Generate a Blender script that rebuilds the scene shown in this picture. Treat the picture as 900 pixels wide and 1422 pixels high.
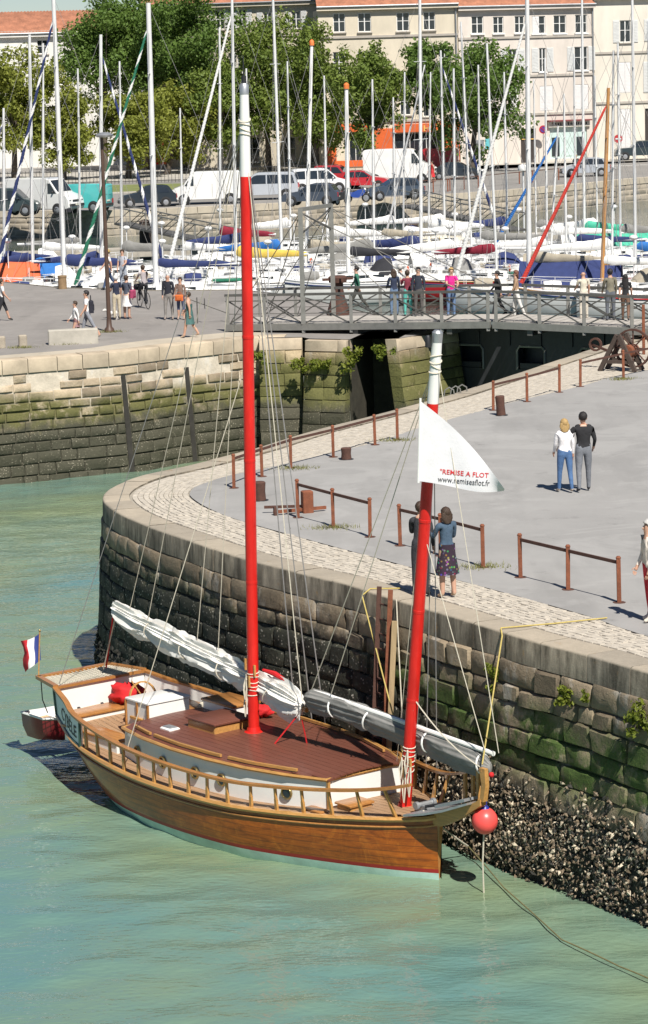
import bpy, bmesh, math, random
import numpy as np
from mathutils import Vector, Matrix, noise as mnoise
random.seed(7); rng = np.random.default_rng(7)
for o in list(bpy.data.objects): bpy.data.objects.remove(o)
scn = bpy.context.scene; COL = scn.collection
R = math.radians
# ------------------------------------------------------------------ camera
F, HC, CX, CY, Y0, ROLL = 3800., 10., 450., 711., 80., R(1.6)
PT = math.atan((CY-Y0)/F)
fw = Vector((0, math.cos(PT), -math.sin(PT))); up0 = Vector((0, math.sin(PT), math.cos(PT))); rt0 = Vector((1, 0, 0))
rt = rt0*math.cos(ROLL) - up0*math.sin(ROLL); up = rt0*math.sin(ROLL) + up0*math.cos(ROLL)
cam = bpy.data.cameras.new('camera'); camo = bpy.data.objects.new('camera', cam); COL.objects.link(camo)
m3 = Matrix((rt, up, -fw)).transposed()
camo.matrix_world = Matrix.Translation((0, 0, HC)) @ m3.to_4x4()
cam.sensor_fit = 'VERTICAL'; cam.sensor_height = 36; cam.lens = F/1422*36; cam.clip_start = 1; cam.clip_end = 6000
scn.camera = camo
# ------------------------------------------------------------------ sky, sun, exposure
SUN_AZ, SUN_EL = R(21), R(52)
tosun = Vector((math.sin(SUN_AZ)*math.cos(SUN_EL), -math.cos(SUN_AZ)*math.cos(SUN_EL), math.sin(SUN_EL)))
wd = bpy.data.worlds.new('World'); scn.world = wd; wd.use_nodes = True
nt = wd.node_tree; bg = nt.nodes['Background']; sk = nt.nodes.new('ShaderNodeTexSky'); sk.sky_type = 'NISHITA'; sk.sun_disc = False
sk.ozone_density = 3.; sk.sun_elevation = SUN_EL; sk.sun_rotation = math.pi-SUN_AZ; sk.altitude = 10; sk.air_density = .75; sk.dust_density = 0.
nt.links.new(sk.outputs[0], bg.inputs[0]); bg.inputs[1].default_value = 0.052
sl = bpy.data.lights.new('sun', 'SUN'); sl.energy = 5.0; sl.angle = R(.53); sl.color = (1, .955, .885)
so = bpy.data.objects.new('sun', sl); COL.objects.link(so); so.rotation_euler = (-tosun).to_track_quat('-Z', 'Y').to_euler(); so.location = (0, 0, 60)
scn.view_settings.view_transform = 'Standard'; scn.view_settings.look = 'None'; scn.view_settings.exposure = 0.46; scn.view_settings.gamma = 1
scn.render.engine = 'CYCLES'; scn.cycles.max_bounces = 6; scn.cycles.transparent_max_bounces = 8
scn.cycles.caustics_reflective = False; scn.cycles.caustics_refractive = False
# ------------------------------------------------------------------ helpers
def U(px, py, z=0.):
    """point at height z that the photograph shows at (px, py)"""
    d = fw + rt*((px-CX)/F) + up*((CY-py)/F); t = (z-HC)/d.z
    return Vector((0, 0, HC)) + d*t
def UY(px, py, y):
    d = fw + rt*((px-CX)/F) + up*((CY-py)/F)
    return Vector((0, 0, HC)) + d*(y/d.y)
def wmat(o):
    m = o.matrix_basis.copy()
    return wmat(o.parent) @ o.matrix_parent_inverse @ m if o.parent else m
def link(o, parent=None, local=True):
    COL.objects.link(o)
    if parent is not None:
        o.parent = parent
        if not local: o.matrix_parent_inverse = wmat(parent).inverted()
    return o
def tag(o, label=None, cat=None, group=None, kind=None):
    if label: o['label'] = label
    if cat: o['category'] = cat
    if group: o['group'] = group
    if kind: o['kind'] = kind
    return o
def empty(name, loc=(0, 0, 0), rz=0, label=None, cat=None, group=None):
    o = bpy.data.objects.new(name, None); o.location = loc; o.rotation_euler = (0, 0, rz); o.empty_display_size = .2
    link(o); return tag(o, label, cat, group)
def perp(d):
    d = Vector(d).normalized(); a = Vector((0, 0, 1)) if abs(d.z) < .9 else Vector((1, 0, 0))
    u = d.cross(a).normalized(); return u, d.cross(u).normalized()
class MB:
    def __init__(s): s.v = []; s.f = []; s.m = []
    def add(s, vs, fs, m=0):
        b = len(s.v); s.v += [tuple(v) for v in vs]; s.f += [tuple(b+i for i in f) for f in fs]
        s.m += [m]*len(fs) if isinstance(m, int) else list(m); return s
    def box(s, c, sz, rz=0, m=0, taper=1.):
        x, y, z = sz[0]/2, sz[1]/2, sz[2]/2; cs, sn = math.cos(rz), math.sin(rz); vs = []
        for k in (-1, 1):
            t = 1 if k < 0 else taper
            for i, j in ((-1, -1), (1, -1), (1, 1), (-1, 1)):
                a, b = i*x*t, j*y*t; vs.append((c[0]+a*cs-b*sn, c[1]+a*sn+b*cs, c[2]+k*z))
        return s.hexa(vs, m)
    def hexa(s, vs, m=0):
        return s.add(vs, [(3, 2, 1, 0), (4, 5, 6, 7), (0, 1, 5, 4), (1, 2, 6, 5), (2, 3, 7, 6), (3, 0, 4, 7)], m)
    def bbox(s, c, sz, rz=0, b=.02, m=0):
        """box with chamfered vertical and top edges"""
        x, y, z = sz[0]/2, sz[1]/2, sz[2]/2; cs, sn = math.cos(rz), math.sin(rz)
        def ring(i, zz):
            o = []
            for a, q in ((-x+i+b, -y+i), (x-i-b, -y+i), (x-i, -y+i+b), (x-i, y-i-b), (x-i-b, y-i), (-x+i+b, y-i), (-x+i, y-i-b), (-x+i, -y+i+b)):
                o.append((c[0]+a*cs-q*sn, c[1]+a*sn+q*cs, c[2]+zz))
            return o
        return s.loft([ring(0, -z), ring(0, z-b), ring(b, z)], True, True, m)
    def beam(s, a, b, w, h, m=0, upv=(0, 0, 1)):
        a, b = Vector(a), Vector(b); d = (b-a).normalized(); u = Vector(upv)
        if abs(d.dot(u)) > .98: u = Vector((1, 0, 0))
        r = d.cross(u).normalized(); u = r.cross(d); vs = []
        for p in (a, b):
            for i, j in ((-1, -1), (1, -1), (1, 1), (-1, 1)): vs.append(p+r*(i*w/2)+u*(j*h/2))
        return s.hexa(vs, m)
    def tube(s, pts, r, n=6, m=0, cap=True):
        pts = [Vector(p) for p in pts]; N = len(pts); rr = r if isinstance(r, (list, tuple)) else [r]*N; rings = []
        u = None
        for i, p in enumerate(pts):
            d = (pts[min(i+1, N-1)]-pts[max(i-1, 0)])
            d = d.normalized() if d.length > 1e-9 else Vector((0, 0, 1))
            if u is None: u, w = perp(d)
            else:
                u = (u-d*u.dot(d)).normalized(); w = d.cross(u)
            rings.append([p+(u*math.cos(2*math.pi*k/n)+w*math.sin(2*math.pi*k/n))*rr[i] for k in range(n)])
        return s.loft(rings, True, cap, m)
    def loft(s, rings, closed=True, cap=True, m=0, rowm=None):
        n = len(rings[0]); vs = [v for r in rings for v in r]; fs = []; ms = []
        for i in range(len(rings)-1):
            for k in range(n if closed else n-1):
                a, b = i*n+k, i*n+(k+1) % n; fs.append((a, b, b+n, a+n)); ms.append(rowm(i, k) if rowm else m)
        if cap and closed:
            fs.append(tuple(reversed(range(n)))); fs.append(tuple(range((len(rings)-1)*n, len(rings)*n))); ms += [m, m]
        return s.add(vs, fs, ms)
    def lathe(s, prof, c=(0, 0, 0), n=12, m=0, ax=None):
        a = Vector(ax).normalized() if ax else Vector((0, 0, 1)); u, w = perp(a); c = Vector(c)
        return s.loft([[c+a*z+(u*math.cos(2*math.pi*k/n)+w*math.sin(2*math.pi*k/n))*max(r, 1e-4) for k in range(n)] for r, z in prof], True, False, m)
    def ell(s, c, r, nu=10, nv=7, m=0, rz=0):
        c = Vector(c); cs, sn = math.cos(rz), math.sin(rz); rings = []
        for j in range(nv+1):
            t = -math.pi/2+math.pi*j/nv; cr = max(math.cos(t), .02)
            ring = []
            for k in range(nu):
                x, y = r[0]*cr*math.cos(2*math.pi*k/nu), r[1]*cr*math.sin(2*math.pi*k/nu)
                ring.append(c+Vector((x*cs-y*sn, x*sn+y*cs, r[2]*math.sin(t))))
            rings.append(ring)
        return s.loft(rings, True, True, m)
    def prism(s, poly, z0, z1, m=0):
        n = len(poly); return s.loft([[(p[0], p[1], z0) for p in poly], [(p[0], p[1], z1) for p in poly]], True, True, m)
    def mesh(s, mats, name='m', smooth=True, ang=40):
        me = bpy.data.meshes.new(name); me.from_pydata(s.v, [], s.f)
        for mt in (mats if isinstance(mats, (list, tuple)) else [mats]): me.materials.append(mt)
        me.polygons.foreach_set('material_index', s.m)
        if smooth:
            me.polygons.foreach_set('use_smooth', [True]*len(s.f)); me.update()
            try: me.set_sharp_from_angle(angle=R(ang))
            except Exception: pass
        me.update(); return me
    def build(s, name, mats, parent=None, local=True, smooth=True, ang=40, fix=False):
        me = s.mesh(mats, name, smooth, ang)
        if fix:
            bm = bmesh.new(); bm.from_mesh(me); bmesh.ops.remove_doubles(bm, verts=bm.verts, dist=.0005); bmesh.ops.recalc_face_normals(bm, faces=bm.faces); bm.to_mesh(me); bm.free()
        return link(bpy.data.objects.new(name, me), parent, local)
def inst(name, me, parent=None, local=True, loc=None, rz=None):
    o = bpy.data.objects.new(name, me)
    if loc is not None: o.location = loc
    if rz is not None: o.rotation_euler = (0, 0, rz)
    return link(o, parent, local)
def copy_tree(o, parent=None):
    c = o.copy(); COL.objects.link(c)
    if parent is not None: c.parent = parent
    for ch in list(o.children): copy_tree(ch, c)
    return c
def catmull(P, step):
    P = [Vector(p) for p in P]; out = []
    for i in range(len(P)-1):
        a, b, c, d = P[max(i-1, 0)], P[i], P[i+1], P[min(i+2, len(P)-1)]
        n = max(2, int((c-b).length/step)+1)
        for k in range(n):
            t = k/n
            out.append(.5*((2*b)+(c-a)*t+(2*a-5*b+4*c-d)*t*t+(3*b-a-3*c+d)*t**3))
    out.append(P[-1]); return out
class Path:
    """plan curve with arclength; normal = left of travel"""
    def __init__(s, P, step=.25):
        s.p = np.array([(q.x, q.y) for q in catmull([Vector((a[0], a[1], 0)) for a in P], step)])
        dl = np.linalg.norm(np.diff(s.p, axis=0), axis=1); s.s = np.concatenate([[0], np.cumsum(dl)]); s.L = s.s[-1]
        g = np.gradient(s.p, s.s, axis=0); g /= np.linalg.norm(g, axis=1)[:, None]; s.t = g
    def at(s, q, off=0):
        x = np.interp(q, s.s, s.p[:, 0]); y = np.interp(q, s.s, s.p[:, 1]); tx = np.interp(q, s.s, s.t[:, 0]); ty = np.interp(q, s.s, s.t[:, 1])
        l = math.hypot(tx, ty); return (x-ty/l*off, y+tx/l*off)
    def near(s, x, y): return s.s[np.argmin((s.p[:, 0]-x)**2+(s.p[:, 1]-y)**2)]
def h1(*a): return mnoise.noise(Vector(a if len(a) == 3 else (*a, 0.37)))
# ------------------------------------------------------------------ materials
MATS = {}
def sock(n, k):
    return n.inputs[k]
class NT:
    def __init__(s, name):
        s.mat = bpy.data.materials.new(name); s.mat.use_nodes = True; s.t = s.mat.node_tree; s.n = s.t.nodes; s.b = s.n['Principled BSDF']
        s.co = None
    def new(s, ty, **kw):
        n = s.n.new('ShaderNode'+ty)
        for k, v in kw.items(): setattr(n, k, v)
        return n
    def l(s, a, b): s.t.links.new(a, b)
    def coord(s, world=False, scale=(1, 1, 1), rot=(0, 0, 0)):
        o = s.new('NewGeometry').outputs['Position'] if world else s.new('TexCoord').outputs['Object']
        mp = s.new('Mapping'); mp.inputs['Scale'].default_value = scale; mp.inputs['Rotation'].default_value = rot; s.l(o, mp.inputs[0]); return mp.outputs[0]
    def noise(s, co, sc, det=4, rough=.55, dist=0):
        n = s.new('TexNoise'); n.inputs['Scale'].default_value = sc; n.inputs['Detail'].default_value = det; n.inputs['Roughness'].default_value = rough
        n.inputs['Distortion'].default_value = dist; s.l(co, n.inputs['Vector']); return n.outputs['Fac']
    def ramp(s, f, a, b, ca=(0, 0, 0, 1), cb=(1, 1, 1, 1)):
        r = s.new('ValToRGB'); e = r.color_ramp.elements; e[0].position = a; e[1].position = b; e[0].color = (*ca[:3], 1); e[1].color = (*cb[:3], 1); s.l(f, r.inputs[0]); return r.outputs[0]
    def mix(s, f, a, b, mode='MIX'):
        m = s.new('MixRGB'); m.blend_type = mode
        for k, v in ((0, f), (1, a), (2, b)):
            if hasattr(v, 'is_output'): s.l(v, m.inputs[k])
            else: m.inputs[k].default_value = v if k == 0 else (*v[:3], 1)
        return m.outputs[0]
    def math(s, op, a, b=0):
        m = s.new('Math'); m.operation = op
        for k, v in ((0, a), (1, b)):
            if hasattr(v, 'is_output'): s.l(v, m.inputs[k])
            else: m.inputs[k].default_value = v
        return m.outputs[0]
    def bump(s, f, st, dist=.02):
        b = s.new('Bump'); b.inputs['Strength'].default_value = st; b.inputs['Distance'].default_value = dist; s.l(f, b.inputs['Height']); s.l(b.outputs[0], s.b.inputs['Normal'])
    def base(s, c):
        if hasattr(c, 'is_output'): s.l(c, s.b.inputs['Base Color'])
        else: s.b.inputs['Base Color'].default_value = (*c[:3], 1)
    def rnd(s):
        return s.new('ObjectInfo').outputs['Random']
def mul(c, k): return tuple(min(1, x*k) for x in c[:3])
def mat(name, c, rough=.6, var=.18, sc=3., bump=.0, metal=0., bsc=None, spec=.5, world=False, stretch=(1, 1, 1), rnd=0., coat=0.):
    """painted / natural surface: base colour broken up by two octaves of grime"""
    if name in MATS: return MATS[name]
    N = NT(name); co = N.coord(world, stretch); f = N.noise(co, sc, 5, .6); g = N.noise(co, sc*5.3, 3)
    col = N.mix(N.ramp(f, .3, .7), mul(c, 1-var), mul(c, 1+var)); col = N.mix(.35*min(1, var*4), col, N.mix(g, mul(c, 1-var*1.3), mul(c, 1+var)))
    if rnd:
        r = N.rnd(); col = N.mix(N.math('MULTIPLY', r, 1.), N.mix(1, col, (1-rnd, 1-rnd, 1-rnd), 'MULTIPLY'), N.mix(1, col, (1+rnd, 1+rnd*.97, 1+rnd*.9), 'MULTIPLY'))
    N.base(col); N.b.inputs['Roughness'].default_value = rough; N.b.inputs['Metallic'].default_value = metal
    N.b.inputs['Specular IOR Level'].default_value = spec; N.b.inputs['Coat Weight'].default_value = coat
    if bump: N.bump(N.noise(co, bsc or sc*6, 5, .65), bump)
    MATS[name] = N.mat; return N.mat
def glassmat(name, c=(.02, .025, .03), rough=.06):
    if name in MATS: return MATS[name]
    N = NT(name); N.base(N.mix(N.noise(N.coord(), 2.), mul(c, .6), mul(c, 1.6))); N.b.inputs['Roughness'].default_value = rough; N.b.inputs['Specular IOR Level'].default_value = .8
    MATS[name] = N.mat; return N.mat
def woodmat(name, c, rough=.35, sc=(1, 9, 9), coat=.3, var=.35):
    if name in MATS: return MATS[name]
    N = NT(name); co = N.coord(False, sc); f = N.noise(co, 2.2, 6, .65, .6); f2 = N.noise(N.coord(), 1.3, 3)
    col = N.mix(N.ramp(f, .3, .72), mul(c, 1-var), mul(c, 1+var)); col = N.mix(.3, col, N.mix(f2, mul(c, .6), mul(c, 1.35)))
    N.base(col); N.b.inputs['Roughness'].default_value = rough; N.b.inputs['Coat Weight'].default_value = coat; N.b.inputs['Coat Roughness'].default_value = .12; N.bump(f, .12, .004)
    MATS[name] = N.mat; return N.mat
# ------------------------------------------------------------------ setting
WZ = -4.2; BZ = -1.8      # harbour water, inner basin water
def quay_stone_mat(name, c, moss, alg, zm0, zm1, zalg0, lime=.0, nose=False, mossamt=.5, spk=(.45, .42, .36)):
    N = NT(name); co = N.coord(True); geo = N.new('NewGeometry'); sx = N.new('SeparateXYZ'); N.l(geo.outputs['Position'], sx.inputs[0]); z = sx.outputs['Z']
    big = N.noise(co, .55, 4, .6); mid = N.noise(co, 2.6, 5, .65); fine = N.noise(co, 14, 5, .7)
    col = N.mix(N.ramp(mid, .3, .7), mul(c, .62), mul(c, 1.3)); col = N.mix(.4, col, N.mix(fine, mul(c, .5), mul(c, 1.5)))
    zalg = N.math('ADD', zalg0+.25, N.math('MULTIPLY', N.ramp(N.math('DIVIDE', N.math('SUBTRACT', sx.outputs['Y'], 45.5), 6), 0, 1), 1.7)) if nose else zalg0+.25  # dark level lifted towards the nose: real algae plus painted-in shade of that side
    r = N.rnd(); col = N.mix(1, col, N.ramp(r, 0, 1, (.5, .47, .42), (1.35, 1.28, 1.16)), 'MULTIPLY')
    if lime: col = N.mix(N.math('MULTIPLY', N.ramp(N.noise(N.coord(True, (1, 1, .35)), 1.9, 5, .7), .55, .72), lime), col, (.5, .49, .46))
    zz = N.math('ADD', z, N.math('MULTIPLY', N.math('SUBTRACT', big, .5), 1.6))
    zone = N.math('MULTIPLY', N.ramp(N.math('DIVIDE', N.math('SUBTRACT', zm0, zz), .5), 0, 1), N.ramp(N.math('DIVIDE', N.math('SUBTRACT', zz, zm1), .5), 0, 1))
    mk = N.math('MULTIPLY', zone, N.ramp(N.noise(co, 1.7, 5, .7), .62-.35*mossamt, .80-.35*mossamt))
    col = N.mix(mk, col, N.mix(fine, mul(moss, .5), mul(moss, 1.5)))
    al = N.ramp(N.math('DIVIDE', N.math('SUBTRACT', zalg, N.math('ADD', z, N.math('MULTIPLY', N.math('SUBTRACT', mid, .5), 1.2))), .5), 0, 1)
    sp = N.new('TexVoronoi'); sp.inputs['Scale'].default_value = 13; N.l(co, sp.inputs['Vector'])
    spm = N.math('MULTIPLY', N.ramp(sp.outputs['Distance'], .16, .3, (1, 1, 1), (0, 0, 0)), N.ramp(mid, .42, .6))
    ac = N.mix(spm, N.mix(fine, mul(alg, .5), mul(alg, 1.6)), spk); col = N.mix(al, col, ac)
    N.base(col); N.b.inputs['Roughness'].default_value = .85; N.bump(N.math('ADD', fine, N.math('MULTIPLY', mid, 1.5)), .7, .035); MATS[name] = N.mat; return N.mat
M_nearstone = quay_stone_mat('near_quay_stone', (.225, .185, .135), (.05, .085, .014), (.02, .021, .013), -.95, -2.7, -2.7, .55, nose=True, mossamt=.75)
M_farstone = quay_stone_mat('far_quay_stone', (.37, .31, .235), (.105, .10, .03), (.055, .052, .032), -1.2, -2.9, -2.25, .3, False, .9, (.3, .27, .2))
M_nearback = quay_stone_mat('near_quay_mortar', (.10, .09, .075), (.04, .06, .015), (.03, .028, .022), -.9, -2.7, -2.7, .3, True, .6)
M_farback = quay_stone_mat('far_quay_mortar', (.60, .56, .49), (.12, .11, .04), (.05, .047, .03), -1.25, -2.9, -2.2, .6, False, .9, (.3, .27, .2))
M_pier = quay_stone_mat('lock_pier_stone', (.34, .28, .19), (.12, .115, .035), (.06, .055, .035), -.5, -3.2, -2.3, .3, False, 1.1, (.25, .22, .16))
def copmat(name, c):
    N = NT(name); co = N.coord(True); a = N.noise(co, 1.3, 5, .65); b = N.noise(co, 7, 5, .7); f = N.noise(co, 30, 3, .7); st = N.noise(N.coord(True, (1, 1, .22)), 3.2, 5, .7)
    col = N.mix(N.ramp(a, .3, .7), mul(c, .72), mul(c, 1.2)); col = N.mix(.45, col, N.mix(b, mul(c, .5), mul(c, 1.45))); col = N.mix(.25, col, N.mix(f, mul(c, .3), mul(c, 1.6)))
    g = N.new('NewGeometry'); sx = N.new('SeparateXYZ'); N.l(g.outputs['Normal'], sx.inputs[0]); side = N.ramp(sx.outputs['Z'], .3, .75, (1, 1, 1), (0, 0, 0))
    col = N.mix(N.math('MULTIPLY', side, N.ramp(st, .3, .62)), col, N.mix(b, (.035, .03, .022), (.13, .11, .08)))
    col = N.mix(N.math('MULTIPLY', N.ramp(N.noise(co, 2.2, 6, .75), .62, .7), .55), col, (.30, .17, .05)); col = N.mix(N.math('MULTIPLY', N.ramp(N.noise(co, 3.7, 6, .8), .6, .7), .4), col, mul(c, 1.6))
    col = N.mix(1, col, N.ramp(N.rnd(), 0, 1, (.84, .84, .84), (1.12, 1.1, 1.06)), 'MULTIPLY'); N.base(col); N.b.inputs['Roughness'].default_value = .9; N.bump(N.math('ADD', b, f), .5, .012); MATS[name] = N.mat; return N.mat
M_coping = copmat('coping_stone', (.37, .32, .25))
M_copfar = mat('far_coping_stone', (.42, .345, .25), .85, .34, 1.2, .4, bsc=9, world=True, rnd=.14)
M_shell = mat('oyster_shell', (.52, .44, .32), .55, .35, 9, .3, world=True)
M_shell2 = mat('brown_shell', (.19, .14, .09), .6, .4, 9, .3, world=True); M_weed = mat('dark_weed', (.03, .028, .022), .8, .4, 7, .6, world=True)
M_cob = mat('cobble_granite', (.47, .42, .345), .8, .36, 5.5, .3, bsc=24, world=True)
M_joint = mat('cobble_joint', (.34, .305, .25), .95, .3, 3, .3, world=True)
def asphalt(name, c):
    N = NT(name); co = N.coord(True); a = N.noise(co, .22, 5, .6); b = N.noise(co, 1.6, 5, .7); f = N.noise(co, 45, 2, .7); st = N.noise(N.coord(True, (.25, .05, 1), (0, 0, .5)), 2.5, 4, .6)
    col = N.mix(N.ramp(a, .32, .68), mul(c, .74), mul(c, 1.12)); col = N.mix(.35, col, N.mix(b, mul(c, .7), mul(c, 1.25))); col = N.mix(.25, col, N.mix(f, mul(c, .5), mul(c, 1.5)))
    col = N.mix(N.math('MULTIPLY', N.ramp(st, .5, .68), .38), col, mul(c, .6)); col = N.mix(N.math('MULTIPLY', N.ramp(N.noise(co, .38, 6, .7, 1.), .52, .6), .28), col, mul(c, 1.3)); col = N.mix(N.math('MULTIPLY', N.ramp(N.noise(co, .9, 6, .75), .58, .70), .5), col, mul(c, .5))
    N.base(col); N.b.inputs['Roughness'].default_value = .9; N.bump(f, .25, .006); MATS[name] = N.mat; return N.mat
M_asph = asphalt('quay_asphalt', (.305, .295, .28)); M_asph2 = asphalt('old_asphalt', (.245, .225, .205)); M_road = asphalt('street_asphalt', (.25, .235, .215))
M_flag = asphalt('worn_paving', (.46, .40, .31))
def watermat(name, c, c2, amp, rgh=.03):
    N = NT(name); co = N.coord(True); big = N.noise(co, .09, 4, .6)
    N.base(N.mix(N.ramp(big, .38, .62), c, c2)); N.b.inputs['Roughness'].default_value = rgh; N.b.inputs['IOR'].default_value = 1.5
    w1 = N.noise(N.coord(True, (1, 2.0, 1), (0, 0, .35)), 1.3, 2, .45, .3); w2 = N.noise(N.coord(True, (1, 1.9, 1), (0, 0, -.3)), 5.2, 2, .4)
    N.bump(N.math('ADD', w1, N.math('MULTIPLY', w2, .55)), amp, .1); MATS[name] = N.mat; return N.mat
M_sea = watermat('harbour_water', (.18, .24, .14), (.105, .215, .20), .3); M_basin = watermat('basin_water', (.05, .075, .06), (.04, .07, .06), .4)

# --- harbour water, a wavy sheet
def waves(x, y):
    z = 0
    for kx, ky, a, ph in ((.9, .5, .020, .3), (1.7, -.6, .012, 1.9), (.55, 2.3, .013, .8), (2.9, 1.6, .006, 2.2), (3.4, -3.1, .005, .4), (-1.2, 4.3, .011, 5.), (2.6, 5.9, .006, 1.3), (.22, -.35, .02, 3.), (-3.9, 5.2, .005, .7), (1.1, 7.4, .005, 2.8)):
        z = z+a*np.sin(kx*x+ky*y+ph+.5*np.sin(.31*x-.23*y+ph))
    return z
xs = np.concatenate([np.linspace(-70, -13, 40, endpoint=False), np.arange(-13, 7.4, .14), np.linspace(7.5, 30, 12)]); ys = np.concatenate([np.linspace(5, 33, 20, endpoint=False), np.arange(33, 70, .14), np.arange(70, 104, .4)])
X, Y = np.meshgrid(xs, ys); Z = WZ+waves(X, Y); nx, ny = len(xs), len(ys)
ii = np.arange(nx*ny).reshape(ny, nx); fs = np.stack([ii[:-1, :-1], ii[:-1, 1:], ii[1:, 1:], ii[1:, :-1]], -1).reshape(-1, 4)
def grid_mesh(name, V, Fq, m, smooth=True):
    me = bpy.data.meshes.new(name); me.vertices.add(len(V)); me.vertices.foreach_set('co', np.asarray(V, float).ravel()); k = Fq.shape[1]
    me.loops.add(len(Fq)*k); me.loops.foreach_set('vertex_index', Fq.ravel().astype(np.int32)); me.polygons.add(len(Fq)); me.polygons.foreach_set('loop_start', np.arange(0, len(Fq)*k, k, dtype=np.int32))
    me.polygons.foreach_set('use_smooth', np.full(len(Fq), smooth)); me.materials.append(m); me.update(calc_edges=True); me.validate(); return me
tag(inst('harbour_water', grid_mesh('harbour_water', np.stack([X, Y, Z], -1).reshape(-1, 3), fs, M_sea)), kind='structure')
tag(MB().add([(-90, 102.5, BZ), (120, 102.5, BZ), (120, 262, BZ), (-90, 262, BZ)], [(0, 1, 2, 3)]).build('basin_water', M_basin), kind='structure')

# --- near quay: plan curve from the right of the frame round the nose and back along the lock
def V2(px, py): p = U(px, py); return (p.x, p.y)
e0, e1 = V2(807, 908), V2(900, 935); dx, dy = e1[0]-e0[0], e1[1]-e0[1]
front_px = [(807, 908), (752, 894), (700, 879), (600, 848.5), (521, 825), (477, 811), (414, 795.5), (352, 780), (303, 765), (263, 751), (210, 733), (170, 716), (150, 703), (142, 692), (150, 681), (168, 671), (200, 660), (260, 647), (350, 624), (428, 600), (530, 574), (616, 551), (671, 534), (790, 495), (859, 474)]
NQ = Path([(e1[0]+dx*9, e1[1]+dy*9), (e1[0]+dx*4, e1[1]+dy*4), e1]+[V2(*p) for p in front_px]+[(14.6, 103), (22, 118), (34, 142)], .25)
# travel runs right->nose->back, left of travel is the water side
def swept(path, s0, s1, prof, step=.3):
    """prof: list of (offset towards the water, z)"""
    n = max(2, int((s1-s0)/step)+1); rings = []
    for i in range(n+1):
        q = s0+(s1-s0)*i/n; rings.append([(*path.at(q, o), z) for o, z in prof])
    return rings
nq_root = empty('quay_wall', (0.9, 50.3, WZ), 0, 'curved stone quay wall with mossy blocks and heavy coping beside the schooner', 'wall')
BAT = .06
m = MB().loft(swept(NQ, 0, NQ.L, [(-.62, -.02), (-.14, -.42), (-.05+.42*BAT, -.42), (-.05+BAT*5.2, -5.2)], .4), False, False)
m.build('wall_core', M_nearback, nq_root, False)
# coping blocks, one object each
q = 0.; sN = NQ.near(*V2(142, 692)); cop_s = []
while q < NQ.L-3:
    w = random.uniform(1.0, 1.35) if q < sN+6 else random.uniform(1.5, 2.2)
    a, b = q+.008, q+w-.008; dz = random.uniform(-.006, .006); do = random.uniform(-.008, .008)
    m = MB().loft([[(*NQ.at(a+(b-a)*i/4, o+do), z+dz) for o, z in ((-.62, .015), (-.06, .02), (-.015, .006), (.0, -.03), (.012, -.45), (-.62, -.45))] for i in range(5)], True, True)
    m.build('coping_stone', M_coping, nq_root, False, ang=60); q += w
# face blocks
s_lo, s_hi = NQ.near(e1[0]+dx*1.6, e1[1]+dy*1.6), NQ.near(*V2(165, 672)); z = -.46; row = 0; nst = 0
while z > -3.55 and nst < 296:
    h = random.choice((.30, .36, .42, .5)); qq = s_lo+random.uniform(0, .4)
    while qq < s_hi and nst < 296:
        w = random.uniform(.55, 1.25)*(1 if h > .33 else .85)
        if random.random() < .08 and qq < s_lo+10: w = .4
        nu, nv = 5, 4; ug = (0, .05, .35, .65, .95, 1); vg = (0, .09, .5, .91, 1); jit = [random.uniform(-.045, .045) for _ in range(8)]; proud = random.uniform(-.02, .045); sd = random.uniform(0, 99); front = []
        for j in range(nv+1):
            for i in range(nu+1):
                u, v = ug[i], vg[j]; edge = (i in (0, nu)) or (j in (0, nv)); cor = (i in (0, nu)) and (j in (0, nv))
                su = qq+.007+(w-.014)*u+(jit[0]*(1-v)+jit[1]*v)*(1-u)+(jit[2]*(1-v)+jit[3]*v)*u; zz = z-.007-(h-.014)*v+(jit[4]*(1-u)+jit[5]*u)*.6
                if cor: su += (.5-u)*.025; zz += (v-.5)*.015
                rgh = 1.0 if qq < s_lo+14 else .45; dep = ((-.03) if edge else proud*rgh)+(.03*rgh+.008)*h1(su*3, zz*3, sd)+.02*rgh*h1(su*9, zz*9, sd)
                front.append((*NQ.at(su, dep+.02+BAT*(-zz)), zz))
        nV = len(front); ring = [i for i in range(nu+1)]+[(nu+1)*(j+1)-1 for j in range(1, nv+1)]+[(nu+1)*nv+i for i in range(nu-1, -1, -1)]+[(nu+1)*j for j in range(nv-1, 0, -1)]
        back = []
        for k in ring:
            x, y, zz = front[k]; c = NQ.at(qq+w/2, -.18+BAT*(-zz)); sx = NQ.near(x, y); back.append((*NQ.at(sx, -.18+BAT*(-zz)), zz))
        fcs = [((nu+1)*j+i, (nu+1)*j+i+1, (nu+1)*(j+1)+i+1, (nu+1)*(j+1)+i) for j in range(nv) for i in range(nu)]
        nr = len(ring); fcs += [(ring[k], nV+k, nV+(k+1) % nr, ring[(k+1) % nr]) for k in range(nr)]
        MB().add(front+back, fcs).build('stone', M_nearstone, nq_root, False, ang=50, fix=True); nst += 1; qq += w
    z -= h; row += 1
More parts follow.
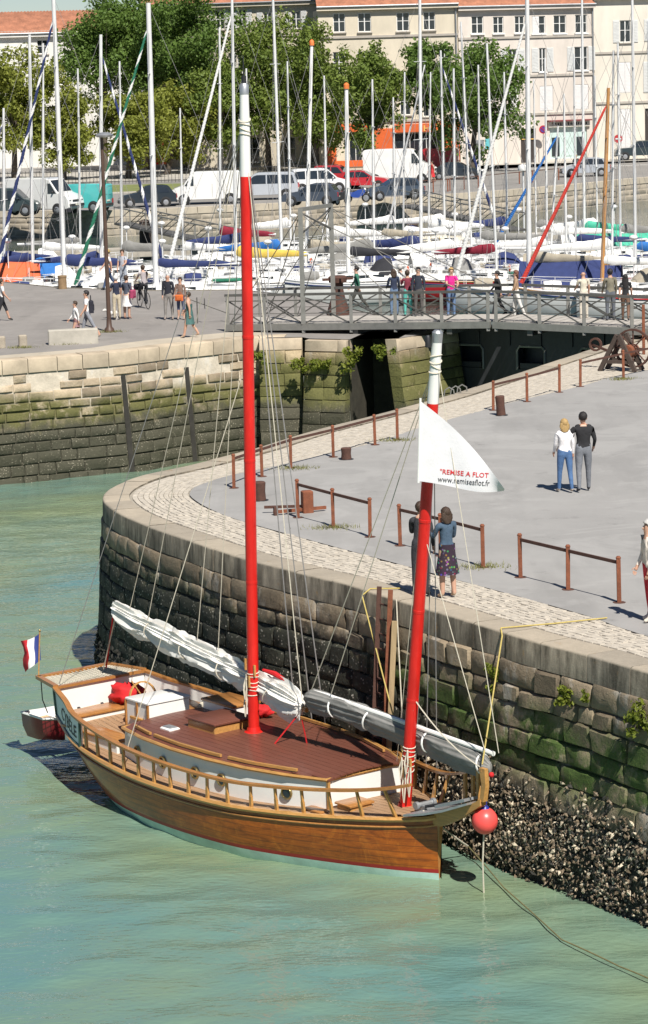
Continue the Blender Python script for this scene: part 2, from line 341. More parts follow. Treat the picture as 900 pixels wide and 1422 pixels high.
# oysters and mussels crusted over the foot of the wall
def shells(path, a, b, z0, z1, count, parent, name, ms, k=1., bat=BAT, dens=None):
    V = []; Fc = []; mi = []
    for _ in range(count):
        s = random.uniform(a, b); zz = random.triangular(z1, z0, z1+.3*(z0-z1)); 
        if dens and random.random() > dens(s, zz): continue
        x, y = path.at(s, .03+bat*(-zz)+random.uniform(-.02, .05)); r = (.018+.055*random.random()**1.6)*k; c = Vector((x, y, zz))
        n = Vector((*np.subtract(path.at(s, 1), path.at(s, 0)), .25)); n = (n+Vector((random.gauss(0, .5), random.gauss(0, .5), random.gauss(0, .5)))).normalized(); u, w = perp(n); t = random.uniform(0, 6.3); u, w = u*math.cos(t)+w*math.sin(t), w*math.cos(t)-u*math.sin(t); b0 = len(V); el = random.uniform(.5, .8)
        V += [c+u*r*1.2, c+w*r*el, c-u*r, c-w*r*el, c+n*r*.55]; Fc += [(b0, b0+1, b0+4), (b0+1, b0+2, b0+4), (b0+2, b0+3, b0+4), (b0+3, b0, b0+4)]; ru = random.random(); cl_ = .5+.5*h1(s*2.1, zz*2.1, 8.8); mm = 0 if ru < .34*cl_+.06 and zz > -4.05 else (2 if ru < .72 and len(ms) > 2 else 1); mi += [mm]*4
    me = bpy.data.meshes.new(name); me.from_pydata(V, [], Fc)
    for mt in ms: me.materials.append(mt)
    me.polygons.foreach_set('material_index', mi); me.update(); return tag(inst(name, me, parent, False), kind='stuff')
s_bow = NQ.near(*V2(640, 862))
shells(NQ, s_lo-1, s_bow+2, -2.2, -4.3, 15000, nq_root, 'oyster_crust', [M_shell, M_weed, M_shell2], 1., BAT, lambda s, zz: max(.1, min(1, .6+1.1*h1(s*.9, zz*1.1, 3.3)))*(1 if s < s_bow+.5 else .5))
shells(NQ, s_bow+1, s_hi+1, -3.0, -4.3, 3500, nq_root, 'weed_crust', [M_weed, M_weed], 1.6)
# paving: bed sheet, asphalt, cobbles
def poly_sheet(name, P, z, m, parent=None):
    me = bpy.data.meshes.new(name); bm = bmesh.new(); vs = [bm.verts.new((p[0], p[1], z)) for p in P]; bm.faces.new(vs); bmesh.ops.triangulate(bm, faces=bm.faces[:]); bmesh.ops.recalc_face_normals(bm, faces=bm.faces)
    if sum(f.normal.z for f in bm.faces) < 0: bmesh.ops.reverse_faces(bm, faces=bm.faces)
    bm.to_mesh(me); bm.free(); me.materials.append(m); return inst(name, me, parent, False)
bed = [NQ.at(q, -.5) for q in np.arange(0, NQ.L, .5)]+[(60, 142), (60, 20)]
tag(poly_sheet('quay_bed', bed, -.03, M_joint), kind='structure')
asph_front_px = [(900, 884), (827, 859), (740, 834), (633, 805), (530, 777), (430, 750), (330, 722), (290, 706), (270, 694), (263, 686), (270, 677), (285, 671), (320, 660), (389, 646), (455, 630), (527, 613), (580, 595), (669, 570), (718, 557), (804, 537), (900, 514)]
AP = Path([(e1[0]+dx*9+1.1, e1[1]+dy*9+.6), (e1[0]+dx*4+1.1, e1[1]+dy*4+.6)]+[V2(*p) for p in asph_front_px]+[(18.5, 93), (28, 108), (40, 131)], .3)
apoly = [AP.at(q) for q in np.arange(0, AP.L, .4)]; pave = tag(poly_sheet('quay_pavement', apoly+[(60, 135), (60, 20)], 0.004, M_asph), kind='structure')
# cobbles laid in rows along the edge
V = []; Fc = []
def cobble(c, t, l, w, z):
    b = len(V); nx_, ny_ = -t[1], t[0]; k = .91; dz = [random.uniform(-.006, .006) for _ in range(4)]; i4 = ((-1, -1), (1, -1), (1, 1), (-1, 1))
    for i, j in i4: V.append((c[0]+t[0]*i*l/2+nx_*j*w/2, c[1]+t[1]*i*l/2+ny_*j*w/2, -.026))
    for n_, (i, j) in enumerate(i4): V.append((c[0]+t[0]*i*l/2*k+nx_*j*w/2*k, c[1]+t[1]*i*l/2*k+ny_*j*w/2*k, z+dz[n_]))
    Fc.extend([(b+4, b+5, b+6, b+7), (b, b+1, b+5, b+4), (b+1, b+2, b+6, b+5), (b+2, b+3, b+7, b+6), (b+3, b, b+4, b+7)])
from bisect import bisect
apn = np.array(apoly)
row = 0; off = .70
qs = np.arange(0, NQ.L, .5); Apts = apn
def inside(x, y):
    # inside asphalt polygon (even-odd)
    P = poly_np; c = ((P[:, 1] > y) != (np.roll(P[:, 1], -1) > y)); X1, Y1, X2, Y2 = P[:, 0], P[:, 1], np.roll(P[:, 0], -1), np.roll(P[:, 1], -1)
    with np.errstate(divide='ignore', invalid='ignore'): xx = (X2-X1)*(y-Y1)/(Y2-Y1)+X1
    return int(np.sum(c & (x < xx))) % 2 == 1
poly_np = np.array(apoly+[(60, 135), (60, 20)]); s_end = NQ.near(*V2(859, 474))+6
while off < 3.9:
    q = s_lo-.6+random.uniform(0, .1); w = random.uniform(.10, .135); big = 1.0
    while q < s_end:
        far = q > sN+2; l = random.uniform(.15, .25)*(1.5 if far else 1); c = NQ.at(q+l/2, -off-w/2*(1.4 if far else 1)); c2 = NQ.at(q+l/2+.05, -off-w/2)
        if not inside(*c):
            t = np.subtract(c2, c); t = t/np.linalg.norm(t); tt = np.subtract(NQ.at(q+l, -off-w/2), NQ.at(q, -off-w/2)); ln = np.linalg.norm(tt)
            if ln > .07: cobble(c, tt/ln, ln-.006, w-.006, random.uniform(-.008, .008))
        q += l
    off += w
me = bpy.data.meshes.new('cobbles'); me.from_pydata(V, [], Fc); me.materials.append(M_cob); me.update()
tag(inst('cobblestones', me), 'pale cobbles paving the strip between coping and asphalt on the curved quay', 'cobblestones', kind='stuff')

# --- left quay across the lock
LP = [(-32, 78), (-20, 88.3), V2(0, 502), V2(75, 496), V2(165, 489), V2(240, 480), V2(300, 474), V2(350, 469)]
LQ = Path(LP+[(-1.0, 99.4)], .4)   # left of travel is inland -> use negative offset for water
lq_root = empty('far_quay_wall', (-5, 97, WZ), 0, 'tan limestone harbour wall with olive weed line and dark vertical slots across the water', 'wall')
LB = .105
def lw(q, o, zz): return (*LQ.at(q, -(o+LB*(-zz))), zz)
MB().loft([[lw(q, -.55, -.02), lw(q, -.1, -.4), lw(q, -.05, -.5), lw(q, -.05, -5)] for q in np.arange(0, LQ.L+.2, .5)], False, False).build('wall_core', M_farback, lq_root, False)
la = LQ.near(-14, 92); slots = [LQ.near(*V2(163, 489)), LQ.near(*V2(250, 479))]
q = la
def blk(fn, a, b, z0, z1, mt, name, root, ins=.02, dep=.25, pr=None, bev=.035):
    pr = random.uniform(.0, .03) if pr is None else pr; j = lambda: random.uniform(-.02, .02)
    f = [fn(a+ins+j(), pr-bev, z0-ins+j()), fn(b-ins+j(), pr-bev, z0-ins+j()), fn(b-ins+j(), pr-bev, z1+ins+j()), fn(a+ins+j(), pr-bev, z1+ins+j())]
    g = [fn(a+ins+bev, pr, z0-ins-bev), fn((a+b)/2, pr+random.uniform(0, .02), z0-ins-bev), fn(b-ins-bev, pr, z0-ins-bev), fn(b-ins-bev, pr, z1+ins+bev), fn((a+b)/2, pr+random.uniform(0, .02), z1+ins+bev), fn(a+ins+bev, pr, z1+ins+bev)]
    h = [fn(a+ins, -dep, z0-ins), fn(b-ins, -dep, z0-ins), fn(b-ins, -dep, z1+ins), fn(a+ins, -dep, z1+ins)]
    MB().add(f+g+h, [(4, 5, 8, 9), (5, 6, 7, 8), (0, 1, 6, 5, 4), (1, 2, 7, 6), (2, 3, 9, 8, 7), (3, 0, 4, 9), (0, 10, 11, 1), (1, 11, 12, 2), (2, 12, 13, 3), (3, 13, 10, 0)]).build(name, mt, root, False, ang=50, fix=True)
while q < LQ.L-.3:
    w = min(random.uniform(.85, 1.25), LQ.L-q); dz = random.uniform(-.01, .01)
    MB().loft([[(*LQ.at(t_, -o), z+dz) for o, z in ((-.7, .02), (.03, .02), (.06, -.02), (.06, -.47), (-.7, -.47))] for t_ in (q+.012, q+w/2, q+w-.012)], True, True).build('coping_stone', M_copfar, lq_root, False, ang=60); q += w
z = -.49; row = 0
while z > -4.3:
    h = (.33, .30, .36, .31, .34, .37, .35, .36, .4, .4, .4)[row]; q = la-random.uniform(0, .5)
    while q < LQ.L-.15:
        w = random.uniform(.5, 1.15)
        for sl_ in slots:
            if z < -.8 and q < sl_ < q+w+.3: w = sl_-q
        w = min(w, LQ.L-q)
        if w > .12 and not (row in (0, 1, 2) and random.random() < (.3, .2, .08)[row]): blk(lw, q, q+w, z, z-h, M_farstone, 'stone', lq_root, .028 if row < 5 else .012)
        q += w
        for sl_ in slots:
            if z < -.8 and abs(q-sl_) < .02: q += .22
    z -= h; row += 1
M_slot = mat('slot_dark', (.03, .027, .022), .9, .4, 5, .3)
for sl_ in slots: MB().loft([[lw(sl_+.012, -.03, z_), lw(sl_+.208, -.03, z_)] for z_ in (-.82, -2.5, -4.4)], False, False).build('wall_slot', M_slot, lq_root, False)
shells(LQ, la, LQ.L, -2.6, -4.3, 0, lq_root, 'barnacles', [M_shell], 1, LB) if False else None
# lock-side piers of the left quay
def pier(pts, root, z0=-.02, mt=M_farstone):
    P2 = Path(pts, .6) if len(pts) > 2 else None
    a, b = Vector((*pts[0], 0)), Vector((*pts[-1], 0)); d = (b-a); Ln = d.length; d.normalize(); n = Vector((d.y, -d.x, 0))
    fn = lambda q, o, zz: tuple(a+d*q+n*(o+.14*(-zz))+Vector((0, 0, zz)))
    z = z0; r = 0
    while z > -4.2:
        h = .42 if r == 0 else random.uniform(.36, .52); q = 0
        while q < Ln-.05:
            w = min(random.uniform(.7, 1.4), Ln-q); w = Ln-q if Ln-q-w < .35 else w; blk(fn, q, q+w, z, z-h, M_copfar if r == 0 else mt, 'coping_stone' if r == 0 else 'stone', root, .008, .5, bev=.02); q += w
        z -= h; r += 1
    MB().loft([[fn(q, -.06, z0-.03), fn(q, -.06, -4.6)] for q in (0.05, Ln/2, Ln-.05)], False, False).build('wall_core', M_farstone, root, False)
pier([(-2.2, 99.0), (-.62, 98.9)], lq_root, mt=M_pier); pier([(-.52, 98.35), (1.0, 97.65)], lq_root, mt=M_pier)
pr2 = empty('lock_wall', (3.4, 97.5, WZ), 0, 'pale stone lock side wall with hanging weeds below the footbridge', 'wall')
M_recess_shade = mat('shaded_recess_stone', (.045, .04, .028), .8, .5, 2.5, .5); pier([(2.75, 97.5), (5.1, 100.5)], pr2, mt=M_pier)  # near-black tone paints the recess shade into its faces, along with algae
for a_, b_ in (((1.05, 97.75), (2.0, 100.7)), ((1.95, 100.6), (3.5, 100.3)), ((3.5, 100.4), (2.7, 97.7))): MB().loft([[(*a_, .0), (*a_, -4.5)], [(*b_, .0), (*b_, -4.5)]], False, False).build('recess_face', M_recess_shade, pr2, False)
lpoly = [LQ.at(q) for q in np.arange(0, LQ.L, .6)]+[(-1.9, 99.35), (-.62, 99.2), (-.35, 98.6), (1.1, 97.9), (1.75, 100.5), (3.45, 100.35), (2.85, 97.8), (4.9, 100.5), (5.2, 102.2), (2.5, 106), (-.9, 116.5), (-3.4, 120.4), (-7.1, 121.3), (-11.75, 124.4), (-15, 129), (-40, 150), (-70, 140), (-60, 60)]
tag(poly_sheet('far_quay_pavement', lpoly, -.004, M_asph2), kind='structure')
band = [LQ.at(q, .62) for q in np.arange(0, LQ.L-.8, .6)]; b2 = [LQ.at(q, 2.1+.3*math.sin(q*.4)) for q in np.arange(0, LQ.L-.8, .6)]
tag(poly_sheet('stone_paving', band+b2[::-1], .003, M_flag), kind='structure')
edge2 = [(4.7, 100.6), (5.2, 102.3), (2.5, 106.1), (-.9, 116.6), (-3.4, 120.5), (-7.1, 121.4), (-11.75, 124.5), (-15, 129.1), (-40, 150.1)]
tag(MB().loft([[(x, y, .03), (x, y, -3)] for x, y in edge2], False, False).build('basin_edge_wall', M_farback), 'low back wall of the left quay facing the yacht basin', 'wall')
# --- town quay beyond the basin
TQ = Path([(-95, 214), (-50, 200), (-22, 192.5), (-14, 189.5), (-2, 193), (11, 199.5), (22, 211), (27, 217), (60, 247), (95, 280)], 1.)
tw = empty('basin_wall', (0, 194, BZ), 0, 'long weathered stone wall along the far side of the yacht basin', 'wall')
M_bwall = mat('basin_wall_stone', (.37, .32, .25), .9, .35, 1.3, .6, bsc=6, world=True); M_bcop = mat('basin_coping', (.46, .40, .31), .9, .25, .8, .3, world=True, rnd=.1)
MB().loft([[(*TQ.at(q, .0), -.03), (*TQ.at(q, -.12), -.4), (*TQ.at(q, -.12), -2.6)] for q in np.arange(0, TQ.L, 1.)], False, False).build('wall_core', M_bwall, tw, False)
t0, t1 = TQ.near(-26, 193.5), TQ.near(31, 221); q = t0
while q < t1:
    w = random.uniform(1.5, 2.3); MB().loft([[(*TQ.at(t_, o), z) for o, z in ((.7, .02), (-.17, .02), (-.18, -.42), (.7, -.42))] for t_ in (q+.02, q+w-.02)], True, True).build('coping_stone', M_bcop, tw, False); q += w
z = -.43; nb = 0
for h in (.42, .42, .45):
    q = t0
    while q < t1 and nb < 240:
        w = random.uniform(.7, 1.5); blk(lambda s_, o, zz: (*TQ.at(s_, -.13-o), zz), q, q+w, z, z-h, M_bwall, 'stone', tw, .03, .1); q += w; nb += 1
    z -= h
tpoly = [TQ.at(q, .6) for q in np.arange(0, TQ.L, 1.)]
tag(poly_sheet('street', tpoly+[(900, 900), (900, 4500), (-900, 4500), (-900, 500), (-300, 260)], 0., M_road), kind='structure')
M_side = asphalt('pale_pavement', (.42, .39, .34)); M_grass = mat('lawn', (.17, .19, .06), .95, .35, .8, .5, bsc=12, world=True)
# ------------------------------------------------------------------ the schooner at the quay
BO = Vector((-4.333, 54.026, WZ)); BD = Vector((.61034, -.79214)); BRZ = math.atan2(BD.y, BD.x)
boat = empty('schooner', BO, BRZ, 'varnished wooden two masted sailing boat with red masts moored at the curved quay', 'sailboat')
def BWd(s, n, z): return Vector((BO.x+BD.x*s+.79214*-n, BO.y+BD.y*s-.61034*n, WZ+z))   # n>0 = side nearer the camera
def hullwood(name):
    N = NT(name); co = N.coord(False, (.8, 1, 4)); f = N.noise(co, 1.6, 6, .7, 1.2); g = N.noise(N.coord(False, (1.6, 1, 1.0), (0, .7, 0)), 1.7, 6, .7, 2.2); w = N.noise(N.coord(False, (.5, 1, 14)), 3, 5, .6)
    c = N.mix(N.ramp(f, .3, .72), (.15, .032, .003), (.46, .115, .009)); c = N.mix(N.math('MULTIPLY', N.ramp(g, .5, .72), .4), c, (.62, .21, .022)); c = N.mix(N.math('MULTIPLY', N.ramp(w, .52, .7), .5), c, (.10, .026, .006))
    wv = N.new('TexWave'); wv.bands_direction = 'Z'; wv.inputs['Scale'].default_value = 2.6; wv.inputs['Distortion'].default_value = .15; N.l(N.coord(), wv.inputs['Vector'])
    seam = N.ramp(wv.outputs['Fac'], .0, .06, (1, 1, 1), (0, 0, 0)); c = N.mix(N.math('MULTIPLY', seam, .55), c, (.05, .018, .006))
    N.base(c); N.b.inputs['Roughness'].default_value = .3; N.b.inputs['Coat Weight'].default_value = .35; N.b.inputs['Coat Roughness'].default_value = .08; N.bump(w, .06, .004); MATS[name] = N.mat; return N.mat
M_hull = hullwood('varnished_planking')
M_wood = woodmat('varnished_trim', (.36, .16, .045)); M_wood2 = woodmat('golden_wood', (.48, .25, .075)); M_deck = woodmat('teak_deck', (.33, .20, .11), .6, (1, 16, 1), 0)
M_cabtop = woodmat('oxblood_deck', (.155, .055, .035), .42, (1, 12, 1), .15, .25); M_white = mat('white_paint', (.78, .77, .73), .4, .05, 2.); M_bluew = mat('off_white_paint', (.72, .76, .76), .4, .05)
M_grn = mat('dark_green_paint', (.03, .07, .055), .4, .15); 
def mastpaint():
    N = NT('red_mast_paint'); co = N.coord(False, (1, 1, .25)); a = N.noise(co, 5, 5, .7); b = N.noise(N.coord(False, (1, 1, .05)), 9, 4, .6); ch = N.noise(N.coord(), 7, 6, .8)
    c = N.mix(N.ramp(a, .3, .7), (.50, .010, .008), (.70, .022, .014)); c = N.mix(N.math('MULTIPLY', N.ramp(b, .52, .75), .5), c, (.36, .02, .014)); c = N.mix(N.math('MULTIPLY', N.ramp(ch, .69, .72), .8), c, (.62, .30, .22)); N.base(c)
    N.l(N.ramp(a, .2, .8, (.22, .22, .22), (.5, .5, .5)), N.b.inputs['Roughness']); N.bump(a, .12, .006); MATS['red_mast_paint'] = N.mat; return N.mat
M_red = mastpaint(); M_redst = mat('red_boot_stripe', (.30, .02, .018), .4, .15); M_pgreen = mat('pale_green_antifouling', (.42, .60, .52), .5, .2, 4)
M_steel = mat('galvanised_steel', (.45, .46, .47), .45, .2, 6, metal=.7); M_rope = mat('pale_rope', (.55, .50, .40), .9, .2, 30); M_wire = mat('grey_wire', (.28, .27, .26), .6, .2, 20); M_dark = mat('black_metal', (.02, .02, .022), .5, .2); M_redc = mat('red_cloth', (.55, .012, .015), .8, .2, 6, .4)
M_brass = mat('brass', (.45, .33, .14), .3, .2, 6, metal=.9); M_glass = glassmat('dark_glass'); M_blackrope = mat('black_rope', (.03, .03, .035), .9, .2, 20)
M_sail = mat('furled_white_sail', (.74, .72, .67), .85, .12, 5, .5, bsc=9, stretch=(.4, 1, 1)); M_grey = mat('grey_sail_cover', (.22, .215, .20), .85, .25, 3.5, .7, bsc=6, stretch=(.6, 1, 1)); M_yrope = mat('yellow_rope', (.46, .36, .11), .85, .2, 20)
ST = np.array([(-.5, 1.05, 1.28, .95, .8), (-.1, 1.2, 1.22, .75, .8), (.8, 1.52, 1.08, .25, .8), (1.8, 1.72, 1.0, -.3, .6), (3.2, 1.88, .94, -.6, .42), (4.7, 1.92, .93, -.7, .36), (6.3, 1.79, .94, -.7, .42), (7.3, 1.52, .97, -.7, .55), (8.2, 1.19, 1.01, -.7, .8), (9.0, .83, 1.06, -.7, 1.1), (9.6, .48, 1.1, -.7, 1.35), (10.0, .17, 1.14, -.6, 1.5), (10.13, .05, 1.17, -.5, 1.5)])
def crv(x, col):
    i = int(np.clip(np.searchsorted(ST[:, 0], x)-1, 0, len(ST)-2)); g = lambda k: ST[np.clip(k, 0, len(ST)-1), col]; xs_ = ST[:, 0]
    m0 = (g(i+1)-g(i-1))/(xs_[min(i+1, len(xs_)-1)]-xs_[max(i-1, 0)]); m1 = (g(i+2)-g(i))/(xs_[min(i+2, len(xs_)-1)]-xs_[i]); hh = xs_[i+1]-xs_[i]; t = (x-xs_[i])/hh
    return float((2*t**3-3*t*t+1)*g(i)+(t**3-2*t*t+t)*hh*m0+(-2*t**3+3*t*t)*g(i+1)+(t**3-t*t)*hh*m1)
bd = lambda s: max(.03, crv(s, 1)); zd = lambda s: crv(s, 2); zb = lambda s: crv(s, 3); pp = lambda s: crv(s, 4)
def hy(s, z): u = min(1, max(0, (zd(s)-z)/(zd(s)-zb(s)))); return bd(s)*(1-u*u)**(pp(s)/2)
SS = list(np.arange(-.5, 10.0, .25))+[10.0, 10.13]
lev = lambda s: [zd(s), zd(s)-.12, .66, .5, .36, .20, .13, -.06, -.2, -.4, -1]
rings = []
for s in SS:
    lv = [max(min(z, zd(s)), zb(s)+1e-3) for z in lev(s)]; lv[-1] = zb(s)
    side = [(s, -hy(s, z), z) for z in lv]; rings.append(side+[(x, -y, z) for x, y, z in side[::-1]])
nl = 11
def rm(i, k):
    kk = k if k < nl else 2*nl-2-k
    return 2 if kk >= 6 else (1 if kk == 5 else 0)
m = MB().loft(rings, False, False, 0, rm); b0 = len(m.v); m.add(rings[0], [tuple(range(len(rings[0])))], 0)
hull = m.build('hull', [M_hull, M_redst, M_pgreen], boat, fix=True, ang=55)
# stem timber, rubbing strakes, sub parts of the hull
MB().loft([[(s-.06, -.06, z), (s+.06, -.035, z), (s+.06, .035, z), (s-.06, .06, z)] for s, z in ((10.0, -.5), (10.02, .1), (10.07, .6), (10.16, 1.2))], True, True).build('stem', M_wood, hull)
for sg in (-1, 1):
    MB().tube([(s, sg*(hy(s, zd(s)-.02)+.025), zd(s)-.02) for s in SS], .05, 6).build('rubbing_strake', M_wood2, hull)
    MB().tube([(s, sg*(hy(s, zd(s)-.16)+.012), zd(s)-.16) for s in SS], .022, 5).build('rubbing_strake', M_wood, hull)
# planked deck: each plank its own strip
def dk(s, y): return zd(s)+.005+.05*(1-(y/bd(s))**2)
w = .13; y = -1.95
while y < 1.95:
    ss = [s for s in SS if bd(s)-.02 > min(abs(y), abs(y+w)) and s < 9.95]
    if len(ss) > 2:
        pl = MB()
        pl.loft([[(s, max(-bd(s)+.02, min(bd(s)-.02, y+.004)), dk(s, y)), (s, max(-bd(s)+.02, min(bd(s)-.02, y+w-.004)), dk(s, y+w))] for s in ss], False, False); pl.build('deck_plank', M_deck, hull)
    y += w
# cabin trunk
CO = [(2.3, 1.32), (3.2, 1.5), (4.3, 1.58), (5.4, 1.54), (6.4, 1.41), (7.3, 1.17), (8.1, .86)]
cs = np.array(CO); ch = lambda s: float(np.interp(s, cs[:, 0], cs[:, 1])); CZ = 1.56
cl = [(s, -h) for s, h in CO]; loop = cl+[(s, -y) for s, y in cl[::-1]]
cabin = MB().loft([[(s, y, .75) for s, y in loop], [(s, y*.985, CZ) for s, y in loop]], True, False).build('cabin_trunk', M_white, boat)
def ctz(s, y): return CZ+.02+.07*(1-(y/ch(s))**2)
w = .15; y = -1.66; xs2 = np.linspace(2.26, 8.16, 15)
ss2 = list(xs2)
while y < 1.66:
    q_ = [s for s in ss2 if ch(s)+.04 > min(abs(y), abs(y+w))]
    if len(q_) > 1:
        cl_ = lambda s, v: max(-ch(s)-.03, min(ch(s)+.03, v))
        MB().loft([[(s, cl_(s, y+.004), ctz(s, cl_(s, y))), (s, cl_(s, y+w-.004), ctz(s, cl_(s, y+w))), (s, cl_(s, y+w-.004), ctz(s, cl_(s, y+w))-.03), (s, cl_(s, y+.004), ctz(s, cl_(s, y))-.03)] for s in q_], True, True).build('roof_plank', M_cabtop, cabin)
    y += w
edge = [(s, -h-.03) for s, h in CO]; eloop = edge+[(s, -y) for s, y in edge[::-1]]+[edge[0]]
MB().tube([(s, y, CZ+.005) for s, y in eloop], .035, 6).build('cabin_trim', M_wood2, cabin)
for sg in (-1, 1):
    for a, b in ((2.6, 3.3), (3.45, 5.6), (5.8, 7.4)):
        pts = [(s, sg*(ch(s)-.13), ctz(s, ch(s)-.13)+.045) for s in np.linspace(a, b, 8)]
        mm = MB()
        for i in range(7): mm.beam(pts[i], pts[i+1], .05, .05)
        mm.build('grab_rail', M_wood2, cabin)
    mm = MB().beam((8.12, sg*.86, .8), (8.12, sg*.86, CZ), .05, .05); mm.build('corner_post', M_wood2, cabin)
# portholes
for sg, lst in ((-1, (2.95, 3.95, 5.0, 5.75, 7.3)), (1, (3.4, 5.0, 6.4))):
    for s in lst:
        a = Vector((s, sg*ch(s), 0)); t = Vector((.2, sg*(ch(s+.1)-ch(s-.1)), 0)).normalized(); nn = Vector((-t.y, t.x, 0))*(1 if sg > 0 else -1); 
        if nn.y*sg < 0: nn = -nn
        c = a+Vector((0, 0, 1.23))-nn*.005; pu, pw = perp(nn)
        p = MB().loft([[c+nn*z_+(pu*math.cos(k*math.pi/8)+pw*math.sin(k*math.pi/8))*r_ for k in range(16)] for r_, z_ in ((.12, 0), (.122, .03), (.11, .045), (.092, .04), (.088, .012))], True, False).build('porthole', M_brass, cabin)
        MB().lathe([(.001, .008), (.09, .008), (.09, .014), (.001, .014)], c, 14, 0, nn).build('pane', M_glass, p)
# hatch, skylight, far coaming box
def boxpart(name, s0, s1, y0, y1, z0, z1, ms, par, topm=None, lip=.03, b=.02):
    o = MB().bbox(((s0+s1)/2, (y0+y1)/2, (z0+z1)/2), (s1-s0, y1-y0, z1-z0), 0, b).build(name, ms, par)
    if topm: MB().bbox(((s0+s1)/2, (y0+y1)/2, z1+.022), (s1-s0+lip*2, y1-y0+lip*2, .04), 0, .012).build('lid', topm, o)
    return o
boxpart('hatch', 3.35, 4.25, -.55, .35, 1.58, 1.8, M_wood2, cabin, M_cabtop)
boxpart('companion_slide', 2.3, 3.3, .55, 1.2, 1.53, 1.8, M_white, cabin, M_wood)
o = boxpart('skylight', 3.05, 3.4, -1.0, -.75, 1.6, 1.66, M_white, cabin, None, 0); MB().bbox((3.225, -.875, 1.67), (.27, .17, .02), 0, .01).build('pane', M_steel, o)
boxpart('deck_box', 8.2, 8.6, -.75, -.25, .95, 1.13, M_wood2, boat, M_wood); boxpart('deck_box', 7.75, 8.25, -1.16, -.93, .93, 1.06, M_wood, boat)
# cockpit
boxpart('helm_box', 1.25, 2.0, -.55, .45, .7, 1.82, M_white, boat, M_white, .02)
for y_ in (-.47,):
    MB().bbox((1.65, y_-.11, 1.5), (.45, .05, .05), 0, .01).build('grab_bar', M_wood2, boat)
for s_ in (1.24, 1.64, 2.01): MB().beam((s_, -.56, .72), (s_, -.56, 1.82), .04, .04).build('corner_post', M_wood, boat)
boxpart('bench', .2, 2.1, -1.36, -.95, .95, 1.22, M_white, boat, M_wood); boxpart('bench', .2, 2.15, .92, 1.36, .98, 1.35, M_white, boat, M_wood)
boxpart('bench', -.35, .15, -1.0, .95, 1.05, 1.32, M_white, boat, M_wood); boxpart('locker', .4, .9, .35, .9, .95, 1.5, M_white, boat, M_white)
wh = MB(); c = Vector((.95, .05, 1.7)); wh.lathe([(.30, -.02), (.33, -.02), (.33, .02), (.30, .02), (.30, -.02)], c, 20, 0, (1, 0, .2))
u, w_ = perp((1, 0, .2))
for k in range(6):
    a = k*math.pi/3; wh.tube([c, c+(u*math.cos(a)+w_*math.sin(a))*.42], .015, 5)
wh.build('steering_wheel', M_wood2, boat)
boxpart('instrument_console', 1.0, 1.3, -.15, .25, .9, 1.5, M_dark, boat, M_white)
# stern bulwark panels
RL = [(-.5, 1.1, 1.84), (.2, 1.3, 1.72), (.9, 1.56, 1.61), (2, 1.76, 1.5), (3.2, 1.88, 1.42), (4.7, 1.92, 1.38), (6.3, 1.79, 1.38), (7.3, 1.53, 1.42), (8.2, 1.23, 1.48), (9.0, .93, 1.57), (9.6, .72, 1.68), (10.05, .56, 1.8)]
rl = np.array(RL)
def rp(s): i_ = [float(np.interp(s, rl[:, 0], rl[:, k])) for k in (1, 2)]; return i_
def smooth3(P, st=.15): return [tuple(v) for v in catmull(P, st)]
for sg in (-1, 1):
    mm = MB(); rg = []
    for s in np.linspace(-.48, 1.25, 9):
        y1, z1 = rp(s); y0, z0 = bd(s)+.01, zd(s)+.02; rg.append([(s, sg*(y0+.02), z0), (s, sg*(y1+.02), z1-.03), (s, sg*(y1-.03), z1-.03), (s, sg*(y0-.03), z0)])
    pan = mm.loft(rg, True, True).build('name_panel' if sg < 0 else 'bulwark_panel', M_bluew if sg < 0 else M_white, boat, ang=60)
    fr = MB(); P0 = [Vector(r[0])+Vector((0, sg*.012, 0)) for r in rg]; P1 = [Vector(r[1])+Vector((0, sg*.012, 0)) for r in rg]
    fr.tube(P0, .018, 5); fr.tube([P0[0], P1[0]], .03, 5); fr.tube([P0[-1], P1[-1]], .03, 5); fr.tube(P1, .012, 5); fr.build('panel_frame', M_grn, pan)
    path = smooth3([(s, sg*y, z) for s, y, z in RL]+([(10.6, .38, 1.98), (11.1, .15, 2.14), (11.35, .0, 2.2)] if sg > 0 else []))
    mm = MB()
    for i in range(len(path)-1): mm.beam(path[i], path[i+1], .11, .045)
    rail = mm.build('top_rail', M_wood, boat)
    s = 1.45
    while s < (9.75 if sg < 0 else 9.9):
        y1, z1 = rp(s); y0, z0 = bd(s)-.02, zd(s); 
        if s > 9.4: y0 = max(y0, .3)
        a, b = Vector((s, sg*y0, z0)), Vector((s, sg*y1, z1-.02)); mm = MB(); mm.beam(a, a.lerp(b, .5), .045, .065, 0, (1, 0, 0)); mm.beam(a.lerp(b, .5), b, .045, .045, 0, (1, 0, 0)); mm.build('rail_post', M_wood2, boat); s += .54
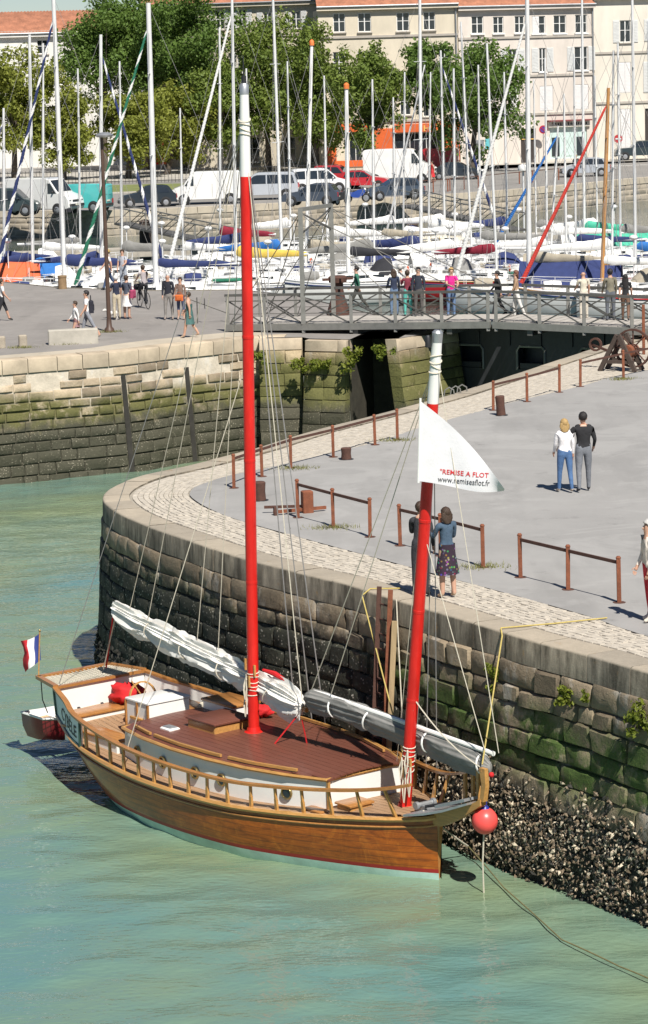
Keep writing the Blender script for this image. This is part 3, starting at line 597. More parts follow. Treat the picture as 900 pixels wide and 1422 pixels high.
# end wall of the poop and platform with net
MB().loft([[(-.5, -1.06, 1.3), (-.5, 1.06, 1.3)], [(-.52, -1.1, 1.82), (-.52, 1.1, 1.82)]], False, False).build('transom', M_white, boat)
MB().beam((-.52, -1.12, 1.84), (-.52, 1.12, 1.84), .1, .05).build('transom_rail', M_wood, boat)
plat = MB()
for a, b in (((-.5, -1.08, 1.86), (-1.5, -.86, 1.86)), ((-.5, 1.08, 1.86), (-1.5, .86, 1.86)), ((-1.5, -.9, 1.86), (-1.5, .9, 1.86))): plat.beam(a, b, .11, .07)
plat = plat.build('stern_platform', M_wood, boat)
net = MB()
for i in range(14):
    t = i/13; s = -.55-.92*t; net.tube([(s, -1.05+.2*t, 1.86), (s, 0, 1.83), (s, 1.05-.2*t, 1.86)], .008, 4)
for i in range(19):
    y = -1+2*i/18; net.tube([(-.52, y*1.05, 1.86), (-1.0, y*.96, 1.83), (-1.48, y*.86, 1.86)], .008, 4)
net.build('safety_net', M_rope, plat)
for y in (-.7, 0, .7): MB().beam((-1.45, y*.9, 1.82), (-.45, y*.8, 1.3), .06, .06).build('bracket', M_dark, plat)
# beak head at the bow
bk = MB()
bk.loft([[(s, -wd_, z-h_), (s, wd_, z-h_), (s, wd_, z), (s, -wd_, z)] for s, wd_, z, h_ in ((9.9, .10, 1.18, .2), (10.3, .10, 1.28, .26), (10.7, .09, 1.42, .2), (11.05, .08, 1.56, .14), (11.3, .07, 1.7, .12))], True, True)
beak = bk.build('beak_head', M_wood2, boat)
MB().loft([[(s, -w_, z), (s, w_, z), (s, w_, z-.04), (s, -w_, z-.04)] for s, w_, z in ((9.75, .5, 1.2), (10.2, .42, 1.3), (10.6, .34, 1.42), (11.1, .2, 1.62))], True, True).build('bow_platform', M_steel, boat)
for y in (-.17, .12): MB().beam((10.3, y, 1.4), (11.0, y*.6, 1.64), .14, .05).build('bow_roller', M_steel, boat)
MB().loft([[(11.26, -.05, 1.66), (11.36, -.05, 1.66), (11.36, .05, 1.66), (11.26, .05, 1.66)], [(11.32, -.045, 1.95), (11.42, -.045, 1.95), (11.42, .045, 1.95), (11.32, .045, 1.95)], [(11.26, -.04, 2.24), (11.4, -.04, 2.24), (11.4, .04, 2.24), (11.26, .04, 2.24)]], True, True).build('beak_post', M_wood2, boat)
for s, y, z0, z1 in ((10.3, .46, 1.3, 1.88), (10.65, .34, 1.42, 1.98), (10.95, .2, 1.55, 2.08)): MB().beam((s, y, z0), (s, y+.01, z1), .05, .06).build('rail_post', M_wood2, boat)
wl = MB(); wl.lathe([(.001, -.22), (.07, -.22), (.07, -.16), (.045, -.15), (.045, .15), (.07, .16), (.07, .22), (.001, .22)], (9.75, 0, 1.3), 10, 0, (0, 1, 0)); wl.box((9.75, 0, 1.22), (.25, .2, .14)); wl.build('windlass', M_steel, boat)
MB().tube([(9.9, -.1, 1.3), (10.3, -.12, 1.42), (10.8, -.1, 1.56)], .03, 6).build('anchor_chain', M_dark, boat)
# masts
def mast(name, b, t, zw, r0, r1, label):
    b, t = Vector(b), Vector(t); f = (zw-b.z)/(t.z-b.z); c = b.lerp(t, f)
    mo = MB().tube([b, b.lerp(c, .5), c], [r0, r0*.99, r0*.93], 18).build(name, M_red, boat)
    MB().tube([c, c.lerp(t, .6), t], [r0*.93, r0*.86, r1], 18).build('masthead', M_white, mo); d = (t-b).normalized()
    MB().lathe([(r1*.4, -.05), (r1*1.05, -.04), (r1*1.1, .12), (r1*.7, .16), (.001, .17)], t, 14, 0, d).build('mast_cap', M_steel, mo)
    MB().lathe([(r0*1.9, 0), (r0*1.9, .05), (r0*1.25, .08), (r0*1.1, .16)], b-Vector((0, 0, .01)), 16).build('mast_collar', M_red, mo)
    for fz_ in (.28, .5, .72): MB().lathe([(r0*.97, -.03), (r0*1.03, -.025), (r0*1.03, .025), (r0*.97, .03)], b.lerp(c, fz_), 16, 0, d).build('mast_band', M_red, mo)
    for fz_, a_ in ((.1, -1.2), (.13, -2.2), (.12, -.4)): q0 = b.lerp(c, fz_)+Vector((math.cos(a_), math.sin(a_), 0))*(r0+.03); MB().beam(q0-Vector((0, 0, .11)), q0+Vector((0, 0, .11)), .035, .035).build('cleat', M_wood2, mo)
    for k in range(6):
        MB().lathe([(r0*.98, -.014), (r0*1.12, 0), (r0*.98, .014)], b+d*(.78+.085*k+random.uniform(-.01, .01)), 12, 0, d+Vector((random.uniform(-.2, .2), random.uniform(-.2, .2), 0))).build('rope_lashing', M_rope, mo)
    for k in range(4): MB().lathe([(r0*.8, -.02), (r0*1.06, 0), (r0*.8, .02)], c.lerp(t, .5)+d*(.09*k), 12, 0, d+Vector((random.uniform(-.4, .4), random.uniform(-.4, .4), 0))).build('rope_lashing', M_rope, mo)
    for k in range(5):
        a = -math.pi/2+random.uniform(-1.3, 1.3); q0 = b+d*(.85+.08*k)+Vector((math.cos(a), math.sin(a), 0))*r0*1.15; dz_ = random.uniform(.35, .7)
        MB().tube([q0, q0+Vector((.05, -.04, -dz_*.5)), q0+Vector((.02, -.06, -dz_)), q0+Vector((-.04, -.04, -dz_*.55)), q0+Vector((-.01, 0, -.05))], .016, 5).build('hanging_coil', M_rope, mo)
    return b, t, d
mb_, mt_, md_ = mast('main_mast', (4.6, .1, 1.6), (4.95, .1, 13.62), 12.1, .108, .08, '')
fb_, ft_, fd_ = mast('fore_mast', (9.1, .08, 1.03), (10.25, .08, 9.46), 8.37, .106, .085, '')
MB().lathe([(.001, 0), (.05, 0), (.05, .16), (.03, .2), (.001, .2)], ft_+Vector((-.05, -.16, -.12)), 10).build('mast_light', M_dark, boat)
MB().lathe([(.001, 0), (.045, 0), (.045, .14), (.012, .15), (.01, .5), (.001, .5)], mt_+Vector((0, 0, .15)), 10).build('mast_light', M_dark, boat)
# furled sails
def bundle(name, pts, rad, m, seedv, n=22, ln=60, droop=.35, folds=7, amp=.3, ties=()):
    P = catmull(pts, .04); L_ = len(P); rings = []; x0, x1 = P[0].x, P[-1].x
    for i in range(ln):
        t = i/(ln-1); p = P[min(L_-1, int(t*(L_-1)))]; r = np.interp(t, [k[0] for k in rad], [k[1] for k in rad]); ring = []
        for q_ in ties: r *= 1-.13*math.exp(-((p.x-q_)/.1)**2)
        for k in range(n):
            a = 2*math.pi*k/n; tw = 1.6*h1(t*4, seedv)+.15*h1(t*15, seedv+3); f = 1+amp*.55*(1-2*abs(math.sin(folds*.5*a+1.5*tw)))+amp*.4*(1-2*abs(math.sin((folds+2.)*a-2*tw+1.2*h1(t*5, seedv+9))))+amp*.3*h1(math.cos(a)*1.2, math.sin(a)*1.2+t*5, seedv)+.10*amp*h1(a*2, t*40, seedv)
            y, z = math.cos(a)*r*.62*f, math.sin(a)*r*f
            if z < 0: z *= 1+droop*(1+.5*h1(t*8, seedv+2))
            ring.append(p+Vector((0, y, z)))
        rings.append(ring)
    return MB().loft(rings, True, True).build(name, m, boat, ang=70)
ms = bundle('main_sail', [(-.25, .22, 3.32), (.6, .22, 3.16), (2, .25, 2.95), (3.6, .27, 2.72), (4.6, .27, 2.56), (5.4, .24, 2.46), (6.0, .2, 2.38)], [(0, .10), (.02, .16), (.07, .2), (.14, .21), (.2, .19), (.26, .23), (.45, .24), (.62, .23), (.74, .2), (.84, .27), (.93, .3), (.98, .2), (1, .05)], M_sail, 1.3, 96, 220, .3, 8, .34, (1.1, 2.3, 3.5, 5.0))
MB().tube([(-.15, .24, 3.2), (6.1, .24, 2.3)], .05, 8).build('main_yard', M_wood, boat); MB().tube([(4.75, .26, 2.84), (5.1, .27, 2.82), (5.5, .26, 2.74)], [.03, .055, .03], 8).build('sail_bag', M_redc, boat)
tl = MB()
for s in (1.1, 2.3, 3.5, 5.0):
    z = float(np.interp(s, [-.25, 2, 4.6, 6.1], [3.32, 2.95, 2.5, 2.25])); MB().lathe([(.19, -.008), (.205, 0), (.19, .008)], (s, .25, z-.05), 16, 0, (1, .3*random.uniform(-1, 1), .5*random.uniform(-1, 1))).build('sail_tie', M_rope, ms)
fs_ = bundle('fore_sail', [(6.15, .2, 2.56), (7.2, .26, 2.52), (8.5, .28, 2.42), (9.6, .28, 2.33), (10.5, .26, 2.25), (11.25, .22, 2.2)], [(0, .08), (.05, .18), (.5, .2), (.85, .2), (.97, .17), (1, .08)], M_grey, 7.7, 64, 170, .3, 4, .2, (6.9, 7.9, 9.55, 11.0))
MB().tube([(6.3, .26, 2.70), (11.3, .26, 2.44)], .045, 8).build('fore_yard', M_white, boat)
for s in (6.9, 7.9, 9.55, 11.0): MB().lathe([(.17, -.02), (.185, -.01), (.185, .01), (.17, .02)], (s, .27, float(np.interp(s, [6, 9, 11.5], [2.52, 2.36, 2.16]))), 16, 0, (1, .15, .25*random.uniform(-1, 1))).build('sail_tie', M_white, fs_)
MB().ell((11.3, .2, 2.08), (.05, .05, .05)).build('block', M_redc, boat)
# rigging, each line its own part
def rope(pts, r, m=M_rope, name='rigging_line', sag=0): 
    if sag and len(pts) == 2:
        a, b = Vector(pts[0]), Vector(pts[1]); pts = [a.lerp(b, t)-Vector((0, 0, sag*4*t*(1-t))) for t in np.linspace(0, 1, 9)]
    return MB().tube(pts, r, 5).build(name, m, boat)
mh = lambda k: mb_.lerp(mt_, k); fh = lambda k: fb_.lerp(ft_, k)
for p, r, mm in (((.3, .22, 3.3), .008, M_rope), ((1.0, .2, 3.25), .008, M_rope), ((2.6, .25, 3.0), .008, M_rope), ((3.3, .25, 2.9), .008, M_rope)): rope([mh(.97), p], r, mm)
for y_, s_, k in ((1.85, 3.6, .93), (1.88, 4.1, .93), (1.9, 4.5, .93)): rope([mh(k), (s_, y_, 1.35)], .012, M_wire)
rope([mh(.93), (6.15, .1, 2.5)], .010); rope([mh(.6), (3.2, -1.85, 1.4)], .009)
rope([mh(.96), (-.5, -1.0, 1.9)], .008, M_wire)
for s_, k in ((8.0, .95), (8.3, .9), (8.6, .9)): rope([fh(k), (s_, 1.25, 1.5)], .009, M_wire)
for s_, y_, k in ((8.0, -1.3, .6), (8.35, -1.2, .6)): rope([fh(.97), (s_, .8, 1.5)], .007)
rope([fh(.97), (11.5, .2, 2.5)], .008); rope([fh(.6), (11.2, .15, 2.5)], .008); rope([fh(.95), (6.9, .2, 2.75)], .009); rope([fh(.95), (6.3, .2, 2.7)], .009)
rope([fh(.25), (11.3, .05, 2.2)], .012, sag=.15)
rope([(-.2, .2, 3.35), (-.9, .4, 1.95)], .018, M_redc, 'mainsheet'); rope([(-.1, .2, 3.3), (-.85, .3, 1.95)], .014, M_rope, 'mainsheet'); rope([(5.9, .2, 2.2), (5.6, -.2, 1.6)], .016, M_redc, 'tackle'); rope([(6.0, .2, 2.1), (6.0, .3, 1.6)], .014, M_redc, 'tackle')
# coils hung on the far rail
for s_ in (3.0, 6.6):
    mm = MB()
    for k in range(5): mm.lathe([(.13, -.015), (.155, 0), (.13, .015)], (s_+.015*k, bd(s_)+.06, 1.28-.015*k), 12, 0, (.2, 1, .1*k))
    mm.build('rope_coil', M_blackrope, boat)
# --- things on and round the boat
def lump(name, c, r, m, sd, label, cat, parent=None, nu=18, nv=10):
    b = MB(); rings = []
    for j in range(nv+1):
        t = -math.pi/2+math.pi*j/nv; ring = []
        for k in range(nu):
            a = 2*math.pi*k/nu; f = 1+.45*h1(math.cos(a)*2+sd, math.sin(a)*2, t*1.5); cr = max(.03, math.cos(t))**.6; ring.append(Vector(c)+Vector((r[0]*cr*math.cos(a)*f, r[1]*cr*math.sin(a)*f, r[2]*math.sin(t)*f)))
        rings.append(ring)
    return tag(b.loft(rings, True, True).build(name, m, ang=80), label, cat)
lump('cloth_bundle', BWd(-.1, -.35, 1.55), (.36, .3, .2), M_redc, 3.1, 'crumpled red cloth bundle lying over the stern bench of the wooden boat', 'cloth')
lump('bag', BWd(3.75, -.95, 1.76), (.2, .16, .11), M_redc, 8.1, 'small red bag on the cabin roof behind the main mast', 'bag')
lump('rope_heap', BWd(2.0, -.9, 1.55), (.2, .2, .12), M_rope, 4.4, 'heap of tan rope beside the white helm box', 'rope')
# French flag on its staff
fl = empty('ensign', BWd(-1.5, .86, 1.86), 0, 'blue white red ensign on a short staff at the stern rail', 'flag'); c0 = BWd(-1.5, .86, 1.86)
MB().tube([c0, c0+Vector((.06, .05, .95))], .014, 6).build('staff', M_wood2, fl, False); MB().ell(c0+Vector((.06, .05, .96)), (.025, .025, .03)).build('finial', M_brass, fl, False)
M_fb = mat('ensign_blue', (.03, .05, .22), .8, .1); M_fw = mat('ensign_white', (.75, .74, .72), .8, .05); M_fr = mat('ensign_red', (.55, .02, .03), .8, .1); rg = []
for i in range(13):
    t = i/12; rg.append([tuple(c0+Vector((.055-.36*t+.03*math.sin(j*1.7+t*5)*t, .05+.14*math.sin(t*6+j*.35)*t, .9-.11*j-.30*t*t*(.6+.1*j)-.06*math.sin(t*4)))) for j in range(6)])
MB().loft(rg, False, False, 0, lambda i, k: 0 if i < 4 else (1 if i < 8 else 2)).build('cloth', [M_fb, M_fw, M_fr], fl, False, ang=80)
# dinghy slung under the stern
M_dred = mat('dark_red_paint', (.20, .018, .022), .35, .15, coat=.3); dg = empty('dinghy', BWd(-2.1, -.45, .3), BRZ+math.pi/2, 'small dark red dinghy with pale inside tied below the stern platform', 'dinghy'); rg = []; ri = []
for s, b_, z0, z1 in ((-1.15, .42, .12, .62), (-.6, .56, .02, .56), (0, .6, .0, .54), (.6, .5, .03, .58), (1.05, .24, .12, .66), (1.25, .03, .3, .72)):
    rg.append([(s, -b_, z1), (s, -b_*.9, z0+(z1-z0)*.45), (s, -b_*.5, z0+.03), (s, b_*.5, z0+.03), (s, b_*.9, z0+(z1-z0)*.45), (s, b_, z1)]); k = .9
    ri.append([(s*.97, -b_*k, z1), (s*.97, -b_*.78, z0+(z1-z0)*.5), (s*.97, -b_*.4, z0+.1), (s*.97, b_*.4, z0+.1), (s*.97, b_*.78, z0+(z1-z0)*.5), (s*.97, b_*k, z1)])
mm = MB().loft(rg, False, False); mm.add(rg[0], [(0, 1, 2, 3, 4, 5)]); mm.build('hull', M_dred, dg, fix=True); MB().loft(ri, False, False).build('lining', M_white, dg)
MB().tube([r[0] for r in rg]+[r[-1] for r in rg[::-1]]+[rg[0][0]], .025, 5).build('gunwale', M_white, dg)
for s in (-.6, .25): MB().box((s, 0, .42), (.22, .98, .035)).build('thwart', M_wood2, dg)
for t_, s_ in ((-.8, -.8), (.9, .75)): tag(MB().tube([BWd(-1.5, t_*.9, 1.85), BWd(-1.8, t_*.9-.2, 1.3), BWd(-2.1, t_*.85-.45, .92)], .012, 5).build('dinghy_painter', M_blackrope), 'dark line holding the '+('near' if t_ > 0 else 'far')+' end of the dinghy', 'rope')
# buoy
M_buoy = mat('coral_buoy_plastic', (.80, .085, .075), .35, .06, 3); M_navy = mat('navy_plastic', (.02, .03, .22), .4, .1); bc = BWd(11.2, -.12, 1.27); by = empty('mooring_buoy', bc, 0, 'round coral red buoy hanging under the bow of the wooden boat', 'buoy')
MB().ell((0, 0, 0), (.225, .225, .235), 22, 14).build('ball', M_buoy, by); MB().lathe([(.09, .2), (.07, .25), (.045, .27), (.045, .33), (.001, .34)], (0, 0, 0), 12).build('collar', M_navy, by)
MB().tube([(0, 0, .32), (.0, 0, .45)], .015, 5).build('lanyard', M_rope, by); MB().tube([(-.02, 0, -.22), (-.05, 0, -.75), (-.04, 0, -1.3)], .014, 5).build('tail_rope', M_rope, by)
# mooring lines
def line(pts, r, m, label, sag=0.):
    P = [Vector(p) for p in pts]; out = []
    for i in range(len(P)-1):
        n_ = 10
        for k in range(n_): t = k/n_; out.append(P[i].lerp(P[i+1], t)-Vector((0, 0, sag*4*t*(1-t))))
    out.append(P[-1]); return tag(MB().tube(out, r, 6).build('mooring_line', m), label, 'rope', None)
M_wetrope = mat('weedy_rope', (.16, .14, .06), .8, .4, 4)
line([BWd(9.95, .2, 1.25), U(650, 1175, -4.0)], .016, M_rope, 'pale bow line dropping from the bow towards the water', .03); line([U(650, 1175, -4.0), U(700, 1233, -4.14), U(780, 1305, -4.14), U(860, 1342, -4.14), U(930, 1372, -4.14)], .012, M_wetrope, 'weedy brown line lying on the green water off the bow', -.01)
def edge(px, py, o, z): p_ = U(px, py); return Vector((*NQ.at(NQ.near(p_.x, p_.y), o), z))
a = U(843, 858, .03); b = edge(697, 877, -.06, .05); c = edge(695, 879, .04, -.05)
line([a, a.lerp(b, .5)+Vector((0, 0, -.01)), b, c, BWd(11.3, .0, 2.3)], .014, M_yrope, 'yellow mooring rope from the quay edge down to the bow')
a = U(556, 817, .05); b = edge(505, 824, -.06, .05); c = edge(502, 824, .12, -.06); line([a, b, c, BWd(7.7, -1.25, 1.45)], .014, M_yrope, 'yellow mooring rope beside the rusty ladder')
line([edge(550, 836, .03, .03), BWd(7.5, -1.4, 1.45)], .012, M_rope, 'slack pale mooring rope from the quay to the far rail', .12)
line([edge(543, 834, .03, .03), BWd(6.5, -1.7, 1.45)], .010, M_blackrope, 'thin black spring line from the ladder head to the far rail', .15)
# --- triangular flag below the fore mast head
A, Bp, Cc = UY(584, 557, 45.85), UY(581, 668, 45.85), UY(703, 682, 45.5); M_cloth = mat('flag_cloth', (.72, .70, .71), .8, .05, 4, .15)
fgo = empty('pennant', Bp, 0, 'white triangular flag with red and black lettering on the fore mast stay', 'flag'); NU, NVv = 22, 14
def fpt(u, v):
    """u along the fly, v from hoist top (0) to bottom (1)"""
    hp = A.lerp(Bp, v); tip = Cc+Vector((0, 0, .06*(1-v))); vv = v; e = A.lerp(Cc, u)
    bulge = .10*math.sin(math.pi*u); top = A.lerp(Cc, u)+Vector((.5*bulge, 0, bulge*.9)); bot = Bp.lerp(Cc, u)+Vector((0, 0, -.05*math.sin(math.pi*u)))
    p = top.lerp(bot, v); return p+Vector((0, .075*math.sin(5.5*u+1.6*v)*u**.7+.02*math.sin(11*u-3*v)*u, .02*math.sin(6*u)*v))
V = [fpt(i/NU*.975, j/NVv) for i in range(NU+1) for j in range(NVv+1)]
MB().add(V, [(i*(NVv+1)+j, i*(NVv+1)+j+1, (i+1)*(NVv+1)+j+1, (i+1)*(NVv+1)+j) for i in range(NU) for j in range(NVv)]).build('cloth', M_cloth, fgo, False, ang=80)
MB().tube([A+Vector((0, 0, .05)), Bp-Vector((0, 0, .03))], .02, 6).build('hoist_rope', M_white, fgo, False)
M_ink = mat('black_print', (.03, .03, .035), .8, .1); M_rink = mat('red_print', (.60, .035, .04), .8, .1)
def text_mesh(txt, bold=.0):
    cu = bpy.data.curves.new('t', 'FONT'); cu.body = txt; cu.offset = bold; cu.resolution_u = 2; ob = bpy.data.objects.new('t', cu); COL.objects.link(ob)
    dg_ = bpy.context.evaluated_depsgraph_get(); me = bpy.data.meshes.new_from_object(ob.evaluated_get(dg_)); bpy.data.objects.remove(ob); bpy.data.curves.remove(cu)
    co = np.array([v.co[:] for v in me.vertices]); lo, hi = co.min(0), co.max(0); fc = [tuple(p.vertices) for p in me.polygons]; bpy.data.meshes.remove(me); co = (co-lo)/np.maximum(hi-lo, 1e-6); return co, fc
def put_text(name, txt, fn, m, parent, local, bold=.0, par_th=None):
    co, fc = text_mesh(txt, bold); return MB().add([fn(c[0], c[1]) for c in co], fc).build(name, m, parent, local, smooth=False)
# lettering follows the cloth, 6 mm in front of it
def ftxt(x, y, u0, u1, zb_, hh):
    u = u0+(u1-u0)*x
    p0, p1 = fpt(u, 0), fpt(u, 1); zc = Bp.z+zb_+hh*y+(-.10*(u-u0)); v = min(1, max(0, (p0.z-zc)/(p0.z-p1.z))); p = fpt(u, v); return p+Vector((0, -.008, 0))
put_text('lettering', '"REMISE A FLOT', lambda x, y: ftxt(x, y, .24, .78, .125, .085), M_rink, fgo, False, .012)
put_text('lettering', 'www.remiseaflot.fr', lambda x, y: ftxt(x, y, .22, .80, -.01, .10), M_ink, fgo, False)
# boat name on the quarter panel
def ntxt(x, y):
    s = -.05+1.1*x; y1, z1 = rp(s); y0, z0 = bd(s)+.01, zd(s)+.02; v = .2+.6*y; return (s, -((y0+.02)+(y1-y0)*v+.008), z0+(z1-.03-z0)*v)
put_text('boat_name', 'CYBÈLE', ntxt, M_dark, boat, True, .012)
# ------------------------------------------------------------------ footbridge, lock gate, quay furniture
M_brg = mat('bridge_steel', (.12, .115, .105), .55, .25, 4, metal=.3); M_brgl = mat('bridge_pale_steel', (.23, .225, .205), .5, .2, 4, metal=.3); M_bdeck = mat('bridge_planks', (.40, .37, .33), .85, .25, 3, .3); M_rust = mat('rusty_steel', (.20, .065, .03), .85, .45, 7, .5, bsc=25); M_rustd = mat('dark_rust', (.085, .038, .026), .85, .4, 7, .5)
def footbridge(a, b, xs, side, label, ends):
    """a, b: near truss ends at chord level; xs: fractions of the panel posts"""
    a, b = Vector(a), Vector(b); d = b-a; Ln = d.length; dn = d.normalized(); w = Vector((-dn.y, dn.x, 0)).normalized()*2.7
    root = empty('footbridge', (a+b)/2, 0, label, 'bridge', 'two halves of the swing footbridge')
    for k, off in enumerate((Vector((0, 0, 0)), w)):
        tn = 'near' if k == 0 else 'far'; ms = M_brg
        MB().beam(a+off, b+off, .16, .24).build('bottom_chord', M_brgl if k == 0 else ms, root, False); MB().beam(a+off+Vector((0, 0, 1.2)), b+off+Vector((0, 0, 1.2)), .12, .09).build('top_rail', ms, root, False)
        MB().beam(a+off+Vector((0, 0, .98)), b+off+Vector((0, 0, .98)), .04, .04).build('mid_rail', ms, root, False)
        P = [a.lerp(b, t)+off for t in xs]
        for i, p in enumerate(P):
            MB().beam(p+Vector((0, 0, -.22)), p+Vector((0, 0, 1.18)), .12, .12).build('post', M_brgl, root, False)
            if i+1 < len(P):
                q = P[i+1]; MB().beam(p+Vector((0, 0, .1)), q+Vector((0, 0, 1.0)), .045, .045).build('brace', ms, root, False); MB().beam(p+Vector((0, .05, 1.0)), q+Vector((0, .05, .1)), .045, .045).build('brace', ms, root, False)
                MB().tube([p+Vector((0, 0, .5)), q+Vector((0, 0, .5))], .012, 4).build('wire', ms, root, False)
    n = int(Ln/.35)
    me = MB().box((0, 0, 0), (.33, 2.55, .05)).mesh(M_bdeck, 'deck_plank')
    for i in range(n):
        p = a.lerp(b, (i+.5)/n)+w*.5+Vector((0, 0, .12)); inst('deck_plank', me, root, False, p, math.atan2(dn.y, dn.x))
    for t in (.15, .5, .85): MB().beam(a.lerp(b, t)+Vector((0, 0, -.2)), a.lerp(b, t)+w+Vector((0, 0, -.2)), .2, .25).build('cross_beam', M_brg, root, False)
    return root, a, b, w
ba, bc_, be = U(314, 455, .15), U(681, 451, .42), U(880, 460, .3); be2 = bc_+(be-bc_)*1.75
f1 = lambda px: (px-314)/(681-314)
br1, a1, b1, w1 = footbridge(ba, bc_, [f1(x) for x in (317, 370, 425, 492, 553, 616, 678)], 0, 'left half of the grey steel swing footbridge with its lifting frame', 0)
br2, a2, b2, w2 = footbridge(bc_+(be-bc_)*.02, be2, [.012, .19, .37, .56, .76, .97], 1, 'right half of the grey steel swing footbridge reaching the big wheel', 0)
# portal frame with stays on the left half
p = a1.lerp(b1, f1(425)); q = p+w1
for c in (p, q): MB().beam(c+Vector((0, 0, .1)), c+Vector((0, 0, 4.35)), .17, .17).build('pylon_post', M_brgl, br1, False)
MB().beam(p+Vector((0, 0, 4.3)), q+Vector((0, 0, 4.3)), .12, .14).build('pylon_beam', M_brgl, br1, False); MB().beam(p+Vector((0, 0, 3.4)), q+Vector((0, 0, 4.2)), .05, .05).build('brace', M_brg, br1, False); MB().beam(p+Vector((0, 0, 4.2)), q+Vector((0, 0, 3.4)), .05, .05).build('brace', M_brg, br1, False)
for c, off in ((p, Vector()), (q, w1)):
    for t in (.02, .16, .62, .9): MB().tube([c+Vector((0, 0, 4.2)), a1.lerp(b1, t)+off+Vector((0, 0, 1.2 if t > .3 else .2))], .018, 5).build('stay', M_brg, br1, False)
# pivot drum and rusty capstan on the lock head
cp = U(470, 428, .25); cap = empty('capstan', cp, 0, 'rusty brown lock capstan standing behind the bridge railing', 'capstan')
MB().lathe([(.5, -.4), (.42, .0), (.3, .35), (.22, .75), (.22, 1.0)], (0, 0, 0), 14).build('drum', M_rustd, cap); MB().lathe([(.22, 1.0), (.36, 1.02), (.38, 1.22), (.3, 1.28), (.001, 1.28)], (0, 0, 0), 14).build('head', M_rustd, cap)
for k in range(4): MB().beam((0, 0, 1.15), (.62*math.cos(k*1.57+.3), .62*math.sin(k*1.57+.3), 1.15), .1, .1).build('arm', M_rustd, cap)
tag(MB().lathe([(.9, -.7), (.9, -.15), (.8, -.1), (.001, -.1)], (1.0, 101.0, 0), 24).build('bridge_pivot', mat('pale_concrete', (.42, .39, .33), .9, .2, 2, .3)), 'round pale concrete pivot under the left half of the footbridge', 'pivot'); M_conc = MATS['pale_concrete']
# lock gate
M_gate = mat('black_gate_steel', (.028, .03, .033), .4, .4, 2.5, .2, stretch=(1, 1, .3)); M_gfoot = mat('weedy_gate_timber', (.06, .058, .03), .8, .5, 2.5, .4)
ga, gb = Vector((4.55, 101.2, 0)), Vector((14.5, 95.4, 0)); gd = (gb-ga).normalized(); gn = Vector((gd.y, -gd.x, 0)); gate = empty('lock_gate', (ga+gb)/2+Vector((0, 0, -4.3)), math.atan2(gd.y, gd.x), 'black steel lock gate with rectangular sluice openings under the footbridge', 'lock gate'); GL = (gb-ga).length
gl = lambda s, z, o=0: (s-GL/2, -o, z+4.3)
ops = [(.75, 1.75), (3.25, 4.25), (5.75, 6.75), (8.2, 9.2)]; xsg = [0]+[v for p in ops for v in p]+[GL]
mm = MB()
for i in range(len(xsg)-1):
    for z0, z1 in ((-4.3, -1.42), (-1.42, -.62), (-.62, .0)):
        if i % 2 == 1 and z0 == -1.42: continue
        mm.hexa([gl(xsg[i], z0, .2), gl(xsg[i+1], z0, .2), gl(xsg[i+1], z0, -.2), gl(xsg[i], z0, -.2), gl(xsg[i], z1, .2), gl(xsg[i+1], z1, .2), gl(xsg[i+1], z1, -.2), gl(xsg[i], z1, -.2)], 1 if z0 < -4 and False else 0)
mm.build('gate_leaf', [M_gate, M_gfoot], gate, fix=True, smooth=False)
MB().box(((0), -.02, 1.0), (GL*.999, .46, 2.0)).build('weedy_foot', M_gfoot, gate); MB().box((0, .5, 2.6), (GL, .1, 3.6)).build('back_plate', M_gate, gate)
for a, b in ops:
    P = [gl(a-.06, -1.45, .22), gl(a-.06, -.72, .22), gl(a+.05, -.58, .22), gl(b-.05, -.58, .22), gl(b+.06, -.72, .22), gl(b+.06, -1.45, .22)]; MB().tube(P, .045, 6).build('sluice_frame', M_brgl, gate); MB().box((.5*(a+b)-GL/2, -.15, 4.3-1.3), (b-a-.1, .08, .2)).build('sluice_sill', M_gate, gate)
for s in np.arange(.4, GL, 1.25): MB().box((s-GL/2, -.23, 4.3-.3), (.07, .06, .5)).build('gate_rib', M_gate, gate)
MB().box((0, -.18, 4.4), (GL, .7, .09)).build('gate_walkway', M_brg, gate)
for t in (.04, .3, .55): pass
# --- railings on the near quay
def railing(posts, label, group='rusty railings on the quay', ext=None):
    B = [U(x, yb) for x, yb, yt in posts]; c = sum(B, Vector())/len(B); root = empty('railing', (c.x, c.y, 0), 0, label, 'railing', group); tops = []
    for (x, yb, yt), b in zip(posts, B):
        h = UY(x, yt, b.y).z; t = b+Vector((random.uniform(-.012, .012), random.uniform(-.012, .012), h)); tops.append(t)
        MB().beam(b-Vector((0, 0, .05)), t, .075, .075).build('post', M_rust, root, False); MB().lathe([(.045, 0), (.05, .02), (.03, .05), (.001, .055)], t, 8).build('post_cap', M_rust, root, False); MB().lathe([(.13, -.005), (.12, .012), (.001, .012)], b, 8).build('foot_plate', M_rustd, root, False)
    if ext: tops.append(ext)
    for i in range(len(tops)-1): MB().beam(tops[i]-Vector((0, 0, .07)), tops[i+1]-Vector((0, 0, .07)), .035, .06).build('rail', M_rustd, root, False)
    return root
railing([(723, 802, 744), (789, 819, 760), (860, 837, 776)], 'rusty three post railing nearest the man in red trousers')
railing([(556, 758, 703), (612, 772, 716), (671, 788, 731)], 'rusty three post railing beside the woman in the denim jacket')
railing([(414, 719, 668), (463, 732, 681), (514, 746, 694)], 'rusty three post railing standing between the two masts')
railing([(325, 678, 633), (364, 662, 620), (404, 650, 607), (463, 635, 593), (521, 618, 578), (552, 611, 570)], 'long rusty six post railing along the lock edge behind the red mast')
railing([(685, 570, 531), (732, 558, 520), (777, 545, 508)], 'rusty three post railing beside the round bollard near the lock gate')
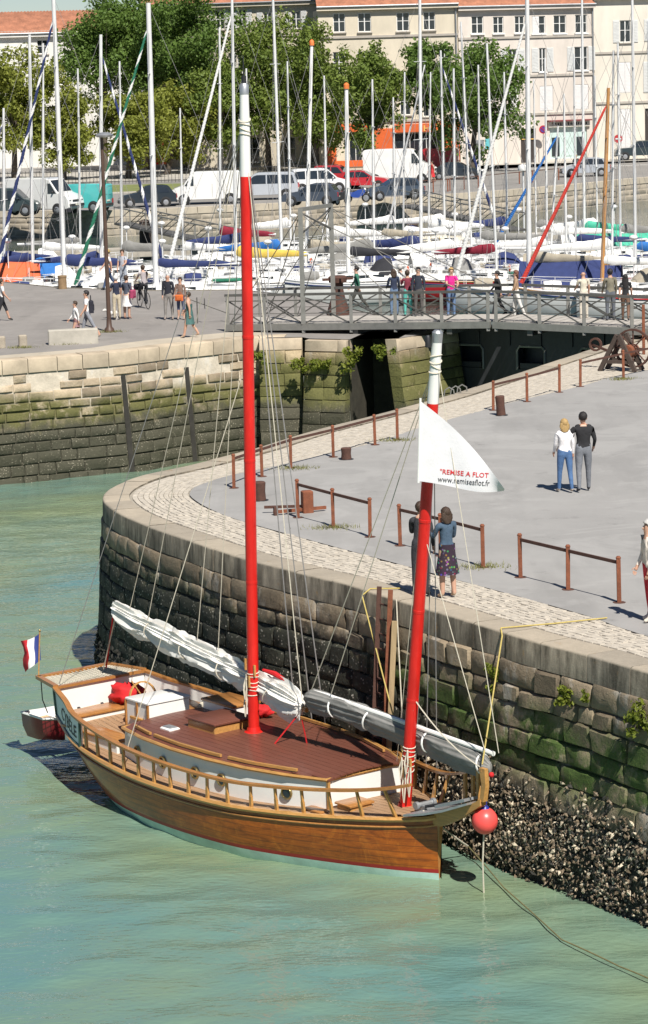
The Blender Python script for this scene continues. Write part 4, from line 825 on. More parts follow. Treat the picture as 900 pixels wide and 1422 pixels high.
railing([(806, 537, 501), (866, 526, 488), (935, 512, 474)], 'rusty railing in front of the big lock wheel')
def bollard(px, py, h, r, label, tilt=0, m=M_rustd):
    p = U(px, py); o = empty('bollard', p, 0, label, 'bollard', 'iron bollards on the quay'); o.rotation_euler = (tilt*.4, tilt, 0)
    MB().lathe([(r*1.05, -.05), (r*1.02, .03), (r*.92, h*.5), (r, h*.85), (r*1.02, h*.95), (r*.85, h), (.001, h+.01)], (0, 0, 0), 16).build('shaft', m, o); MB().lathe([(r*1.5, -.004), (r*1.45, .012), (r*.9, .014)], (0, 0, 0), 14).build('foot', M_dark, o); return o
bollard(696, 577, .56, .13, 'brown iron bollard beside the railing in the middle of the quay', -.06); bollard(481, 638, .3, .13, 'short stubby iron bollard in front of the long railing'); bollard(361, 695, .44, .14, 'dark iron bollard just right of the main mast')
sp = U(427, 712); so_ = empty('mooring_post', sp, .3, 'square rusty mooring post with low iron arms behind the main mast', 'mooring post'); MB().bbox((0, 0, .25), (.24, .22, .5), 0, .02).build('post', M_rust, so_); MB().beam((-.8, -.05, .08), (.45, .05, .08), .06, .07).build('arm', M_rust, so_); MB().beam((-.9, .35, .14), (-.05, .1, .14), .05, .06).build('arm', M_rustd, so_); MB().box((-.75, -.05, .1), (.09, .09, .2)).build('stop', M_rustd, so_)
# big lock winding wheel
wc = U(872, 515); wr = empty('winding_gear', wc, -.5, 'large rusty spoked winding wheel on a timber trestle by the lock', 'winding wheel')
def wheel(cx, z, r, n, nm):
    mm = MB().lathe([(r*.9, -.05), (r, -.05), (r, .05), (r*.9, .05), (r*.9, -.05)], (cx, 0, z), 22, 0, (0, 1, 0)); mm.build(nm, M_rustd, wr)
    for k in range(n):
        t = 2*math.pi*k/n; MB().tube([(cx, 0, z), (cx+r*.93*math.cos(t), 0, z+r*.93*math.sin(t))], .025, 5).build('spoke', M_rustd, wr)
wheel(.18, .72, .62, 8, 'wheel_rim'); MB().lathe([(.001, -.3), (.2, -.3), (.22, 0), (.2, .3), (.001, .3)], (.05, .1, .62), 14, 0, (0, 1, 0)).build('drum', M_rust, wr)
M_oldwood = mat('old_timber', (.07, .05, .04), .9, .3, 5, .4)
for y in (-.25, .35):
    for x0, x1 in ((-.85, -.25), (.35, -.2)): MB().beam((x0, y, 0), (x1, y, 1.15), .13, .13).build('trestle_leg', M_oldwood, wr)
    MB().beam((-.7, y, .3), (.3, y, .3), .1, .1).build('trestle_bar', M_oldwood, wr)
MB().beam((-.6, .35, .5), (-1.5, .6, .75), .07, .07).build('crank', M_rustd, wr); MB().lathe([(.16, -.04), (.22, -.04), (.22, .04), (.16, .04), (.16, -.04)], (-1.3, .5, .75), 14, 0, (0, 1, 0)).build('hand_wheel', M_rustd, wr)
tag(MB().beam(U(894, 492), U(894, 492)+Vector((0, 0, 1.65)), .09, .09).build('marker_post', M_rust), 'tall thin rusty post right of the lock wheel', 'post')
# ladder on the quay wall
ls = NQ.near(*V2(536, 833)); la_ = empty('wall_ladder', (*NQ.at(ls, .1), -4), 0, 'rusty iron ladder with timber fenders down the quay wall behind the fore sail', 'ladder')
for o_ in (-.2, .2):
    mm = MB(); mm.beam((*NQ.at(ls+o_, .14), .22), (*NQ.at(ls+o_, .14+.3), -3.9), .09, .09); mm.build('rail', M_rust if o_ < 0 else M_rustd, la_, False)
for z in np.arange(-.1, -3.6, -.28): MB().tube([(*NQ.at(ls-.2, .14+.08*-z), z), (*NQ.at(ls+.2, .14+.08*-z), z)], .02, 5).build('rung', M_rustd, la_, False)
MB().beam((*NQ.at(ls-.33, .15), -.35), (*NQ.at(ls-.38, .42), -3.4), .13, .10).build('timber_fender', mat('weathered_timber', (.33, .24, .13), .85, .35, 4, .4, stretch=(1, 1, .2)), la_, False)
# hoops of the lock steps
for k in range(3):
    c = U(624+9*k, 551-2*k, -.05); tag(MB().tube([c+Vector((-.16, 0, 0)), c+Vector((-.13, 0, .2)), c+Vector((0, 0, .28)), c+Vector((.13, 0, .2)), c+Vector((.16, 0, 0))], .022, 5).build('grab_hoop', M_brgl), 'small grey iron hoop at the lock edge, %s of three' % ('first', 'middle', 'last')[k]+' from the fore mast', 'hoop', 'iron hoops at the lock edge')
# --- furniture on the left quay
def stump(px, py, h, w, label, m): o = MB().bbox((0, 0, h/2), (w, w*.9, h), .2, .04).build('stone_bollard', m); o.location = U(px, py); tag(o, label, 'bollard', 'stone stumps on the left quay'); return o
M_stump = mat('stump_stone', (.36, .31, .24), .9, .25, 5, .3); stump(2, 483, .42, .3, 'squat stone stump at the left edge of the photo', M_stump); stump(32, 481, .42, .3, 'squat stone stump next to the long stone block', M_stump)
o = MB().bbox((0, 0, .26), (1.8, .55, .54), 0, .03).build('stone_block', M_conc); o.location = U(102, 477); o.rotation_euler = (0, 0, .12); tag(o, 'long pale stone block behind the girl and the man with a backpack', 'stone block')
o = MB().lathe([(.2, 0), (.19, .5), (.21, .52), (.21, .6), (.001, .62)], (0, 0, 0), 12).build('wooden_bollard', mat('bollard_wood', (.26, .17, .09), .8, .3, 5, .3)); o.location = U(87, 401); tag(o, 'round wooden bollard on the quay edge before the moored yachts', 'bollard')
lp = U(152, 461); lr = empty('lamp_post', lp, 0, 'tall slim brown lamp post on the left quay', 'lamp post'); M_brown = mat('brown_paint', (.085, .05, .035), .5, .2, 3)
MB().tube([(0, 0, 0), (0, 0, 7.4)], [.085, .06], 12).build('pole', M_brown, lr); MB().lathe([(.2, 0), (.18, .12), (.11, .2), (.09, .5)], (0, 0, 0), 12).build('foot', M_brown, lr); MB().lathe([(.001, -.02), (.3, 0), (.34, .07), (.2, .16), (.001, .18)], (.12, -.1, 7.3), 14).build('lamp_head', M_steel, lr)
# low barrier by the bridge end
c0 = U(296, 448); bar = empty('barrier', c0, .15, 'low thin steel barrier between the woman in the green dress and the bridge', 'barrier')
for x in (-.6, .55): MB().tube([(x, 0, 0), (x, 0, 1.0)], .025, 6).build('post', M_brg, bar)
MB().tube([(-.9, 0, .95), (.55, .05, .35)], .025, 6).build('bar', M_brg, bar); MB().beam((-.3, 0, .55), (-.3, 0, .95), .3, .02).build('plate', M_brgl, bar)

# drain covers and grass tufts on the asphalt
M_tuft = mat('dry_grass', (.17, .17, .05), .95, .3, 9); 
def tufts(px, py, n, label, sp=.25):
    c = U(px, py, 0); V_, F_ = [], []
    for _ in range(n):
        x, y = random.gauss(0, sp), random.gauss(0, sp*.6); h = random.uniform(.03, .11); a = random.uniform(0, 6.28); l = random.gauss(0, .04); b = len(V_); V_ += [(x-.008*math.cos(a), y-.008*math.sin(a), 0), (x+.008*math.cos(a), y+.008*math.sin(a), 0), (x+l, y+random.gauss(0, .04), h)]; F_.append((b, b+1, b+2))
    o = MB().add(V_, F_).build('grass_tuft', M_tuft, smooth=False); o.location = c; tag(o, label, 'grass', kind='stuff')
for px, py, lb in ((463, 733, 'middle post of the railing between the masts'), (412, 651, 'third post of the long railing'), (672, 788, 'last post of the railing beside the denim woman'), (552, 612, 'last post of the long railing'), (864, 527, 'railing before the lock wheel'), (153, 461, 'foot of the brown lamp post'), (30, 483, 'stone stumps on the left quay'), (90, 478, 'long stone block')): tufts(px, py, 260, 'dry grass tuft at the '+lb)
# ------------------------------------------------------------------ yachts in the inner basin
M_alu = mat('mast_aluminium', (.66, .66, .65), .4, .08, 2); M_hw = mat('white_gelcoat', (.74, .73, .70), .3, .06, 1.2, coat=.2); M_hcream = mat('cream_gelcoat', (.68, .62, .48), .35, .08); M_hred = mat('red_hull_paint', (.40, .02, .025), .3, .12, coat=.3); M_hblue = mat('navy_hull_paint', (.02, .035, .11), .3, .15, coat=.3); M_hgrn = mat('green_hull_paint', (.03, .16, .10), .35, .15)
M_navy_c = mat('navy_canvas', (.022, .035, .12), .85, .2, 4, .3); M_burg = mat('burgundy_canvas', (.22, .012, .03), .85, .2, 4, .3); M_yel = mat('yellow_canvas', (.62, .44, .08), .85, .15, 4, .3); M_tan = mat('tan_canvas', (.34, .30, .23), .85, .2, 4, .3); M_mint = mat('mint_tarp', (.06, .42, .28), .7, .15, 2, .4); M_blu = mat('bright_blue_canvas', (.02, .14, .42), .8, .2, 4, .3); M_orange = mat('orange_tarp', (.62, .12, .04), .75, .2, 3, .4); M_black_c = mat('black_canvas', (.02, .02, .025), .85, .2, 4, .3)
M_wmast = woodmat('wooden_spar', (.45, .22, .07), .45, (1, 1, 1), .2); M_wsail = mat('white_sailcloth', (.76, .75, .72), .8, .06, 4, .2); M_redjib = mat('red_sailcloth', (.58, .05, .035), .8, .12, 4, .2); M_grnc = mat('green_canvas', (.02, .16, .09), .85, .2, 4, .3); M_ora = mat('orange_cap', (.7, .18, .04), .6, .1); M_fblue = mat('blue_fender', (.05, .13, .33), .5, .1)
def hull_rings(L, B, fb):
    rg = []
    for t, b, z1, zk in ((0, .70, 1.0, -.05), (.12, .84, .97, -.25), (.3, .97, .93, -.4), (.5, 1.0, .93, -.45), (.68, .90, .98, -.42), (.82, .66, 1.05, -.35), (.93, .32, 1.13, -.2), (1.0, .03, 1.2, .25)):
        x = -L/2+L*t; h = B/2*b; z = fb*z1; rg.append([(x, -h, z), (x-.0, -h*.99, z*.75), (x, -h*.93, .1), (x, -h*.6, zk*.7), (x, 0, zk), (x, h*.6, zk*.7), (x, h*.93, .1), (x, h*.99, z*.75), (x, h, z)])
    return rg
def spiral(a, b, r, m1, m2, parent, name='furled_jib', turns=9, rt_=.5):
    a, b = Vector(a), Vector(b); n = 8; N_ = turns*8; d = b-a; rings = []; u, w = perp(d)
    for i in range(N_+1):
        t = i/N_; rr = r*(1-(1-rt_)*t) if t < .96 else r*.3; ph = 2*math.pi*turns*t
        rings.append([a+d*t+(u*math.cos(2*math.pi*k/n+ph)+w*math.sin(2*math.pi*k/n+ph))*rr for k in range(n)])
    return MB().loft(rings, True, True, 0, lambda i, k: 1 if k in (0, 1, 2) else 0).build(name, [m1, m2], parent)
def sailboat(mx, my, ytop, xtop, head, L, label, hullm=M_hw, cover=M_navy_c, stripe=M_hblue, mastm=M_alu, jib=None, jib2=None, hood=None, boomdir=None, tarp=None, fender=M_fblue, mr=.075, cap=None, cabm=M_hw, wood=None, fb=1.05):
    base = U(mx, my, BZ+fb+.28); B = .31*L+.3; rz = R(head); top = UY(xtop, ytop, base.y); H = top.z-(BZ+fb+.28); mxl = .08*L
    loc = Vector((base.x-mxl*math.cos(rz), base.y-mxl*math.sin(rz), BZ)); root = empty('yacht', loc, rz, label, 'sailboat', 'yachts moored in the inner basin')
    rg = hull_rings(L, B, fb); mm = MB().loft(rg, False, False); mm.add(rg[0], [tuple(range(9))]); hull = mm.build('hull', hullm, root, fix=True, ang=60)
    for sg in (0, 8):
        mm = MB(); k2 = 1 if sg == 0 else 7
        P = [Vector(r[sg]).lerp(Vector(r[k2]), .55)+Vector((0, .012*(-1 if sg == 0 else 1), 0)) for r in rg]
        mm.tube(P, .035, 4); mm.build('hull_stripe', stripe, hull)
        MB().tube([Vector(r[sg]) for r in rg], .03, 5).build('toe_rail', M_alu if not wood else M_wood2, hull)
    MB().loft([[(r[0][0], r[0][1], r[0][2]-.01), (r[0][0], 0, r[0][2]+.06), (r[8][0], r[8][1], r[8][2]-.01)] for r in rg], False, False).build('deck', cabm, root)
    # cabin and cockpit coaming
    cr = []
    for t, b, h in ((.33, .62, .42), (.45, .62, .44), (.6, .54, .38), (.74, .34, .26), (.8, .22, .05)):
        x = -L/2+L*t; y = B/2*b; z = fb; cr.append([(x, -y, z), (x, -y*.82, z+h), (x, 0, z+h+.06), (x, y*.82, z+h), (x, y, z)])
    cab = MB().loft(cr, False, False).add(cr[0], [(0, 1, 2, 3, 4)]).build('cabin', cabm, root, fix=True)
    for sg in (-1, 1):
        for t in (.40, .5, .6):
            x = -L/2+L*t; y = sg*B/2*(.60 if t < .55 else .53)*.93; MB().beam((x-.28, y*1.0, fb+.24), (x+.28, y*.965, fb+.235), .06, .13).build('window', M_glass, cab)
        x0, x1 = -L/2+.06*L, -L/2+.33*L; MB().loft([[(x, sg*B/2*.64, fb), (x, sg*B/2*.6, fb+.3), (x, sg*B/2*.5, fb+.3), (x, sg*B/2*.48, fb)] for x in (x0, x1)], True, True).build('coaming', cabm, root)
    if not hood and random.Random(int(mx)).random() < .6: hood = random.Random(int(mx)+5).choice([M_navy_c, M_wsail, M_grey, M_tan])
    if hood:
        hr = []
        for t, h, b in ((.30, .95, .56), (.34, 1.02, .58), (.39, .88, .58), (.44, .42, .56)):
            x = -L/2+L*t; y = B/2*b; hr.append([(x, y*math.cos(a), fb+.05+h*math.sin(a)) for a in np.linspace(0, math.pi, 9)])
        MB().loft(hr, False, False).build('sprayhood', hood, root)
    mz = fb+.28; mast = MB().tube([(mxl, 0, mz-.3), (mxl, 0, mz+H*.6), (mxl-.05*0, 0, mz+H)], [mr, mr*.97, mr*.8], 10).build('mast', mastm, root)
    mast.location = (0, 0, 0)
    # lean so that the head stands where the photo has it
    dx_ = top.x-base.x; ang = math.atan2(dx_, H); lx = ang*math.cos(rz); 
    Hm = Vector((mxl+dx_*math.cos(rz), -dx_*math.sin(rz), mz+H)); Fm = Vector((mxl, 0, mz-.3))
    me = mast.data
    for v in me.vertices:
        k = (v.co.z-mz)/H; v.co.x += k*(Hm.x-mxl); v.co.y += k*Hm.y
    if cap: MB().lathe([(mr*1.25, -.18), (mr*1.25, .02), (mr*.6, .1), (.001, .12)], Hm, 10).build('mast_cap', cap, mast)
    mp = lambda k: Fm.lerp(Hm, k)
    for k in (.48, .76):
        c = mp(k); wsp = B*.28*(1.2-k*.5); MB().beam(c+Vector((0, -wsp, 0)), c+Vector((0, wsp, 0)), .05, .03).build('spreader', mastm, mast)
    bx = -L*.34
    boom = MB().tube([(mxl-.05, 0, mz+.95), (bx, 0, mz+1.0)], .06, 8).build('boom', mastm, root)
    if cover:
        rings = []; N_ = 16; big = .2+.1*random.Random(int(mx*3)).random()
        for i in range(N_+1):
            t = i/N_; x = mxl-.02+(bx+.1-mxl)*t; r = np.interp(t, [0, .03, .1, .35, .8, 1], [.5, .9, 1, .72, .5, .3])*big*(1+.1*h1(t*9, mx)); zc = mz+.93+r+(.35*max(0, 1-t/.12)*big); rings.append([Vector((x, r*.55*math.cos(a), zc+r*(1+.15*h1(t*12, a, mx))*math.sin(a)-.05*(math.sin(a) < -.5))) for a in np.linspace(0, 2*math.pi, 11)[:-1]])
        MB().loft(rings, True, True).build('sail_cover', cover, boom)
    for sg in (-1, 1):
        for k, xo in ((.97, 0), (.48, -.35)): MB().tube([mp(k), (mxl+xo, sg*B*.47, fb)], .008, 4).build('shroud', M_wire, root)
    MB().tube([mp(.995), (-L/2+.1, 0, fb)], .008, 4).build('backstay', M_wire, root); bowp = Vector((L/2-.15, 0, fb*1.18))
    if jib: spiral(bowp+Vector((0, 0, .25)), mp(.93), .11, jib, jib2 or jib, root)
    else: MB().tube([bowp, mp(.97)], .009, 4).build('forestay', M_wire, root)
    rr_ = random.Random(int(mx*7+my)); xs_ = -L/2
    # stern gear: pushpit, life raft, helm wheel, rolled dinghy, ventilators
    MB().tube([(xs_+.5, -B*.36, fb), (xs_+.05, -B*.33, fb+.65), (xs_+.05, B*.33, fb+.65), (xs_+.5, B*.36, fb)], .016, 5).build('pushpit', M_alu, root)
    torus_ = [Vector((xs_+.14*L, .42*math.cos(q_), fb+.55+.42*math.sin(q_))) for q_ in np.linspace(0, 6.283, 13)]; MB().tube(torus_, .016, 4).build('helm_wheel', M_alu, root)
    MB().bbox((xs_+.62*L, 0, fb+.42), (.5, .5, .10), 0, .03).build('hatch', M_glass, root); MB().lathe([(.001, -.28), (.16, -.26), (.17, .26), (.001, .28)], (xs_+.72*L, 0, fb+.4), 9, 0, (0, 1, 0)).build('life_raft', M_hw, root)
    if rr_.random() < .6: MB().lathe([(.001, -.45), (.2, -.4), (.24, 0), (.2, .4), (.001, .45)], (xs_+.83*L, 0, fb*1.1+.2), 9, 0, (1, .3, 0)).build('rolled_dinghy', rr_.choice([M_tan, M_grey, M_hw, M_navy_c]), root)
    if rr_.random() < .5: MB().lathe([(.13, -.04), (.19, 0), (.13, .04), (.10, 0), (.13, -.04)], (xs_+.1, -B*.25, fb+.5), 10, 0, (1, 0, 0)).build('life_ring', rr_.choice([M_yel, M_orange, M_hw]), root)
    if rr_.random() < .5: MB().tube([(xs_+.1, B*.2, fb), (xs_+.1, B*.2, fb+2.2)], .03, 5).build('stern_pole', M_alu, root); MB().ell((xs_+.1, B*.2, fb+2.3), (.2, .2, .12)).build('radome', M_hw, root)
    for k_ in range(3): MB().bbox((xs_+L*rr_.uniform(.08, .3), B*rr_.uniform(-.2, .2), fb+.3), (rr_.uniform(.25, .6), rr_.uniform(.25, .5), rr_.uniform(.2, .5)), rr_.uniform(0, 3), .04).build('deck_bag', rr_.choice([M_hw, M_navy_c, M_tan, M_hw, M_grey]), root)
    if tarp:
        tr = []
        for i in range(9):
            x = -L*.42+L*.55*i/8; hh = .75+.25*h1(i*.8, mx*.1); tr.append([(x, -B*.46, fb+.05), (x, -B*.25, fb+.35+.5*hh), (x, 0, fb+.5+hh), (x, B*.25, fb+.35+.5*hh), (x, B*.46, fb+.05)])
        MB().loft(tr, False, False).build('cockpit_tarp', tarp, root)
    # guard rails
    for sg, kk in ((0, -1), (8, 1)):
        P = [Vector(r[sg])+Vector((0, -.06*kk, .55)) for r in rg[:-1]]+[bowp+Vector((.05, 0, .5))]; MB().tube(P, .012, 4).build('guard_rail', M_alu, root)
        for r in rg[1:-1:1]: MB().tube([Vector(r[sg])+Vector((0, -.06*kk, 0)), Vector(r[sg])+Vector((0, -.06*kk, .56))], .014, 4).build('stanchion', M_alu, root)
    if fender:
        for t in (.35, .6):
            r = rg[int(t*7)]; MB().lathe([(.001, -.4), (.11, -.33), (.12, 0), (.11, .3), (.04, .4), (.001, .42)], Vector(r[0])+Vector((.2, -.1, -.45)), 8).build('fender', fender, root)
    return root
Y_ = [
 (6, 386, 150, 5, 172, 6.5, 'small white yacht at the left edge with a blue and white wrapped jib', dict(jib=M_navy_c, jib2=M_wsail, tarp=M_blu)),
 (46, 389, 48, 41, 8, 7, 'white yacht under an orange tarpaulin behind the wooden bollard', dict(tarp=M_orange, cover=M_navy_c, mr=.09)),
 (90, 396, -8, 74, 178, 8.5, 'white yacht with the thick mast at far left and long navy sail cover', dict(mr=.12, cover=M_navy_c, jib=M_navy_c, jib2=M_wsail)),
 (141, 388, 48, 140, 4, 8, 'white yacht with blue and white spiral jib behind the lamp post', dict(mr=.10, jib=M_navy_c, jib2=M_wsail, cover=M_navy_c)),
 (217, 398, 4, 206, 176, 9.5, 'white racing yacht with the pale twin pole mast and green spiral jib', dict(mr=.14, jib=M_grnc, jib2=M_wsail, cover=M_navy_c)),
 (328, 384, -12, 322, 182, 8.5, 'white yacht half hidden by the red main mast with a yellow sail cover', dict(cover=M_yel, jib=M_wsail, mr=.085)),
 (306, 352, 38, 305, 170, 7.5, 'white yacht with burgundy sail cover behind the standing man in black', dict(cover=M_burg, mr=.07)),
 (392, 373, -5, 379, -20, 8.5, 'white yacht with a bunched blue sail just right of the red mast', dict(cover=M_blu, mr=.08)),
 (404, 338, 85, 399, 8, 7, 'small white yacht with grey mast in the back row below the dark hatchback', dict(mr=.06, cover=M_wsail)),
 (425, 372, 58, 433, 182, 7.5, 'white yacht with an orange tipped white mast left of the capstan', dict(mr=.1, cap=M_ora, mastm=M_wsail, cover=M_tan)),
 (484, 382, 118, 481, 190, 7.5, 'white yacht with orange tipped white mast behind the man in green', dict(mr=.11, cap=M_ora, mastm=M_wsail, cover=M_black_c, hood=M_black_c)),
 (549, 332, 135, 546, 10, 7, 'white yacht with short thin mast and white cover in the back row', dict(mr=.06, cover=M_wsail)),
 (585, 368, -8, 583, -24, 10, 'large white yacht with navy sprayhood and blue fenders behind the bridge', dict(mr=.09, hood=M_navy_c, cover=M_navy_c)),
 (618, 330, 70, 612, 5, 8, 'dark red hulled boat in the back row with white sail bundle', dict(hullm=M_hred, cabm=M_hcream, cover=M_wsail, mr=.07, jib=M_navy_c, jib2=M_wsail)),
 (690, 378, 60, 676, -14, 7.5, 'red hulled yacht with burgundy sail cover and yellow life ring', dict(hullm=M_hred, cover=M_burg, mr=.065, wood=1)),
 (735, 392, -8, 732, 170, 8.5, 'yacht with a long blue cockpit cover and a white leaning jib', dict(mr=.12, jib=M_wsail, tarp=M_navy_c, cover=M_tan, hullm=M_hw)),
 (655, 345, 30, 640, 12, 7, 'white yacht with white cover between red boats in the middle row', dict(mr=.06, cover=M_wsail)),
 (765, 350, 175, 775, 186, 8, 'white yacht whose blue jib is rolled on its forestay', dict(mr=.06, jib=M_blu, cover=M_wsail)),
 (812, 345, -5, 808, 168, 8, 'white yacht with a mint green tarpaulin over the boom', dict(mr=.075, tarp=M_mint, cover=M_mint)),
 (836, 396, 122, 845, 172, 9, 'classic yacht with varnished wooden mast and rolled red jib', dict(mr=.095, mastm=M_wmast, jib=M_redjib, cover=M_wsail, wood=1)),
 (862, 348, 60, 858, 185, 8, 'white yacht with grey sail cover in the back row at right', dict(mr=.065, cover=M_grey)),
 (883, 375, 0, 878, 176, 8.5, 'white yacht with a bright blue sail cover near the right edge', dict(mr=.08, cover=M_blu)),
 (705, 335, 100, 700, 6, 7, 'white yacht with dark mast and navy cover in the back row by the dome', dict(mr=.06, cover=M_navy_c)),
 (787, 372, 130, 783, -10, 7.5, 'white yacht with plain bare boom beside the blue covered one', dict(mr=.06, cover=None)),
 (530, 352, 90, 590, 178, 7, 'white yacht with tan cover below the big white van', dict(mr=.05, cover=M_tan)),
 (905, 352, 30, 900, 172, 8, 'white yacht cut by the right edge in the back row', dict(mr=.07, cover=M_navy_c)),
 (255, 372, 150, 250, 175, 7.5, 'low white yacht with white cover behind the cyclist', dict(mr=.05, cover=M_wsail)),
 (905, 398, 40, 903, 180, 8, 'red striped white boat at the right end of the bridge', dict(mr=.07, cover=M_wsail, stripe=M_hred)),
]
Y_ += [
 (60, 372, 60, 60, 176, 8, 'white yacht in the second row behind the orange tarpaulin', dict(mr=.06, cover=M_wsail)), (112, 362, 95, 108, 5, 8, 'white yacht in the second row near the green spiral jib', dict(mr=.06, cover=M_grey)), (170, 374, 85, 166, 178, 8, 'white yacht with grey sail cover behind the man in white shirt', dict(mr=.06, cover=M_grey)),
 (345, 360, 95, 342, 4, 8, 'white yacht with navy cover half hidden behind the red mast', dict(mr=.06, cover=M_navy_c)), (455, 352, 105, 450, 172, 8, 'white yacht with tan sprayhood in the middle row beyond the capstan', dict(mr=.06, cover=M_wsail, hood=M_tan)), (520, 374, 110, 517, 5, 8.5, 'cream yacht alongside the large one with navy sprayhood', dict(mr=.06, cover=M_grey, hullm=M_hcream)),
 (560, 350, 100, 562, 180, 7.5, 'white yacht with plain white sail bundle behind the large yacht', dict(mr=.055, cover=M_wsail)), (632, 372, 95, 630, 8, 8, 'white yacht next to the red hulled one', dict(mr=.06, cover=M_wsail, hood=M_wsail)), (668, 358, 90, 664, 178, 8, 'white yacht in the third row behind the red hulled one', dict(mr=.055, cover=M_grey)), (760, 370, 80, 757, -6, 8.5, 'white yacht in the second row left of the mint tarpaulin', dict(mr=.06, cover=M_wsail)),
 (800, 362, 75, 797, 176, 8.5, 'white yacht in the second row below the mint tarpaulin', dict(mr=.06, cover=M_navy_c)), (850, 372, 70, 852, 4, 9, 'white yacht with navy stripe behind the wooden mast', dict(mr=.06, cover=M_wsail)), (745, 340, 110, 741, 174, 7.5, 'white yacht in the back row left of the rolled blue jib', dict(mr=.05, cover=M_grey)), (830, 340, 105, 826, 6, 7.5, 'white yacht in the back row right of the mint tarpaulin', dict(mr=.05, cover=M_wsail)), (595, 340, 100, 598, 172, 7.5, 'white yacht in the back row beside the dark red hull', dict(mr=.05, cover=M_wsail))]
for a in Y_: sailboat(a[0], a[1], a[2], a[3], a[4], a[5], a[6], **a[7])
# low motor launch with an orange deck under the bridge rail at right
def launch(px, py, head, L, label, hm, dm):
    p = U(px, py, BZ); r = empty('launch', p, R(head), label, 'boat', 'open boats in the basin'); rg = hull_rings(L, L*.36, .75); mm = MB().loft(rg, False, False); mm.add(rg[0], [tuple(range(9))]); mm.build('hull', hm, r, fix=True)
    MB().loft([[(q[0][0]*.96, q[0][1]*.9, .62), (q[8][0]*.96, q[8][1]*.9, .62)] for q in rg], False, False).build('deck', dm, r); MB().bbox((-.1*L, 0, 1.0), (.3*L, L*.2, .6), 0, .06).build('wheelhouse', M_hw, r); MB().bbox((-.1*L, 0, 1.38), (.32*L, L*.22, .1), 0, .03).build('roof', hm, r)
    for sg in (-1, 1): MB().tube([Vector(q[0 if sg < 0 else 8]) for q in rg], .05, 5).build('gunwale', M_wood2, r)
launch(840, 432, 175, 6.5, 'open boat with varnished deck and red trim behind the right bridge railing', M_hred, M_wood2); launch(745, 418, 8, 5, 'small green and white launch below the blue covered yacht', M_hgrn, M_hw); launch(305, 428, 172, 4.6, 'small boat with green canvas at the quay edge by the bridge end', M_grnc, M_hw)
# floating pontoons and gangways
M_pont = mat('pontoon_planks', (.40, .36, .30), .9, .25, 2, .2)
for i, (a, b, lb) in enumerate((((-30, 141), (40, 146), 'long grey floating pontoon in the middle of the yacht basin'), ((-25, 165), (60, 176), 'long grey floating pontoon near the far basin wall'))):
    a, b = Vector((*a, BZ+.45)), Vector((*b, BZ+.45)); tag(MB().beam(a, b, 1.8, .5).build('pontoon', M_pont), lb, 'pontoon')
def gangway(a, b, label):
    a, b = Vector(a), Vector(b); d = (b-a).normalized(); s = Vector((-d.y, d.x, 0)).normalized()*.6; r = empty('gangway', a, 0, label, 'gangway', 'gangways down to the pontoons'); MB().beam(a, b, 1.3, .12).build('walkway', M_brg, r, False)
    for o in (-s, s):
        MB().beam(a+o+Vector((0, 0, 1.05)), b+o+Vector((0, 0, 1.05)), .07, .07).build('hand_rail', M_brgl, r, False); n = 7
        for i in range(n+1):
            p = a.lerp(b, i/n)+o; MB().beam(p, p+Vector((0, 0, 1.05)), .05, .05).build('post', M_brgl, r, False)
            if i < n: MB().beam(p, a.lerp(b, (i+1)/n)+o+Vector((0, 0, 1.05)), .04, .04).build('brace', M_brg, r, False)
gangway(U(170, 310, .1), U(330, 345, BZ+.7), 'grey steel gangway sloping from the street down to the pontoon at left'); gangway(U(565, 285, .1), U(720, 320, BZ+.7), 'grey steel gangway below the white van and parked blue car')
def pile(px, py, yt, label):
    b = U(px, py, BZ); t = UY(px, yt, b.y).z; r = empty('mooring_pile', b, 0, label, 'pile', 'timber piles in the basin'); MB().tube([(0, 0, -.5), (0, 0, t-BZ)], [.42, .36], 12).build('trunk', M_oldwood, r); MB().lathe([(.4, 0), (.36, .06), (.1, .16), (.001, .17)], (0, 0, t-BZ), 12).build('cap', M_oldwood, r)
pile(203, 352, 308, 'thick dark timber pile under the left gangway'); pile(573, 345, 312, 'dark timber pile under the right gangway')
dm = U(726, 330, BZ+1.6); r = empty('radar_dome', U(728, 330, BZ), 0, 'white radar dome on a thin pole between the masts at right', 'radar dome'); MB().tube([(0, 0, .0), (0, 0, 4.3)], .06, 8).build('pole', M_alu, r); MB().lathe([(.001, 4.3), (.33, 4.3), (.36, 4.45), (.3, 4.62), (.001, 4.72)], (0, 0, 0), 16).build('dome', M_hw, r)
# ------------------------------------------------------------------ town: buildings, trees, street
def facade_mat(name, c): return mat(name, c, .9, .17, .5, .25, bsc=3, stretch=(1, 1, .35))
M_bpink = facade_mat('pinkish_render', (.63, .565, .50)); M_bcream = facade_mat('cream_limestone', (.62, .55, .43)); M_bwhite = facade_mat('pale_limestone', (.66, .61, .52)); M_bleft = facade_mat('white_render', (.70, .68, .63)); M_band = mat('string_course', (.42, .38, .33), .9, .2, 1); M_frame = mat('white_window_frame', (.75, .74, .71), .5, .06, 3); M_shut = mat('pale_grey_shutter', (.60, .60, .58), .6, .08, 3); M_shutw = mat('white_shutter', (.72, .70, .68), .6, .06, 3); M_curt = mat('net_curtain', (.42, .44, .46), .8, .15, 6)
M_tile = mat('terracotta_tile', (.36, .15, .085), .85, .45, 1.5, .4, bsc=9, world=True); M_gut = mat('zinc_gutter', (.30, .31, .32), .5, .2, 3, metal=.4); M_osh = mat('orange_shopfront', (.62, .115, .025), .55, .12, 1.5); M_tealp = mat('pale_teal_paint', (.52, .64, .60), .5, .08, 2); M_dkint = mat('dark_interior', (.03, .028, .027), .8, .4, 1.5); M_gold = mat('gold_letters', (.75, .45, .12), .5, .1)
